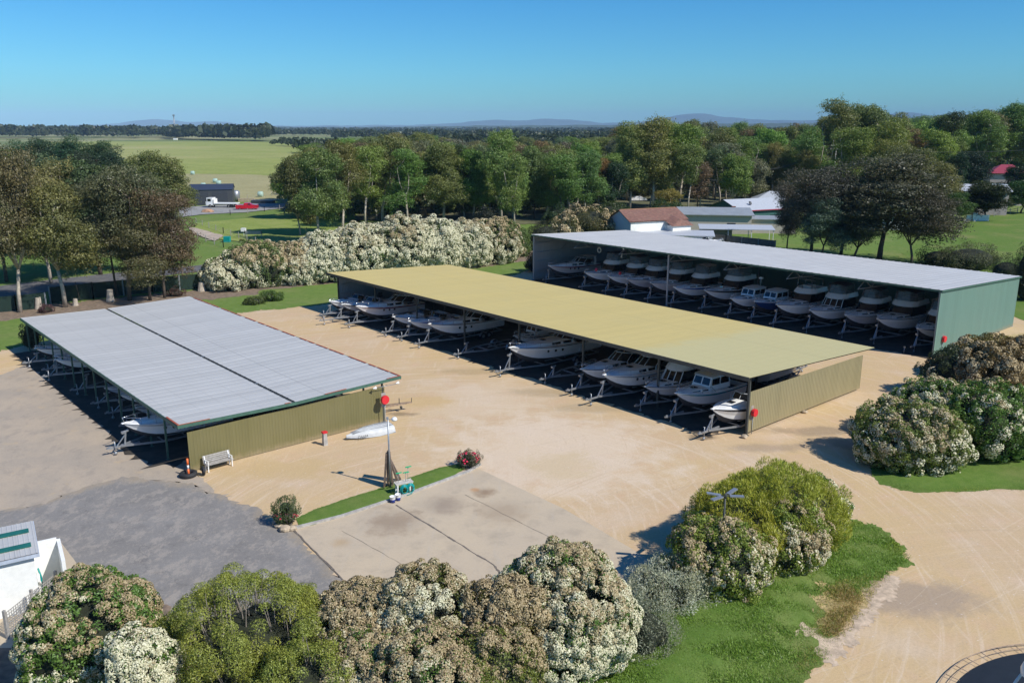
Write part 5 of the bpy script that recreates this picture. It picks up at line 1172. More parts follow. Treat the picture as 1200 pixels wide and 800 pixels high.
# right-hand group
GR = 'shrubs at the right edge of the yard'
fshrub(1072, 49.2, 478, 122, 'nearest rounded shrub right of the shadow on the driveway', 117, lobes=6, flower=.66, old=.42, frnd=.8, lr=.30, dens=60, leaf=.13, fsize=.09, cov=.8, gap=-.2, group=GR, colr=(.17, .22, .05))
fshrub(1098, 53.2, 447, 100, 'cream-spotted shrub just behind the nearest rounded one', 118, flower=.6, old=.45, frnd=.8, lr=.30, dens=60, leaf=.13, fsize=.09, cov=.8, gap=-.2, group=GR)
fshrub(1166, 51.0, 455, 112, 'broad green and white shrub cut by the right edge', 119, lobes=6, flower=.5, old=.42, frnd=.8, lr=.30, dens=60, leaf=.13, fsize=.09, cov=.8, gap=-.2, group=GR)
fshrub(1232, 50.2, 468, 80, 'flowering shrub mostly outside the right edge', 130, flower=.6, old=.3, lr=.4, dens=50, leaf=.14, fsize=.13, group=GR)
fshrub(1128, 62.0, 411, 78, 'silvery dark shrub below the shadow on the green wall', 120, name='grey_shrub', flower=.30, old=.5, colr=(.055, .075, .035), lr=.36, dens=60, leaf=.15, fsize=.13, group=GR, lobes=4)
fshrub(1172, 60.5, 405, 86, 'dry brown and rust coloured shrub below the driveway at the right', 121, name='dry_shrub', flower=.60, old=.88, colr=(.16, .11, .04), lr=.36, dens=60, leaf=.14, fsize=.12, group=GR)
fshrub(1165, 67.0, 397, 90, 'olive yellow shrub topmost of the right-hand group', 122, name='dry_shrub', flower=.4, old=.6, colr=(.15, .13, .035), lr=.36, dens=60, leaf=.15, fsize=.12, group=GR)
fshrub(1222, 64.0, 398, 80, 'rust-tinged shrub at the right edge behind the dry one', 123, name='dry_shrub', flower=.45, old=.9, colr=(.17, .11, .05), lr=.36, dens=50, leaf=.15, fsize=.12, group=GR)
# white flowering hedge behind the lawn: ten separate bushes
GH = 'flowering bushes of the long white hedge'
HG = [(268, 338, 301, 44, .95, .22, 'small round white bush at the left tip of the hedge'), (303, 333, 282, 66, .55, .62, 'brown-green bush second from the left of the hedge'), (345, 330, 284, 58, .75, .55, 'tan-topped bush third from the left of the hedge'),
      (383, 327, 272, 64, .97, .10, 'bright white bush fourth from the left of the hedge'), (425, 324, 263, 66, .95, .22, 'cream-topped bush behind the far corner of the khaki roof'), (468, 320, 257, 70, .95, .10, 'tall white bush in the middle of the hedge'),
      (506, 316, 254, 66, .97, .05, 'whitest and tallest bush right of the hedge middle'), (545, 311, 257, 56, .85, .12, 'white and green bush fourth from the right of the hedge'), (578, 306, 259, 54, .7, .58, 'tan bush with white sides near the right of the hedge'),
      (602, 300, 267, 30, .3, .9, 'narrow olive bush at the right end of the hedge')]
for i, (px, yb, yt, w, fl, old, lab) in enumerate(HG):
    loc = G(px, yb); mp = PXM(yb); rx = w * mp / 2 * 1.1; h = HT(yt, loc[1] + rx * .5) * 1.0; g = np.random.RandomState(300 + i)
    ells = [(0, 0, h * .48, rx, rx * .9, h * .52)] + [(rx * .45 * math.cos(a), rx * .5 * math.sin(a), h * g.uniform(.3, .5), rx * .6, rx * .6, h * g.uniform(.36, .48)) for a in (.3, 1.7, 3.2, 4.4, 5.5)]
    shrub('flowering_bush', lab, loc, ells, (.07, .12, .03), lr=.62, dens=44, leaf=.26, seed=400 + i, group=GH, cat='bush', flower=fl, old=old, fsize=.26, cov=.7, lobes=0) if False else shrub('flowering_bush', lab, loc, ells, (.115, .165, .045), lr=.45, dens=44, leaf=.20, seed=400 + i, group=GH, cat='bush', gap=-.55, flower=fl * 1.05, old=old, fsize=.15, cov=.85)
for i, (px, yb, yt, w, fl, old, colr, lab) in enumerate(((640, 292, 262, 42, .1, .9, (.05, .055, .02), 'dark domed bush left of the green shed'), (658, 290, 258, 44, .62, .8, (.09, .10, .03), 'pale brown bush behind the left corner of the green shed'),
                                               (688, 281, 243, 66, .55, .85, (.10, .10, .03), 'large brown-olive bush behind the left end of the green shed'), (628, 318, 295, 22, 0, .5, (.02, .025, .012), 'low dark bush against the left wall of the green shed'),
                                               (318, 352, 341, 22, .0, .3, (.09, .15, .03), 'low clipped green bush on the lawn beside the yard'), (298, 356, 349, 20, .2, .8, (.09, .12, .03), 'low spreading bush at the lawn corner by the grey roof'),
                                               (38, 407, 380, 16, 0, .3, (.02, .035, .018), 'dark narrow bush at the far left end of the grey shed'), (55, 366, 358, 12, 0, .3, (.10, .05, .05), 'purple-leaved bush left of the pale trunks'),
                                               (207, 347, 339, 15, 0, .3, (.12, .07, .05), 'reddish low bush at the foot of the brown trees'), (1135, 315, 288, 60, .0, .3, (.12, .13, .06), 'grey-olive bush behind the right end of the green shed'),
                                               (1100, 310, 292, 40, .0, .3, (.07, .09, .04), 'dull green bush behind the green shed left of the grey-olive one'), (1178, 330, 304, 36, .0, .3, (.06, .08, .03), 'dark low bush between the green shed and the paddock'),
                                               (1204, 352, 283, 34, 0, .3, (.018, .030, .014), 'tall dark bush at the right edge behind the green shed'), (570, 270, 244, 26, 0, .3, (.012, .018, .012), 'nearly black rounded bush under the gum trees'),
                                               (780, 262, 238, 40, 0, .3, (.05, .085, .025), 'round green bush beside the sandy track'), (905, 222, 200, 30, .0, .3, (.12, .17, .03), 'lime green bush beside the far house roof'),
                                               (655, 262, 244, 34, 0, .3, (.045, .08, .03), 'green understorey bush left of the track'), (715, 256, 240, 40, 0, .3, (.06, .09, .03), 'green bush beyond the sandy track'))):
    loc = G(px, yb); mp = PXM(yb); rx = w * mp / 2; h = HT(yt, loc[1] + rx * .4); mpl = max(.3, 1.9 * mp)
    shrub('bush', lab, loc, [(0, 0, h * .46, rx, rx * .9, h * .54), (rx * .4, .2, h * .4, rx * .6, rx * .6, h * .45), (-rx * .4, -.2, h * .38, rx * .6, rx * .6, h * .42)], colr, lr=max(.3, min(.7, rx * .3)), dens=70, leaf=max(.12, .9 * mp * 1.4), seed=500 + i, cat='bush', flower=fl, old=old, fsize=.22, cov=.7)
# rose bushes by the kerb
for i, (px, py, r, h, lab) in enumerate(((336, 614, .62, 1.45, 'green rose bush with red flowers at the left end of the lawn strip'), (549, 547, .66, .95, 'rose bush thick with pink-red flowers at the right end of the lawn strip'))):
    loc = G(px, py); t = shrub('rose_bush', lab, loc, [(0, 0, h * .62, r, r * .9, h * .40), (0, 0, h * .35, r * .7, r * .7, h * .35)], (.09, .13, .045) if i == 0 else (.08, .085, .04), lr=.16, dens=36, leaf=.07, seed=600 + i, cat='bush', flower=0, core=.55, twigs=60)
    g = np.random.RandomState(i); n = 16 if i == 0 else 44
    for k in range(n):
        d = sph(1, g)[0]; d[2] = abs(d[2]) * (.3 if i == 0 else 1); p = (d[0] * r * 1.05, -abs(d[1]) * r * 1.0 if i == 0 else d[1] * r * .95, h * (.35 if i == 0 else .5) + d[2] * h * .45); q = g.uniform(.035, .075)
        m = MB(); m.lathe([(.0, -q), (q, -q * .2), (q * .9, q * .4), (0, q * .6)], p, 6, sm=False); m.build('rose', MATS['pink'], t)

# -------- grass tufts on the island and verge
def tufts(name, label, polypx, n, h, seed, colr, zf=.5, rough=1.):
    g = np.random.RandomState(seed); poly = smooth_poly([G(*p) for p in polypx], 1); A = np.array(poly); lo, hi = A.min(0), A.max(0)
    P = g.uniform(lo, hi, size=(n * 3, 2)); d = sdf_poly(P, poly); P = P[d < .10 * g.normal(size=len(d))][:n]; d = -sdf_poly(P, poly); d = np.maximum(d, 0); z = .55 * (1 - np.exp(-(d / 2.2) ** 2)) * (.8 + .2 * vnoise(P, .5, 4)) * (zf / .55)
    k = 3; Pc = np.repeat(P, k, 0) + g.normal(size=(len(P) * k, 2)) * .05; hh = np.repeat(h * (.55 + .35 * np.clip(vnoise(P, .9, 7) + .4, 0, 1.5)), k) * g.uniform(.6, 1.3, len(P) * k); U = unit(np.stack([g.normal(size=len(Pc)) * .45, g.normal(size=len(Pc)) * .45, np.ones(len(Pc))], 1))
    Q = np.column_stack([Pc, np.repeat(z, k)]) + U * (hh * .42)[:, None]
    dry = np.repeat(np.clip(vnoise(P, .5, 21) * .9, 0, 1), k)
    N = sph(len(Pc), g); me = quads_mesh(name, Q, N, hh, .12, g.rand(len(Pc)), dry, BLADE, U, g)
    o = bpy.data.objects.new(name, me); COL.objects.link(o); o.color = (*colr, 1); tag(o, label, 'grass', kind='stuff'); return o
tufts('grass', 'long green grass on the island between the driveways', ISL, 70000, .20, 1, (.19, .30, .045))
tufts('grass', 'short grass on the verge under the right-hand shrubs', [(1012, 552), (1050, 540), (1200, 530), (1300, 540), (1230, 585), (1200, 572), (1100, 578), (1040, 572)], 16000, .10, 2, (.15, .25, .045), .2)
tufts('grass', 'fine grass blades on the lawn strip beside the kerb', [(346, 607), (445, 575), (537, 544), (549, 552), (470, 582), (400, 605), (354, 618)], 9000, .07, 3, (.12, .21, .04), .05)
tufts('dry_grass', 'yellowing grass around the eroded bank', [(930, 690), (965, 665), (1010, 672), (1045, 665), (1020, 705), (985, 750), (940, 800), (900, 800), (925, 740)], 3500, .17, 5, (.34, .30, .08), .55)
tufts('dry_grass', 'dry straw-coloured grass on the eroded bank', [(965, 680), (1000, 690), (1010, 705), (992, 722), (975, 750), (955, 735), (960, 700)], 6500, .20, 4, (.42, .30, .12), .5)

# -------- trees
# near left group
GL = 'trees behind the grey shed'
tree(24, 366, 172, 'iron', (.145, .135, .062), 96, 'large olive-brown gum with a pale trunk at the far left', GL, var=0)
tree(-30, 372, 176, 'iron', (.145, .14, .062), 103, 'olive-brown gum cut by the left edge', GL, var=1)
tree(77, 360, 218, 'gum', (.15, .145, .065), 91, 'gum with a twin pale trunk and thin brown crown behind the grey roof', GL, var=1)
tree(60, 332, 190, 'iron', OLIVE, 80, 'olive gum standing between the two pale trunks', GL, var=2)
tree(152, 352, 196, 'iron', (.135, .13, .06), 96, 'tall brown-green gum with a dark trunk behind the grey roof peak', GL, 'dark', var=0)
tree(176, 352, 250, 'iron', (.15, .125, .07), 75, 'shorter purple-brown gum with a forked dark trunk', GL, 'dark', var=1)
tree(193, 349, 222, 'iron', (.15, .125, .068), 70, 'rounded reddish-brown gum at the right of the near group', GL, 'dark', var=2)
tree(118, 322, 190, 'dense', (.10, .115, .05), 100, 'broad dark-trunked tree beyond the road', GL, 'dark', name='shade_tree')
tree(8, 330, 178, 'dense', (.095, .11, .05), 91, 'dense olive tree beyond the road at the left edge', GL, 'dark', name='shade_tree')
tree(196, 268, 178, 'gum', (.17, .20, .06), 62, 'bright olive-green gum left of the dark farm shed', GL, var=2)
tree(170, 300, 205, 'gum', (.14, .155, .06), 64, 'mid green gum behind the brown trees', GL, var=3)
tree(52, 300, 182, 'dense', (.085, .115, .055), 80, 'dark green tree between the far-left gums', GL, 'dark', name='shade_tree')
for i, (px, yb, yt, w) in enumerate(((32, 228, 165, 44), (62, 232, 163, 50), (88, 236, 160, 52), (118, 236, 166, 50), (140, 240, 172, 44), (105, 246, 178, 46), (10, 238, 172, 40))):
    tree(px, yb, yt, 'pine', (.045, .085, .040) if i != 5 else (.035, .06, .025), w, 'dark green pine, %s of the dark clump by the big hill field' % ['second', 'third', 'fourth', 'fifth', 'the rightmost', 'lowest in front', 'the first'][i], 'dark pines at the left', 'dark', name='pine_tree')
# belt behind the hedge
zone = [(300, 470, 'behind the left half of the hedge'), (470, 620, 'behind the right half of the hedge'), (620, 760, 'behind the white-walled house'), (760, 960, 'above the flat-roofed houses'), (960, 1300, 'on the right-hand skyline')]
def zn(px):
    for a, b, s in zone:
        if a <= px < b: return s
    return zone[0][2]
named = [(374, 285, 176, 'gum', MID, 62, 'dark leafy gum at the left end of the belt beside the paddock', 0), (402, 276, 166, 'gum', (.14, .18, .055), 60, 'tall green gum second from the left in the belt', 1), (352, 276, 186, 'dense', (.11, .15, .05), 46, 'low-crowned green tree overhanging the paddock shadow', 0),
         (448, 262, 160, 'gum', OLIVE, 62, 'olive gum with pale limbs behind the tallest hedge bushes', 2), (478, 266, 175, 'tall', MID, 46, 'slim mid green gum with a white forked trunk', 0), (428, 268, 172, 'tall', OLIVE, 46, 'slim olive gum with a white trunk left of the forked one', 1),
         (520, 262, 168, 'gum', (.14, .165, .055), 56, 'spreading olive gum behind the hedge centre', 3), (544, 258, 172, 'dense', (.045, .08, .025), 44, 'dark green tree under the taller belt gums', 1), (588, 262, 153, 'gum', BRIGHT, 50, 'high bright-topped gum standing above the belt', 1),
         (603, 268, 180, 'tall', BRIGHT, 38, 'bright green gum with a thick pale trunk beside the nearly black bush', 2), (562, 258, 188, 'gum', OLIVE, 42, 'short olive gum left of the high bright-topped one', 0), (668, 252, 176, 'gum', BRIGHT, 62, 'full bright green gum right of the belt centre', 2),
         (640, 256, 194, 'gum', BRIGHT, 44, 'small bright green gum below the olive ones', 3), (702, 248, 185, 'iron', RUST, 38, 'russet tree among the green gums', 0), (722, 250, 190, 'dense', (.025, .055, .02), 34, 'dark cypress-like tree left of the white house', 2),
         (765, 246, 138, 'tall', OLIVE, 54, 'tallest olive gum behind the white house', 0), (738, 246, 144, 'gum', OLIVE, 52, 'tall olive gum left of the tallest one behind the white house', 2), (796, 244, 146, 'tall', MID, 46, 'tall green gum right of the tallest one behind the white house', 1),
         (782, 256, 222, 'dense', YEL, 30, 'low golden-yellow tree beside the white house roof', 0), (836, 232, 150, 'tall', (.145, .16, .06), 44, 'pale-stemmed tall gum behind the cream houses', 2), (872, 228, 160, 'tall', MID, 40, 'slender gum with a white stem above the far house roof', 0)]
for px, yb, yt, kd, c, w, lab, v in named: tree(px, yb, yt, kd, c, w, lab, 'named gums of the tree belt', None, var=v)
q = random.Random(5)
cols = [(OLIVE, 'olive green'), (MID, 'mid green'), ((.20, .205, .075), 'dull olive'), (BRIGHT, 'bright green'), (GREYG, 'grey-green'), ((.19, .155, .075), 'brown-tinged')]
def belt(x0, x1, n, yb0, yb1, top, kinds, wr, seed, hv=8):
    q = random.Random(seed)
    for i in range(n):
        px = x0 + (x1 - x0) * (i + q.uniform(.1, .9)) / n; yb = q.uniform(yb0, yb1); yt = top(px) + q.uniform(-hv * .5, hv); c, cn = q.choice(cols); kd = q.choice(kinds); h = HT(yt, G(px, yb)[1])
        tree(px, yb, yt, kd, c, q.uniform(*wr), '%s %s %s' % ('tall' if h > 17 else 'lower', cn, 'gum ' + zn(px) if kd != 'dense' else 'tree ' + zn(px)), 'dense tree belt ' + zn(px), None if q.random() < .6 else 'dark')
topf = lambda px: np.interp(px, [335, 380, 450, 560, 640, 700, 760, 830, 900, 960, 1040, 1100, 1200], [178, 164, 157, 162, 164, 158, 142, 143, 150, 142, 142, 144, 140])
belt(350, 700, 20, 248, 260, lambda x: topf(x) + 16, ('gum', 'dense', 'tall', 'gum'), (34, 50), 21, 16)
belt(700, 960, 12, 236, 248, lambda x: topf(x) + 34, ('gum', 'dense', 'tall'), (28, 44), 22, 16)
belt(345, 700, 30, 228, 246, lambda x: topf(x) + 8, ('gum', 'tall', 'gum', 'dense'), (34, 52), 1)
belt(350, 960, 34, 205, 222, lambda x: topf(x) + 4, ('gum', 'tall', 'dense'), (28, 42), 2, 6)
belt(720, 960, 18, 222, 238, lambda x: topf(x) + 16, ('tall', 'gum', 'tall'), (26, 40), 3)
belt(360, 960, 26, 188, 200, lambda x: topf(x) - 1, ('gum', 'dense'), (20, 32), 4, 5)
# right skyline
rt = lambda px: np.interp(px, [940, 975, 1010, 1050, 1080, 1120, 1200, 1260], [142, 117, 121, 129, 132, 130, 121, 121])
named2 = [(972, 236, 117, 'tall', (.14, .19, .055), 52, 'highest bright gum on the skyline, left of centre of the right-hand rise', 0), (1012, 232, 124, 'gum', MID, 60, 'broad-headed gum second highest on the right-hand skyline', 1), (1040, 234, 140, 'gum', OLIVE, 54, 'olive gum on the skyline above the purple-brown trees', 2),
          (992, 244, 150, 'tall', BRIGHT, 44, 'fresh green gum below the highest skyline gum', 1), (950, 240, 150, 'tall', MID, 40, 'green gum left of the power pole', 2), (1178, 208, 122, 'gum', MID, 52, 'high gum near the right edge of the skyline', 3),
          (1110, 214, 132, 'gum', (.06, .09, .03), 50, 'rounded gum on the skyline right of the broad-headed one', 0), (1145, 212, 130, 'gum', MID, 48, 'gum on the skyline above the red roof house', 1), (1215, 212, 130, 'gum', BRIGHT, 52, 'gum at the right edge of the skyline', 2)]
for px, yb, yt, kd, c, w, lab, v in named2: tree(px, yb, yt, kd, c, w, lab, 'skyline gums on the right', None, var=v)
belt(960, 1230, 16, 200, 214, lambda x: rt(x) + 8, ('gum', 'dense', 'gum'), (32, 48), 7, 10)
belt(960, 1120, 8, 216, 228, lambda x: rt(x) + 26, ('gum', 'tall', 'dense'), (30, 46), 9, 10)
belt(1060, 1240, 9, 180, 192, lambda x: rt(x) + 3, ('gum', 'dense'), (26, 38), 10, 6)
for px, yb, yt, kd, c, w, lab in ((1060, 262, 172, 'iron', (.16, .15, .065), 66, 'olive-brown gum behind the purple-brown trees'), (1092, 256, 190, 'iron', (.165, .16, .065), 56, 'golden-olive gum left of the cream two-storey house'), (1030, 250, 164, 'iron', (.20, .175, .055), 50, 'yellow-olive gum above the purple-brown trees'),
                            (1155, 258, 214, 'dense', (.035, .050, .018), 54, 'round dark tree in front of the cream two-storey house'), (1122, 262, 226, 'dense', (.055, .10, .025), 34, 'mid green tree at the corner of the paddock'), (1138, 232, 178, 'pine', (.018, .04, .022), 48, 'dark blue-green conifer left of the red roof'),
                            (1190, 240, 192, 'pine', (.02, .045, .022), 40, 'dark conifer at the right edge beside the red roof'), (1196, 250, 212, 'dense', (.03, .07, .02), 44, 'dense green tree at the right edge of the paddock'), (1178, 250, 226, 'dense', (.06, .12, .03), 30, 'low fresh green tree beside the paddock fence'), (1112, 240, 180, 'pine', (.03, .055, .025), 36, 'dark conifer behind the cream house'),
                            (1080, 262, 238, 'dense', (.05, .09, .025), 26, 'short green tree at the left corner of the paddock')):
    tree(px, yb, yt, kd, c, w, lab, 'garden trees on the right', 'dark', name='garden_tree')
# purple-brown pair behind the green shed
for px, yb, yt, c, w, lab, v in ((950, 303, 196, (.10, .088, .066), 86, 'left of the two purple-brown trees behind the green shed', 0), (1030, 306, 182, (.11, .098, .07), 132, 'right and larger of the two purple-brown trees behind the green shed', 1), (985, 300, 214, (.085, .10, .055), 80, 'dark green tree between the two purple-brown ones', 2),
                           (1068, 312, 220, (.105, .09, .068), 66, 'small purple-brown tree at the right of the pair', 0), (962, 308, 232, (.10, .125, .09), 50, 'grey-green young tree in front of the left purple-brown tree', 1), (922, 292, 214, (.10, .095, .07), 34, 'narrow dusky tree at the left of the purple-brown pair', 2), (1000, 308, 240, (.08, .10, .055), 66, 'low dark tree under the larger purple-brown one', 0)):
    tree(px, yb, yt, 'iron', c, w, lab, 'purple-brown trees behind the green shed', 'dark', var=v, name='dusky_tree')
by = {}
for o in list(COL.objects):
    if o.parent is None and o.get('category') == 'tree': by.setdefault(o['label'], []).append(o)
ORD = ['first', 'second', 'third', 'fourth', 'fifth', 'sixth', 'seventh', 'eighth', 'ninth', 'tenth', 'eleventh', 'twelfth', 'thirteenth', 'fourteenth', 'fifteenth', 'sixteenth']
for lb, L in by.items():
    if len(L) > 1:
        for k, o in enumerate(sorted(L, key=lambda o: o.location.x / o.location.y)): o['label'] = '%s, %s such from the left' % (lb, ORD[k])
# -------- far woods (one mass, tree clumps of a few pixels)
def woods(name, label, spots, seed, colr, mq=46, lk=.34):
    g = np.random.RandomState(seed); P = []; N = []; S = []; C = []
    for (x0, y0, x1, y1, n, hh, dep) in spots:
        for i in range(n):
            f = g.rand(); px = x0 + (x1 - x0) * f; py = y0 + (y1 - y0) * f; gx_, gy_ = G(px, py); gy_ *= 1 + g.uniform(0, dep); gx_ = gx_ * (1 + (gy_ / G(px, py)[1] - 1)); h = hh * g.uniform(.6, 1.25); m = mq; d = sph(m, g); d[:, 2] = np.abs(d[:, 2]) * 1.0 - .25; w = h * g.uniform(.35, .6)
            P.append(np.array([gx_, gy_, h * .45]) + d * np.array([w, w, h * .5]) * g.uniform(.6, 1.05, (m, 1))); N.append(unit(d + g.normal(size=(m, 3)) * .5)); S.append(np.full(m, h * lk) * g.uniform(.6, 1.3, m)); C.append(np.full(m, g.rand()))
    P = np.concatenate(P); me = quads_mesh(name, P, np.concatenate(N), np.concatenate(S), .7, g.rand(len(P)), np.concatenate(C), LEAF, None, g); o = bpy.data.objects.new(name, me); COL.objects.link(o); o.color = (*colr, 1); tag(o, label, 'woods', kind='stuff')
sheet('woodland_floor', [(340, 262), (480, 256), (620, 262), (720, 250), (960, 238), (1000, 222), (960, 196), (700, 190), (340, 192), (325, 225)], .07, 2.5, M('leaf_litter', (.10, .10, .045), .95, var=.35, vs=.25, bump=.6, bs=4, dirt=(.17, .145, .085), dirtamt=.7), 2, .1)
woods('undergrowth', 'low dark scrub between the trunks of the tree belt', [(345, 262, 560, 258, 110, 5.0, .2), (560, 258, 720, 246, 70, 5.0, .15), (340, 244, 960, 222, 320, 9, .3), (720, 240, 960, 230, 60, 3.5, .2), (350, 218, 960, 208, 160, 6, .3), (960, 226, 1100, 222, 50, 5, .3)], 9, (.085, .11, .045), 150, .16)
woods('undergrowth', 'scrub under the trees on the right-hand rise', [(1000, 218, 1260, 206, 150, 7, .4), (1150, 240, 1260, 244, 30, 4, .1)], 10, (.085, .12, .045), 150, .16)
woods('far_woods', 'dark line of woods on the horizon above the hill field', [(-200, 162.5, 220, 162.5, 420, 24, .25), (200, 163.5, 312, 166, 190, 24, .1), (-100, 161, 330, 160, 240, 22, .4)], 1, (.045, .060, .026))
woods('far_woods', 'scattered far woods between pale fields at centre left', [(305, 160, 440, 160, 110, 15, .15), (318, 171, 402, 176, 46, 10, .05), (390, 164, 560, 163, 200, 15, .2), (300, 157, 700, 157, 420, 16, .3), (350, 180, 420, 182, 40, 11, .05), (300, 154.5, 760, 154.5, 600, 20, .5)], 2, (.045, .062, .028))
woods('far_woods', 'far woods showing between the belt and the hills', [(560, 166, 960, 166, 420, 15, .3), (700, 160, 1000, 160, 420, 18, .3), (900, 158, 1300, 158, 420, 20, .4), (-300, 155, 200, 155, 300, 20, .3), (800, 154, 1300, 154, 400, 22, .4), (440, 175, 760, 175, 220, 13, .15)], 3, (.045, .062, .028))
# ================================================================ BUILDINGS BEYOND
def gable_house(name, label, loc, rz, L, W, eave, ridge, wall, roof, hip=0., over=.4, chimney=None, wins=(), group=None, flat=False, trim=None):
    """local x along the ridge, y across"""
    t = thing(name, label, 'house' if 'house' in name else 'building', loc, rz, group)
    m = MB(); 
    if flat:
        m.b2((-L / 2, -W / 2, 0), (L / 2, W / 2, eave))
    else:
        m.add([(-L / 2, -W / 2, 0), (L / 2, -W / 2, 0), (L / 2, W / 2, 0), (-L / 2, W / 2, 0), (-L / 2, -W / 2, eave), (L / 2, -W / 2, eave), (L / 2, W / 2, eave), (-L / 2, W / 2, eave)], [(0, 1, 5, 4), (1, 2, 6, 5), (2, 3, 7, 6), (3, 0, 4, 7)])
        if not hip: m.add([(-L / 2, -W / 2, eave), (-L / 2, W / 2, eave), (-L / 2, 0, ridge - .1), (L / 2, -W / 2, eave), (L / 2, W / 2, eave), (L / 2, 0, ridge - .1)], [(0, 1, 2), (4, 3, 5)])
    m.build('wall', wall, t)
    m = MB(); a, b = L / 2 + over, W / 2 + over; e = eave - .0
    if flat:
        m.add([(-a, -b, e + .02), (a, -b, e + .02), (a, b, ridge), (-a, b, ridge), (-a, -b, e + .17), (a, -b, e + .17), (a, b, ridge + .15), (-a, b, ridge + .15)], [(3, 2, 1, 0), (4, 5, 6, 7), (0, 1, 5, 4), (1, 2, 6, 5), (2, 3, 7, 6), (3, 0, 4, 7)])
    else:
        k = W * .5 * hip
        for z, s in ((.0, 1), (-.12, -1)):
            P = [(-a, -b, e + z - .05), (a, -b, e + z - .05), (a, b, e + z - .05), (-a, b, e + z - .05), (-a + k + (0 if hip else 0), 0, ridge + z), (a - k, 0, ridge + z)]
            F = [(0, 1, 5, 4), (2, 3, 4, 5)] + ([(1, 2, 5), (3, 0, 4)] if hip else [])
            m.add(P, F if s > 0 else [f[::-1] for f in F])
    r = m.build('roof', roof, t)
    if chimney:
        k = MB(); k.box((chimney[0], chimney[1], chimney[2]), (.6, .6, 1.6)); k.build('chimney', MATS['brick'], r)
    if trim:
        k = MB(); k.b2((-a, -b - .04, e - .14), (a, -b - .003, e + .04)); k.build('fascia', trim, r)
    for (face, c, z, w, h) in wins:
        k = MB(); d = .03
        if face == 's': k.b2((c - w / 2, -W / 2 - d, z), (c + w / 2, -W / 2 - .003, z + h))
        if face == 'w': k.b2((-L / 2 - d, c - w / 2, z), (-L / 2 - .003, c + w / 2, z + h))
        if face == 'e': k.b2((L / 2 + .003, c - w / 2, z), (L / 2 + d, c + w / 2, z + h))
        k.build('window', MATS['dark_glass'], t)
    return t
M('brick', (.22, .085, .05), .85, var=.2, vs=8); M('roof_tile', (.19, .095, .07), .8, var=.25, vs=2, dirt=(.30, .22, .15), dirtamt=.5); M('pale_blue', (.36, .46, .56), .7, var=.05); M('cream', (.48, .42, .35), .8, var=.06)
M('iron_roof', (.34, .36, .36), .5, .2, var=.1, vs=.6, dirt=(.30, .26, .22), dirtamt=.4); M('charcoal', (.045, .05, .06), .5, var=.1); M('charcoal_roof', (.05, .06, .085), .4, .2, var=.1); M('dark_green', (.03, .10, .085), .6, var=.1)
M('red_roof', (.30, .045, .065), .5, var=.1); M('pink_wall', (.42, .36, .33), .8, var=.05); M('fence_timber', (.13, .115, .10), .9, var=.25, vs=3); M('shade_mesh', (.010, .030, .022), .9, var=.2, Alpha=.85)
M('white_roof', (.48, .50, .52), .5, .1, var=.06)
def place(px, py): return (*G(px, py), 0)
# white house with the red-brown roof
h = gable_house('house', 'white weatherboard house with a red-brown tiled roof and pale blue gable end', place(758, 283), R(24), 11.5, 7.0, 4.2, 5.9, MATS['pale_blue'], MATS['roof_tile'], 0, .35, None, (('w', -1.4, 1.2, 1.2, 1.2), ('s', 4, 1.2, 1.4, 1.1)))
k = MB(); k.b2((-5.70, -3.56, .0), (5.7, -3.503, 4.05)); k.build('front_wall', MATS['white_render'], h)
k = MB(); k.b2((1.6, -5.6, 0), (5.4, -3.57, 3.3)); k.build('porch_wall', MATS['white_render'], h)
k = MB(); k.add([(1.2, -5.9, 3.25), (5.8, -5.9, 3.25), (5.8, -3.2, 4.2), (1.2, -3.2, 4.2), (3.5, -4.9, 4.3), (3.5, -2.2, 4.9)], [(0, 1, 4), (1, 2, 5, 4), (3, 0, 4, 5)]); k.build('porch_roof', MATS['roof_tile'], h)
k = MB(); k.b2((-5.80, -.06, 5.8), (5.8, .06, 5.98)); k.build('ridge_cap', M('ridge_brown', (.33, .18, .10), .8), h)
gable_house('outbuilding', 'low white-roofed annexe between the white house and the green shed', place(792, 288), R(-10), 12, 5, 2.0, 2.3, MATS['white_render'], MATS['white_roof'], flat=True)
# cream flat-roofed buildings
gable_house('outbuilding', 'cream flat-roofed building with a grey iron roof next to the white house', place(836, 271), R(-9), 13.5, 8, 3.5, 4.2, MATS['cream'], MATS['iron_roof'], flat=True, over=.5, wins=(('s', 3, 1.2, 1.6, .9),))
c = place(858, 268); k = MB(); k.box((0, 0, 2.2), (.7, .7, 4.4)); k.box((0, 0, 4.45), (.82, .82, .1)); tag(k.build('chimney_stack', MATS['brick'], loc=c), 'red brick chimney stack between the cream building and the carport', 'chimney')
gable_house('house', 'dark green house with a pale iron gable roof and red trimmed eave', place(874, 262), R(26), 12, 10, 3.4, 5.3, MATS['dark_green'], MATS['white_roof'], 0, .5, None, (('s', 3, 1, 2, 1.2), ('s', -2, 1, 1.4, 1.2)), trim=M('trim_red', (.35, .03, .06), .5))
k = MB(); k.lathe([(0, -.05), (.25, .0), (.4, .12), (.42, .12), (.26, -.03), (0, -.09)], n=14); o = k.build('satellite_dish', MATS['charcoal'], loc=(G(871, 262)[0] + .2, G(871, 262)[1] - 3.4, 4.6)); o.rotation_euler = (R(60), 0, R(30)); tag(o, 'small dark satellite dish on the pale iron gable roof', 'dish')
gable_house('outbuilding', 'cream lean-to wing behind the carport with a thin grey roof', place(893, 272), R(-9), 12, 4, 2.6, 2.9, MATS['cream'], MATS['iron_roof'], flat=True, over=.3)
gable_house('house', 'distant house with a pale hipped roof above the dark green house', place(915, 247), R(-10), 13, 8, 2.8, 4.8, MATS['cream'], MATS['white_roof'], 1., .5)
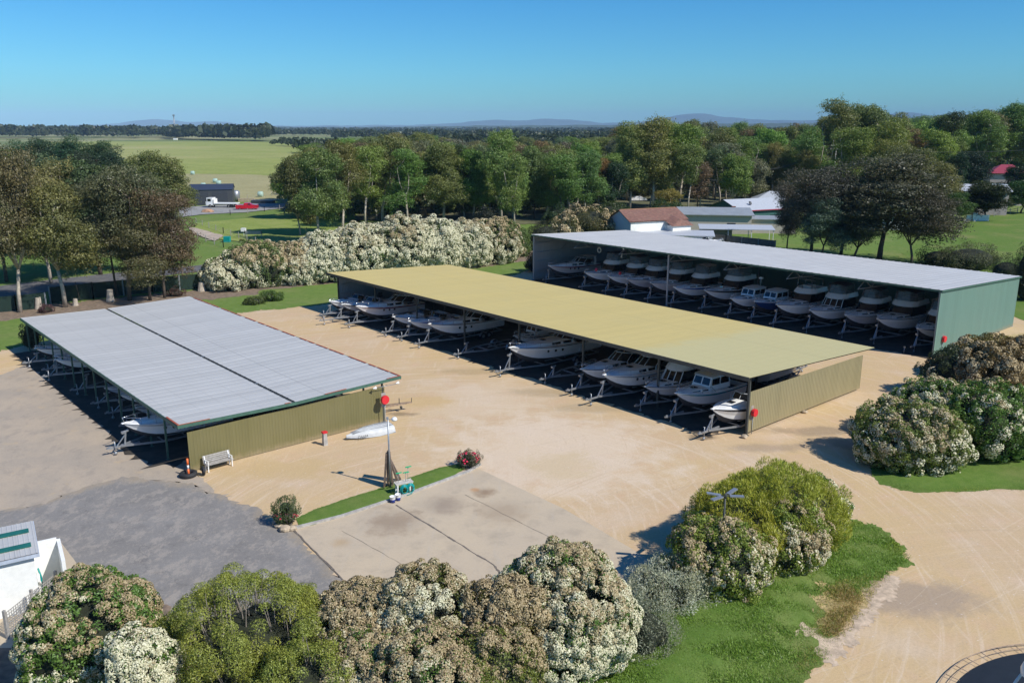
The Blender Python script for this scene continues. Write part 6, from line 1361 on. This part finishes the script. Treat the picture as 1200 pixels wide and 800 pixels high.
# carport
t = thing('carport', 'open carport with a pale skillion roof on thin posts by the paling fence', 'carport', place(868, 284), R(-9))
k = MB(); k.add([(-7.5, -2.6, 2.5), (5.5, -2.6, 2.5), (5.5, 2.6, 2.8), (-7.5, 2.6, 2.8), (-7.5, -2.6, 2.6), (5.5, -2.6, 2.6), (5.5, 2.6, 2.9), (-7.5, 2.6, 2.9)], [(3, 2, 1, 0), (4, 5, 6, 7), (0, 1, 5, 4), (1, 2, 6, 5), (2, 3, 7, 6), (3, 0, 4, 7)]); k.build('roof', MATS['white_roof'], t)
for x in (-7.2, -2.5, 1.5, 5.2):
    for y in (-2.4, 2.4): k = MB(); k.box((x, y, 1.25), (.12, .12, 2.5)); k.build('post', MATS['white_paint'], t)
k = MB(); k.b2((-7.3, 1.0, 0), (-1.5, 1.12, 2.4)); k.build('back_wall', MATS['cream'], t)
def fence_run(name, label, pts, h, mat, step=2.6, panel=True, rails=0, group=None, pmat='timber_grey', z0=.05):
    a0 = Vector(pts[0]); t = thing(name, label, 'fence', (a0.x, a0.y, 0), 0, group); P = [Vector(p) - a0 for p in pts]; m = MB(); posts = []
    for a, b in zip(P, P[1:]):
        L = (b - a).length; n = max(1, round(L / step))
        if panel: m.bar((a.x, a.y, z0 + h / 2), (b.x, b.y, z0 + h / 2), .03, h)
        for r in range(rails): z = h * (r + 1) / (rails + .3); m.bar((a.x, a.y, z), (b.x, b.y, z), .018 if rails > 2 else .06, .018 if rails > 2 else .09)
        for i in range(n + 1): q = a.lerp(b, i / n); posts.append((q.x, q.y))
    if panel or rails: m.build('panel' if panel else 'wires', mat, t)
    for q in posts[:60]:
        k = MB(); k.box((q[0], q[1] - .06, (h + .15) / 2), (.11, .11, h + .15)); k.build('post', MATS[pmat], t)
    return t
fence_run('paling_fence', 'dark paling fence with pale posts behind the green shed roof', [G(798, 282), G(850, 288), G(908, 295)], 1.8, MATS['fence_timber'], 3.4)
# trailer boat in the yard behind, and a parked car by the fence
def car(name, label, loc, rz, colr, L=4.5, W=1.8, H=1.45, kind='sedan', cat='car'):
    t = thing(name, label, cat, loc, rz); mt = M('paint_%s' % name + str(round(colr[0], 2)), colr, .25, .1, var=.03, Coat_Weight=.5)
    prof = {'sedan': [(-.5, .35), (-.5, .62), (-.44, .70), (-.30, .72), (-.20, 1), (.12, 1), (.26, .72), (.46, .62), (.5, .5), (.5, .3)], 'ute': [(-.5, .35), (-.5, .72), (-.13, .74), (-.10, 1), (.12, 1), (.24, .76), (.46, .70), (.5, .55), (.5, .3)],
            'wagon': [(-.5, .35), (-.5, .66), (-.46, .98), (.10, 1), (.24, .72), (.46, .62), (.5, .5), (.5, .3)]}[kind]
    m = MB(); wy = lambda z: W / 2 * (1 if z < .75 else .84)
    m.loft([[(x * L, wy(z), z * H) for x, z in prof], [(x * L, 0, z * H + (.02 if z > .6 else 0)) for x, z in prof], [(x * L, -wy(z), z * H) for x, z in prof]][::-1], 0, False)
    for sg in (1, -1): P = [(x * L, sg * wy(z), z * H) for x, z in prof] + [(.5 * L, sg * W / 2, .22 * H), (-.5 * L, sg * W / 2, .22 * H)]; m.poly(P if sg < 0 else P[::-1])
    m.build('body', mt, t)
    g0 = [p for p in prof if p[1] > .9]; xa, xb = g0[0][0] * L, g0[-1][0] * L; m = MB()
    for sg in (1, -1): m.add([(xa - .25, sg * (W / 2 + .004) * .93, H * .74), (xb + .45, sg * (W / 2 + .004) * .93, H * .74), (xb - .02, sg * (W * .425 + .006), H * .95), (xa + .05, sg * (W * .425 + .006), H * .95)], [(0, 1, 2, 3)])
    m.add([(xb + .58, W * .40, H * .75), (xb + .58, -W * .40, H * .75), (xb + .04, -W * .38, H * .97), (xb + .04, W * .38, H * .97)], [(0, 1, 2, 3)]); m.build('windows', MATS['dark_glass'], t)
    for x in (-.32, .32):
        for sg in (1, -1):
            k = MB(); tyre_ring(k, .23, .09, (x * L, sg * W * .45, .32), 'Y', 16); o = k.build('wheel', MATS['black_rubber'], t); k = MB(); k.lathe([(0, -.05), (.16, -.06), (.16, .06), (0, .05)], (x * L, sg * W * .45, .32), 12, axis='Y'); k.build('rim', MATS['galv'], o)
    return t
car('parked_car', 'grey car parked against the cream wall behind the paling fence', place(808, 279), R(170), (.25, .26, .28), kind='wagon')
car('parked_car', 'white car parked among the trees left of the white house', place(748, 236), R(10), (.7, .7, .7), kind='sedan')
t = make_boat('runabout', 5.2, 2.0, 1.0, 'white runabout on a trailer on the grass behind the green shed roof', place(846, 292), R(5), W_, None, None, bz=.5)
make_trailer(5.2, 2.0, 'trailer under the runabout on the grass behind the green shed', place(846, 292), R(5), 1.0, 1)
# red and black truck partly hidden behind the green shed
t = thing('farm_truck', 'small truck with a red cab and dark tray behind the green shed', 'truck', place(690, 291), R(170))
k = MB(); k.b2((1.6, -1.0, .6), (3.2, 1.0, 2.5)); k.b2((3.2, -.95, .6), (3.7, .95, 1.6)); k.build('cab', MATS['red'], t)
k = MB(); k.b2((3.205, -.85, 1.65), (3.24, .85, 2.35)); k.b2((1.9, -1.03, 1.6), (2.9, 1.03, 2.3)); k.build('windows', MATS['dark_glass'], t)
k = MB(); k.b2((-3.6, -1.1, .95), (1.4, 1.1, 1.1)); k.b2((-3.6, -1.1, 1.1), (1.4, -1.0, 2.0)); k.b2((-3.6, 1.0, 1.1), (1.4, 1.1, 2.0)); k.box((-1, 0, 2.0), (4.6, 1.9, .08), 0); k.build('tray', MATS['charcoal'], t)
for x in (-2.5, 2.4):
    for sg in (1, -1): k = MB(); tyre_ring(k, .3, .12, (x, sg * .95, .42), 'Y', 14); k.build('wheel', MATS['black_rubber'], t)
# cream two-storey house and red roof house at the right
gable_house('house', 'cream two-storey house with a balcony among the trees at the right', place(1143, 250), R(-12), 11, 8, 5.6, 6.9, MATS['pink_wall'], MATS['white_roof'], 0, .6, None, (('s', -2, 3.6, 3.5, 1.1), ('s', -3, .8, 1.2, 1.4), ('s', 1, .8, 1.2, 1.4), ('s', 3, 3.6, 2, 1.1)))
t = thing('garden_shed', 'low pale green roofed shed right of the cream two-storey house', 'shed', place(1160, 240), R(-8)); k = MB(); k.b2((-4, -2, 0), (7, 2, 5.2)); k.build('wall', MATS['pink_wall'], t); k = MB(); k.b2((-4.3, -2.3, 5.2), (7.3, 2.3, 5.4)); k.build('roof', M('green_roof', (.36, .46, .40), .5), t)
gable_house('house', 'house with a bright red hipped roof at the right among dark trees', place(1175, 228), R(-15), 10, 8, 6.6, 9.0, MATS['pink_wall'], MATS['red_roof'], 1., .5)
gable_house('house', 'white house glimpsed through the purple-brown trees', place(985, 262), R(-10), 14, 8, 3., 5., MATS['white_render'], MATS['white_roof'], 0, .5)
gable_house('outbuilding', 'pale roofed outbuilding half hidden by trees at the paddock corner', place(1062, 268), R(-8), 8, 5, 2.6, 3.3, MATS['white_render'], MATS['white_roof'], flat=True)
gable_house('outbuilding', 'small white building glimpsed under the gums above the white house', place(718, 228), R(5), 9, 5, 2.8, 4., MATS['white_render'], MATS['white_roof'], 0)
gable_house('outbuilding', 'white shed glimpsed between gum trunks behind the hedge', place(520, 236), R(0), 10, 5, 3, 4.2, MATS['white_render'], MATS['iron_roof'], 0)
gable_house('outbuilding', 'pale building just visible through the belt above the far house roof', place(912, 216), R(5), 12, 5, 3, 4.6, MATS['white_render'], MATS['white_roof'], 0)
k = MB(); k.lathe([(0, 0), (.9, 0), (.9, 1.5), (.5, 1.7), (0, 1.75)], n=18); tag(k.build('rain_tank', MATS['dark_green'], loc=place(1098, 264)), 'dark green rain tank at the corner of the right-hand paddock', 'tank')
fence_run('wire_fence', 'pale post and rail fence along the back of the right-hand paddock', [G(1100, 264), G(1145, 257), G(1192, 249)], 1.1, MATS['fence_timber'], 4.5, False, 2)
k = MB(); k.b2((0, 0, 0), (5, .1, 1.3)); k.b2((1.2, -.4, 0), (2.2, -.2, 1.8)); tag(k.build('white_gate', MATS['white_paint'], loc=place(1132, 259)), 'white gate and board at the back of the right-hand paddock', 'gate')
# dark farm shed with tanks, truck, ute
M('dark_sheet', (.07, .075, .08), .5, .2, var=.1)
a = G(233, 243); fx = thing('farm_shed', 'charcoal steel farm shed with a blue-black gable roof', 'shed', (*G(250, 239), 0), R(14))
k = MB(); LL, WW, EE, RR = 10.8, 7.5, 4.0, 5.3
k.add([(-LL / 2, -WW / 2, 0), (LL / 2, -WW / 2, 0), (LL / 2, WW / 2, 0), (-LL / 2, WW / 2, 0), (-LL / 2, -WW / 2, EE), (LL / 2, -WW / 2, EE), (LL / 2, WW / 2, EE), (-LL / 2, WW / 2, EE), (-LL / 2, 0, RR - .06), (LL / 2, 0, RR - .06)], [(0, 1, 5, 4), (1, 2, 6, 9, 5), (2, 3, 7, 6), (3, 0, 4, 8, 7)]); k.build('wall', MATS['dark_sheet'], fx)
k = MB(); k.add([(-LL / 2 - .2, -WW / 2 - .2, EE), (LL / 2 + .2, -WW / 2 - .2, EE), (LL / 2 + .2, 0, RR), (-LL / 2 - .2, 0, RR), (LL / 2 + .2, WW / 2 + .2, EE), (-LL / 2 - .2, WW / 2 + .2, EE)], [(0, 1, 2, 3), (3, 2, 4, 5)]); k.build('roof', MATS['charcoal_roof'], fx)
for x in (-2.6, 2.2): k = MB(); k.b2((x - 1.9, -WW / 2 - .08, .05), (x + 1.9, -WW / 2 - .01, 3.5)); k.build('roller_door', MATS['charcoal'], fx)
for i, px in enumerate((272, 277)): k = MB(); k.lathe([(0, 0), (1.05, 0), (1.05, 2.7), (.6, 3.0), (0, 3.05)], n=20); tag(k.build('water_tank', MATS['galv'], loc=place(px, 236)), ('left' if i == 0 else 'right') + ' silver round tank beside the charcoal farm shed', 'tank')
t = thing('tray_truck', 'white flatbed truck parked in front of the charcoal farm shed', 'truck', place(260, 243.5), R(176))
k = MB(); k.b2((1.9, -1.05, .7), (3.4, 1.05, 2.6)); k.b2((3.4, -1.0, .7), (3.7, 1.0, 1.6)); k.build('cab', MATS['gelcoat'], t)
k = MB(); k.add([(3.41, -.9, 1.7), (3.41, .9, 1.7), (3.41, .9, 2.45), (3.41, -.9, 2.45)], [(0, 1, 2, 3)]); k.b2((2.3, -1.07, 1.65), (3.2, 1.07, 2.35)); k.build('windows', MATS['dark_glass'], t)
k = MB(); k.b2((-4.4, -1.15, 1.05), (1.6, 1.15, 1.3)); k.b2((1.5, -1.1, 1.3), (1.62, 1.1, 2.3)); k.build('tray', MATS['white_paint'], t)
for x in (-3.2, -2.2, 2.6):
    for sg in (1, -1): k = MB(); tyre_ring(k, .32, .14, (x, sg * 1.0, .46), 'Y', 14); k.build('wheel', MATS['black_rubber'], t)
car('utility_vehicle', 'bright red utility parked on the gravel right of the white flatbed truck', place(290, 246), R(8), (.50, .01, .02), 5.3, 1.9, 1.8, 'ute', 'utility')
for px, py, lab in ((238.5, 220, 'pale green wrapped bale nearest the farm shed roof'), (252.5, 214.5, 'left pale green bale of the pair in the dry field'), (256.5, 217, 'right pale green bale of the pair in the dry field'), (305.5, 231, 'single pale green bale standing by the fence line'), (226, 205, 'pale green bale furthest back beside the gum')):
    k = MB(); k.lathe([(0, -.7), (.75, -.7), (.85, -.6), (.85, .6), (.75, .7), (0, .7)], (0, 0, .8), 16, axis='X'); tag(k.build('hay_bale', M('bale_wrap', (.36, .50, .42), .4, var=.05), loc=place(px, py)), lab, 'bale', 'wrapped bales in the dry field')
k = MB(); rock(k, (0, 0, .0), 1.3, 3, 14); tag(k.build('dirt_pile', M('red_dirt', (.42, .24, .14), .95, var=.2), loc=place(243, 249)), 'low orange dirt pile in front of the farm shed', 'dirt pile')
k = MB(); k.b2((0, 0, 0), (6, 2.5, .8)); tag(k.build('stacked_boards', MATS['charcoal'], loc=place(294, 238.5)), 'dark stack of boards beyond the red utility', 'boards')
k = MB(); k.b2((0, 0, 0), (4.5, 1, .9)); tag(k.build('pale_boards', MATS['rock'], loc=place(279, 236.5)), 'tan boards stacked right of the silver tanks', 'boards')
fence_run('wire_fence', 'post and wire fence in front of the farm shed drive', [G(225, 253), G(270, 252), G(310, 248), G(345, 244)], 1.1, MATS['galv_dull'], 6, False, 3)
fence_run('wire_fence', 'post and wire fence along the near side of the green paddock', [G(230, 262), G(262, 274), G(300, 286)], 1.1, MATS['galv_dull'], 5, False, 3)
fence_run('wire_fence', 'post and wire fence along the dry field', [G(290, 233), G(345, 226)], 1.1, MATS['galv_dull'], 6, False, 3)
fence_run('wire_fence', 'post and wire fence beside the farm track', [G(232, 280), G(262, 290), G(300, 291)], 1.1, MATS['galv_dull'], 5, False, 3)
k = MB(); k.b2((0, 0, .7), (3.2, .06, 1.3)); k.b2((0, 0, 0), (.1, .1, 1.4)); k.b2((3.1, 0, 0), (3.2, .1, 1.4)); tag(k.build('farm_gate', MATS['galv'], loc=place(287, 279)), 'grey farm gate at the paddock corner behind the hedge', 'gate')
k = MB(); k.b2((0, 0, 0), (1.1, .8, 1.)); tag(k.build('teal_box', MATS['teal'], loc=place(262, 284)), 'small teal box at the end of the farm track', 'box')
k = MB(); k.tube([(0, 0, 0), (0, 0, 1.2)], .05); k.b2((-.4, -.4, 1.1), (.4, .4, 1.7)); tag(k.build('letter_box', MATS['white_paint'], loc=place(286, 278)), 'white letter box beside the farm gate', 'letter box')
# shade cloth fence by the road and timber poles
f = fence_run('mesh_fence', 'dark green shade cloth fence between the lawn and the road', [G(-60, 372), G(20, 364), G(55, 361)], 1.7, MATS['shade_mesh'], 4, True, 0, None, 'galv_dull')
f = fence_run('mesh_fence', 'dark green shade cloth fence behind the pale trunk and stumps', [G(60, 356), G(110, 350), G(180, 343), G(242, 338)], 1.9, MATS['shade_mesh'], 4, True, 0, None, 'galv_dull')
for px, yb, yt, lab in ((137.5, 348, 286, 'dark straight timber pole in front of the mesh fence'), (94, 353, 330, 'thin post by the mesh fence')):
    p = G(px, yb); h_ = HT(yt, p[1]); k = MB(); k.tube([(0, 0, 0), (-.3, 0, h_)], [.15, .11] if h_ > 4 else .04, 8); tag(k.build('timber_pole', MATS['bark_dark'], loc=(*p, 0)), lab, 'pole')
for px, yb, hgt, r, lab in ((45, 362, 1.3, .32, 'twin-topped pale stump left of the pale trunk'), (88.5, 358, .8, .28, 'short pale stump right of the pale trunk'), (129.5, 353, 1.4, .40, 'large pale stump behind the grey roof'), (236.5, 341, 1.1, .45, 'squat pale stump at the end of the mulch strip')):
    k = MB(); k.tube([(0, 0, -.05), (.02, 0, hgt * .4), (.05, .02, hgt)], [r * 1.25, r, r * .8], 10, sm=False); 
    if 'twin' in lab: k.tube([(.25, 0, -.05), (.32, 0, hgt * 1.05)], [r * .6, r * .35], 8, sm=False)
    tag(k.build('tree_stump', MATS['bark_pale'], loc=(*G(px, yb), 0)), lab, 'stump', 'stumps along the mulch strip')
# power poles and wires
def pole(px, yb, yt, lab, arms=1, ww=2.4, mat='timber_grey'):
    p = G(px, yb); h_ = HT(yt, p[1]); t = thing('power_pole', lab, 'pole', (*p, 0), 0); k = MB(); k.tube([(0, 0, 0), (0, 0, h_)], [.17, .12], 8); k.build('shaft', MATS[mat], t)
    k = MB()
    for a in range(arms): k.box((0, -.12, h_ - .35 - a * .9), (ww, .1, .14))
    for a in range(arms):
        for x in (-.45, -.2, .2, .45): k.tube([(x * ww, -.12, h_ - .3 - a * .9), (x * ww, -.12, h_ - .08 - a * .9)], .05, 6)
    k.build('crossarm', MATS['timber_grey'], t); return Vector((p[0], p[1], h_))
pa = pole(974, 240, 169, 'tall power pole with two crossarms against the skyline trees', 2, 3.2); pb = pole(872, 240, 199, 'power pole among the pale-stemmed gums above the dark green house'); pc = pole(820, 246, 205, 'power pole left of the one above the dark green house'); pd = pole(937, 218, 180, 'power pole partly hidden left of the tall one')
k = MB(); 
for a, b in ((pa, pb), (pb, pc), (pa, Vector((pa.x + 60, pa.y - 5, pa.z)))):
    for dx in (-1, 0, 1):
        pts = [a.lerp(b, i / 12) + Vector((dx * .8, 0, -.4 - 1.6 * (1 - (2 * i / 12 - 1) ** 2))) for i in range(13)]; k.tube(pts, .035, 4, caps=False)
tag(k.build('power_lines', MATS['steel_dark']), 'thin power lines strung between the poles above the houses', 'wires')
k = MB(); p = G(206, 163.2); h_ = HT(134.5, p[1])
for sx, sy in ((-1, -1), (1, -1), (1, 1), (-1, 1)): k.tube([(sx * 1.1, sy * 1.1, 0), (sx * .55, sy * .55, h_)], .22, 4)
for i in range(12): z = h_ * i / 12; w = 1.1 - .55 * i / 12; k.tube([(-w, -w, z), (w, -w, z + h_ / 12), (w, w, z), (-w, w, z + h_ / 12), (-w, -w, z)], .12, 4, caps=False)
k.box((0, 0, h_ - 1), (3, 3, 2.2)); tag(k.build('radio_tower', MATS['galv'], loc=(*p, 0)), 'lattice radio tower on the far horizon above the hill field', 'tower')
k = MB(); k.b2((0, 0, 0), (6, 4, 2.5)); tag(k.build('far_hut', MATS['white_render'], loc=place(203, 164)), 'tiny white hut at the foot of the radio tower', 'hut')
# hills
def hills(name, label, D, prof, seed, depth=3000):
    xs = np.linspace(-1.1, 1.1, 260); pxs = xs * 900 + 600; h = np.interp(pxs, [p[0] for p in prof], [p[1] for p in prof]); g = np.random.RandomState(seed)
    nz = sum(np.sin(pxs * f + g.uniform(0, 6)) * a for f, a in ((.11, .25), (.23, .16), (.5, .09))); rows = []
    for dd, k in ((0, 0.), (.1, .45), (.28, .85), (.4, 1.), (1, .2)):
        Y = D + dd * depth; rows.append([((p - 600) / CF * Y * 1.0, Y, max(-5, CH * k * 0 + k * 1.2 * (h_ + n_ * min(1, h_ * .6)) * Y / CF)) for p, h_, n_ in zip(pxs, h, nz)])
    m = MB(); m.loft(rows); o = m.build(name, MATS['far_forest']); tag(o, label, None, None, 'structure'); return o
# heights given as photo pixels above the flat horizon
hills('hills', 'low wooded rise along the horizon', 5200, [(-400, 3), (0, 3), (120, 2.5), (300, 3), (420, 2.5), (520, 3.5), (700, 4.5), (760, 5), (900, 6), (1000, 7), (1200, 8), (1700, 8)], 1)
hills('distant_hills', 'blue hill with a rounded top left of centre and long ridges', 16000, [(-400, 1), (60, 1), (110, 3), (150, 4), (175, 7), (190, 8.5), (210, 7.5), (228, 5.5), (262, 6.5), (290, 4), (330, 2), (500, 3), (540, 5), (585, 8), (610, 6.5), (640, 9), (668, 7.5), (700, 5), (740, 5), (790, 12), (815, 14), (840, 10), (900, 7), (1000, 8), (1035, 14), (1052, 15), (1075, 11), (1120, 8), (1700, 6)], 2)
# clear air
m = MB(); m.b2((-22000, -300, -1.), (22000, 21000, 330)); hz = m.build('haze', MATS['core']); t = NT('air'); v = t.n('VolumePrincipled', {'Color': (.50, .74, 1.0), 'Density': HAZE, 'Anisotropy': -.35}); t.t.links.new(v.outputs[0], t.out.inputs[1]); hz.data.materials.clear(); hz.data.materials.append(t.m); hz['kind'] = 'stuff'; hz['label'] = 'thin blue haze over the far country'
# ================================================================ LIGHT AND CAMERA
w = bpy.data.worlds.new('World'); SC.world = w; w.use_nodes = True; nt = w.node_tree; bg = nt.nodes['Background']; sky = nt.nodes.new('ShaderNodeTexSky'); sky.sky_type = 'NISHITA'; sky.sun_disc = False
SUN_AZ = R(149 + 180); SUN_EL = R(44); sv = Vector((math.cos(SUN_AZ) * math.cos(SUN_EL), math.sin(SUN_AZ) * math.cos(SUN_EL), math.sin(SUN_EL)))
sky.sun_elevation = SUN_EL; sky.sun_rotation = math.atan2(sv.x, sv.y); sky.altitude = 50; sky.air_density = 1.0; sky.dust_density = .4; sky.ozone_density = 3.0
hs = nt.nodes.new('ShaderNodeHueSaturation'); hs.inputs['Saturation'].default_value = 1.35; nt.links.new(sky.outputs[0], hs.inputs['Color']); mu = nt.nodes.new('ShaderNodeMix'); mu.data_type = 'RGBA'; mu.blend_type = 'MULTIPLY'; mu.inputs[0].default_value = 1; nt.links.new(hs.outputs[0], mu.inputs[6]); mu.inputs[7].default_value = (.46, 1.06, 1.42, 1)
nt.links.new(mu.outputs[2], bg.inputs[0]); bg.inputs[1].default_value = SKY
l = bpy.data.lights.new('sun', 'SUN'); l.energy = SUN; l.angle = R(.53); l.color = (1, .955, .88); o = bpy.data.objects.new('sun', l); COL.objects.link(o); o.rotation_euler = sv.to_track_quat('Z', 'Y').to_euler()
cam = bpy.data.cameras.new('camera'); cam.sensor_width = 36; cam.lens = CF / 1200 * 36; cam.clip_end = 60000; cam.clip_start = .5; o = bpy.data.objects.new('camera', cam); COL.objects.link(o); o.location = (0, 0, CH); o.rotation_euler = (math.pi / 2 - PIT, 0, 0); SC.camera = o
SC.view_settings.view_transform = 'Standard'; SC.view_settings.look = 'None'; SC.view_settings.exposure = EXPO; SC.view_settings.gamma = 1
cy = SC.cycles; cy.max_bounces = 5; cy.diffuse_bounces = 4; cy.glossy_bounces = 2; cy.transmission_bounces = 3; cy.transparent_max_bounces = 8; cy.volume_bounces = 0; cy.use_denoising = True; cy.sample_clamp_indirect = 6
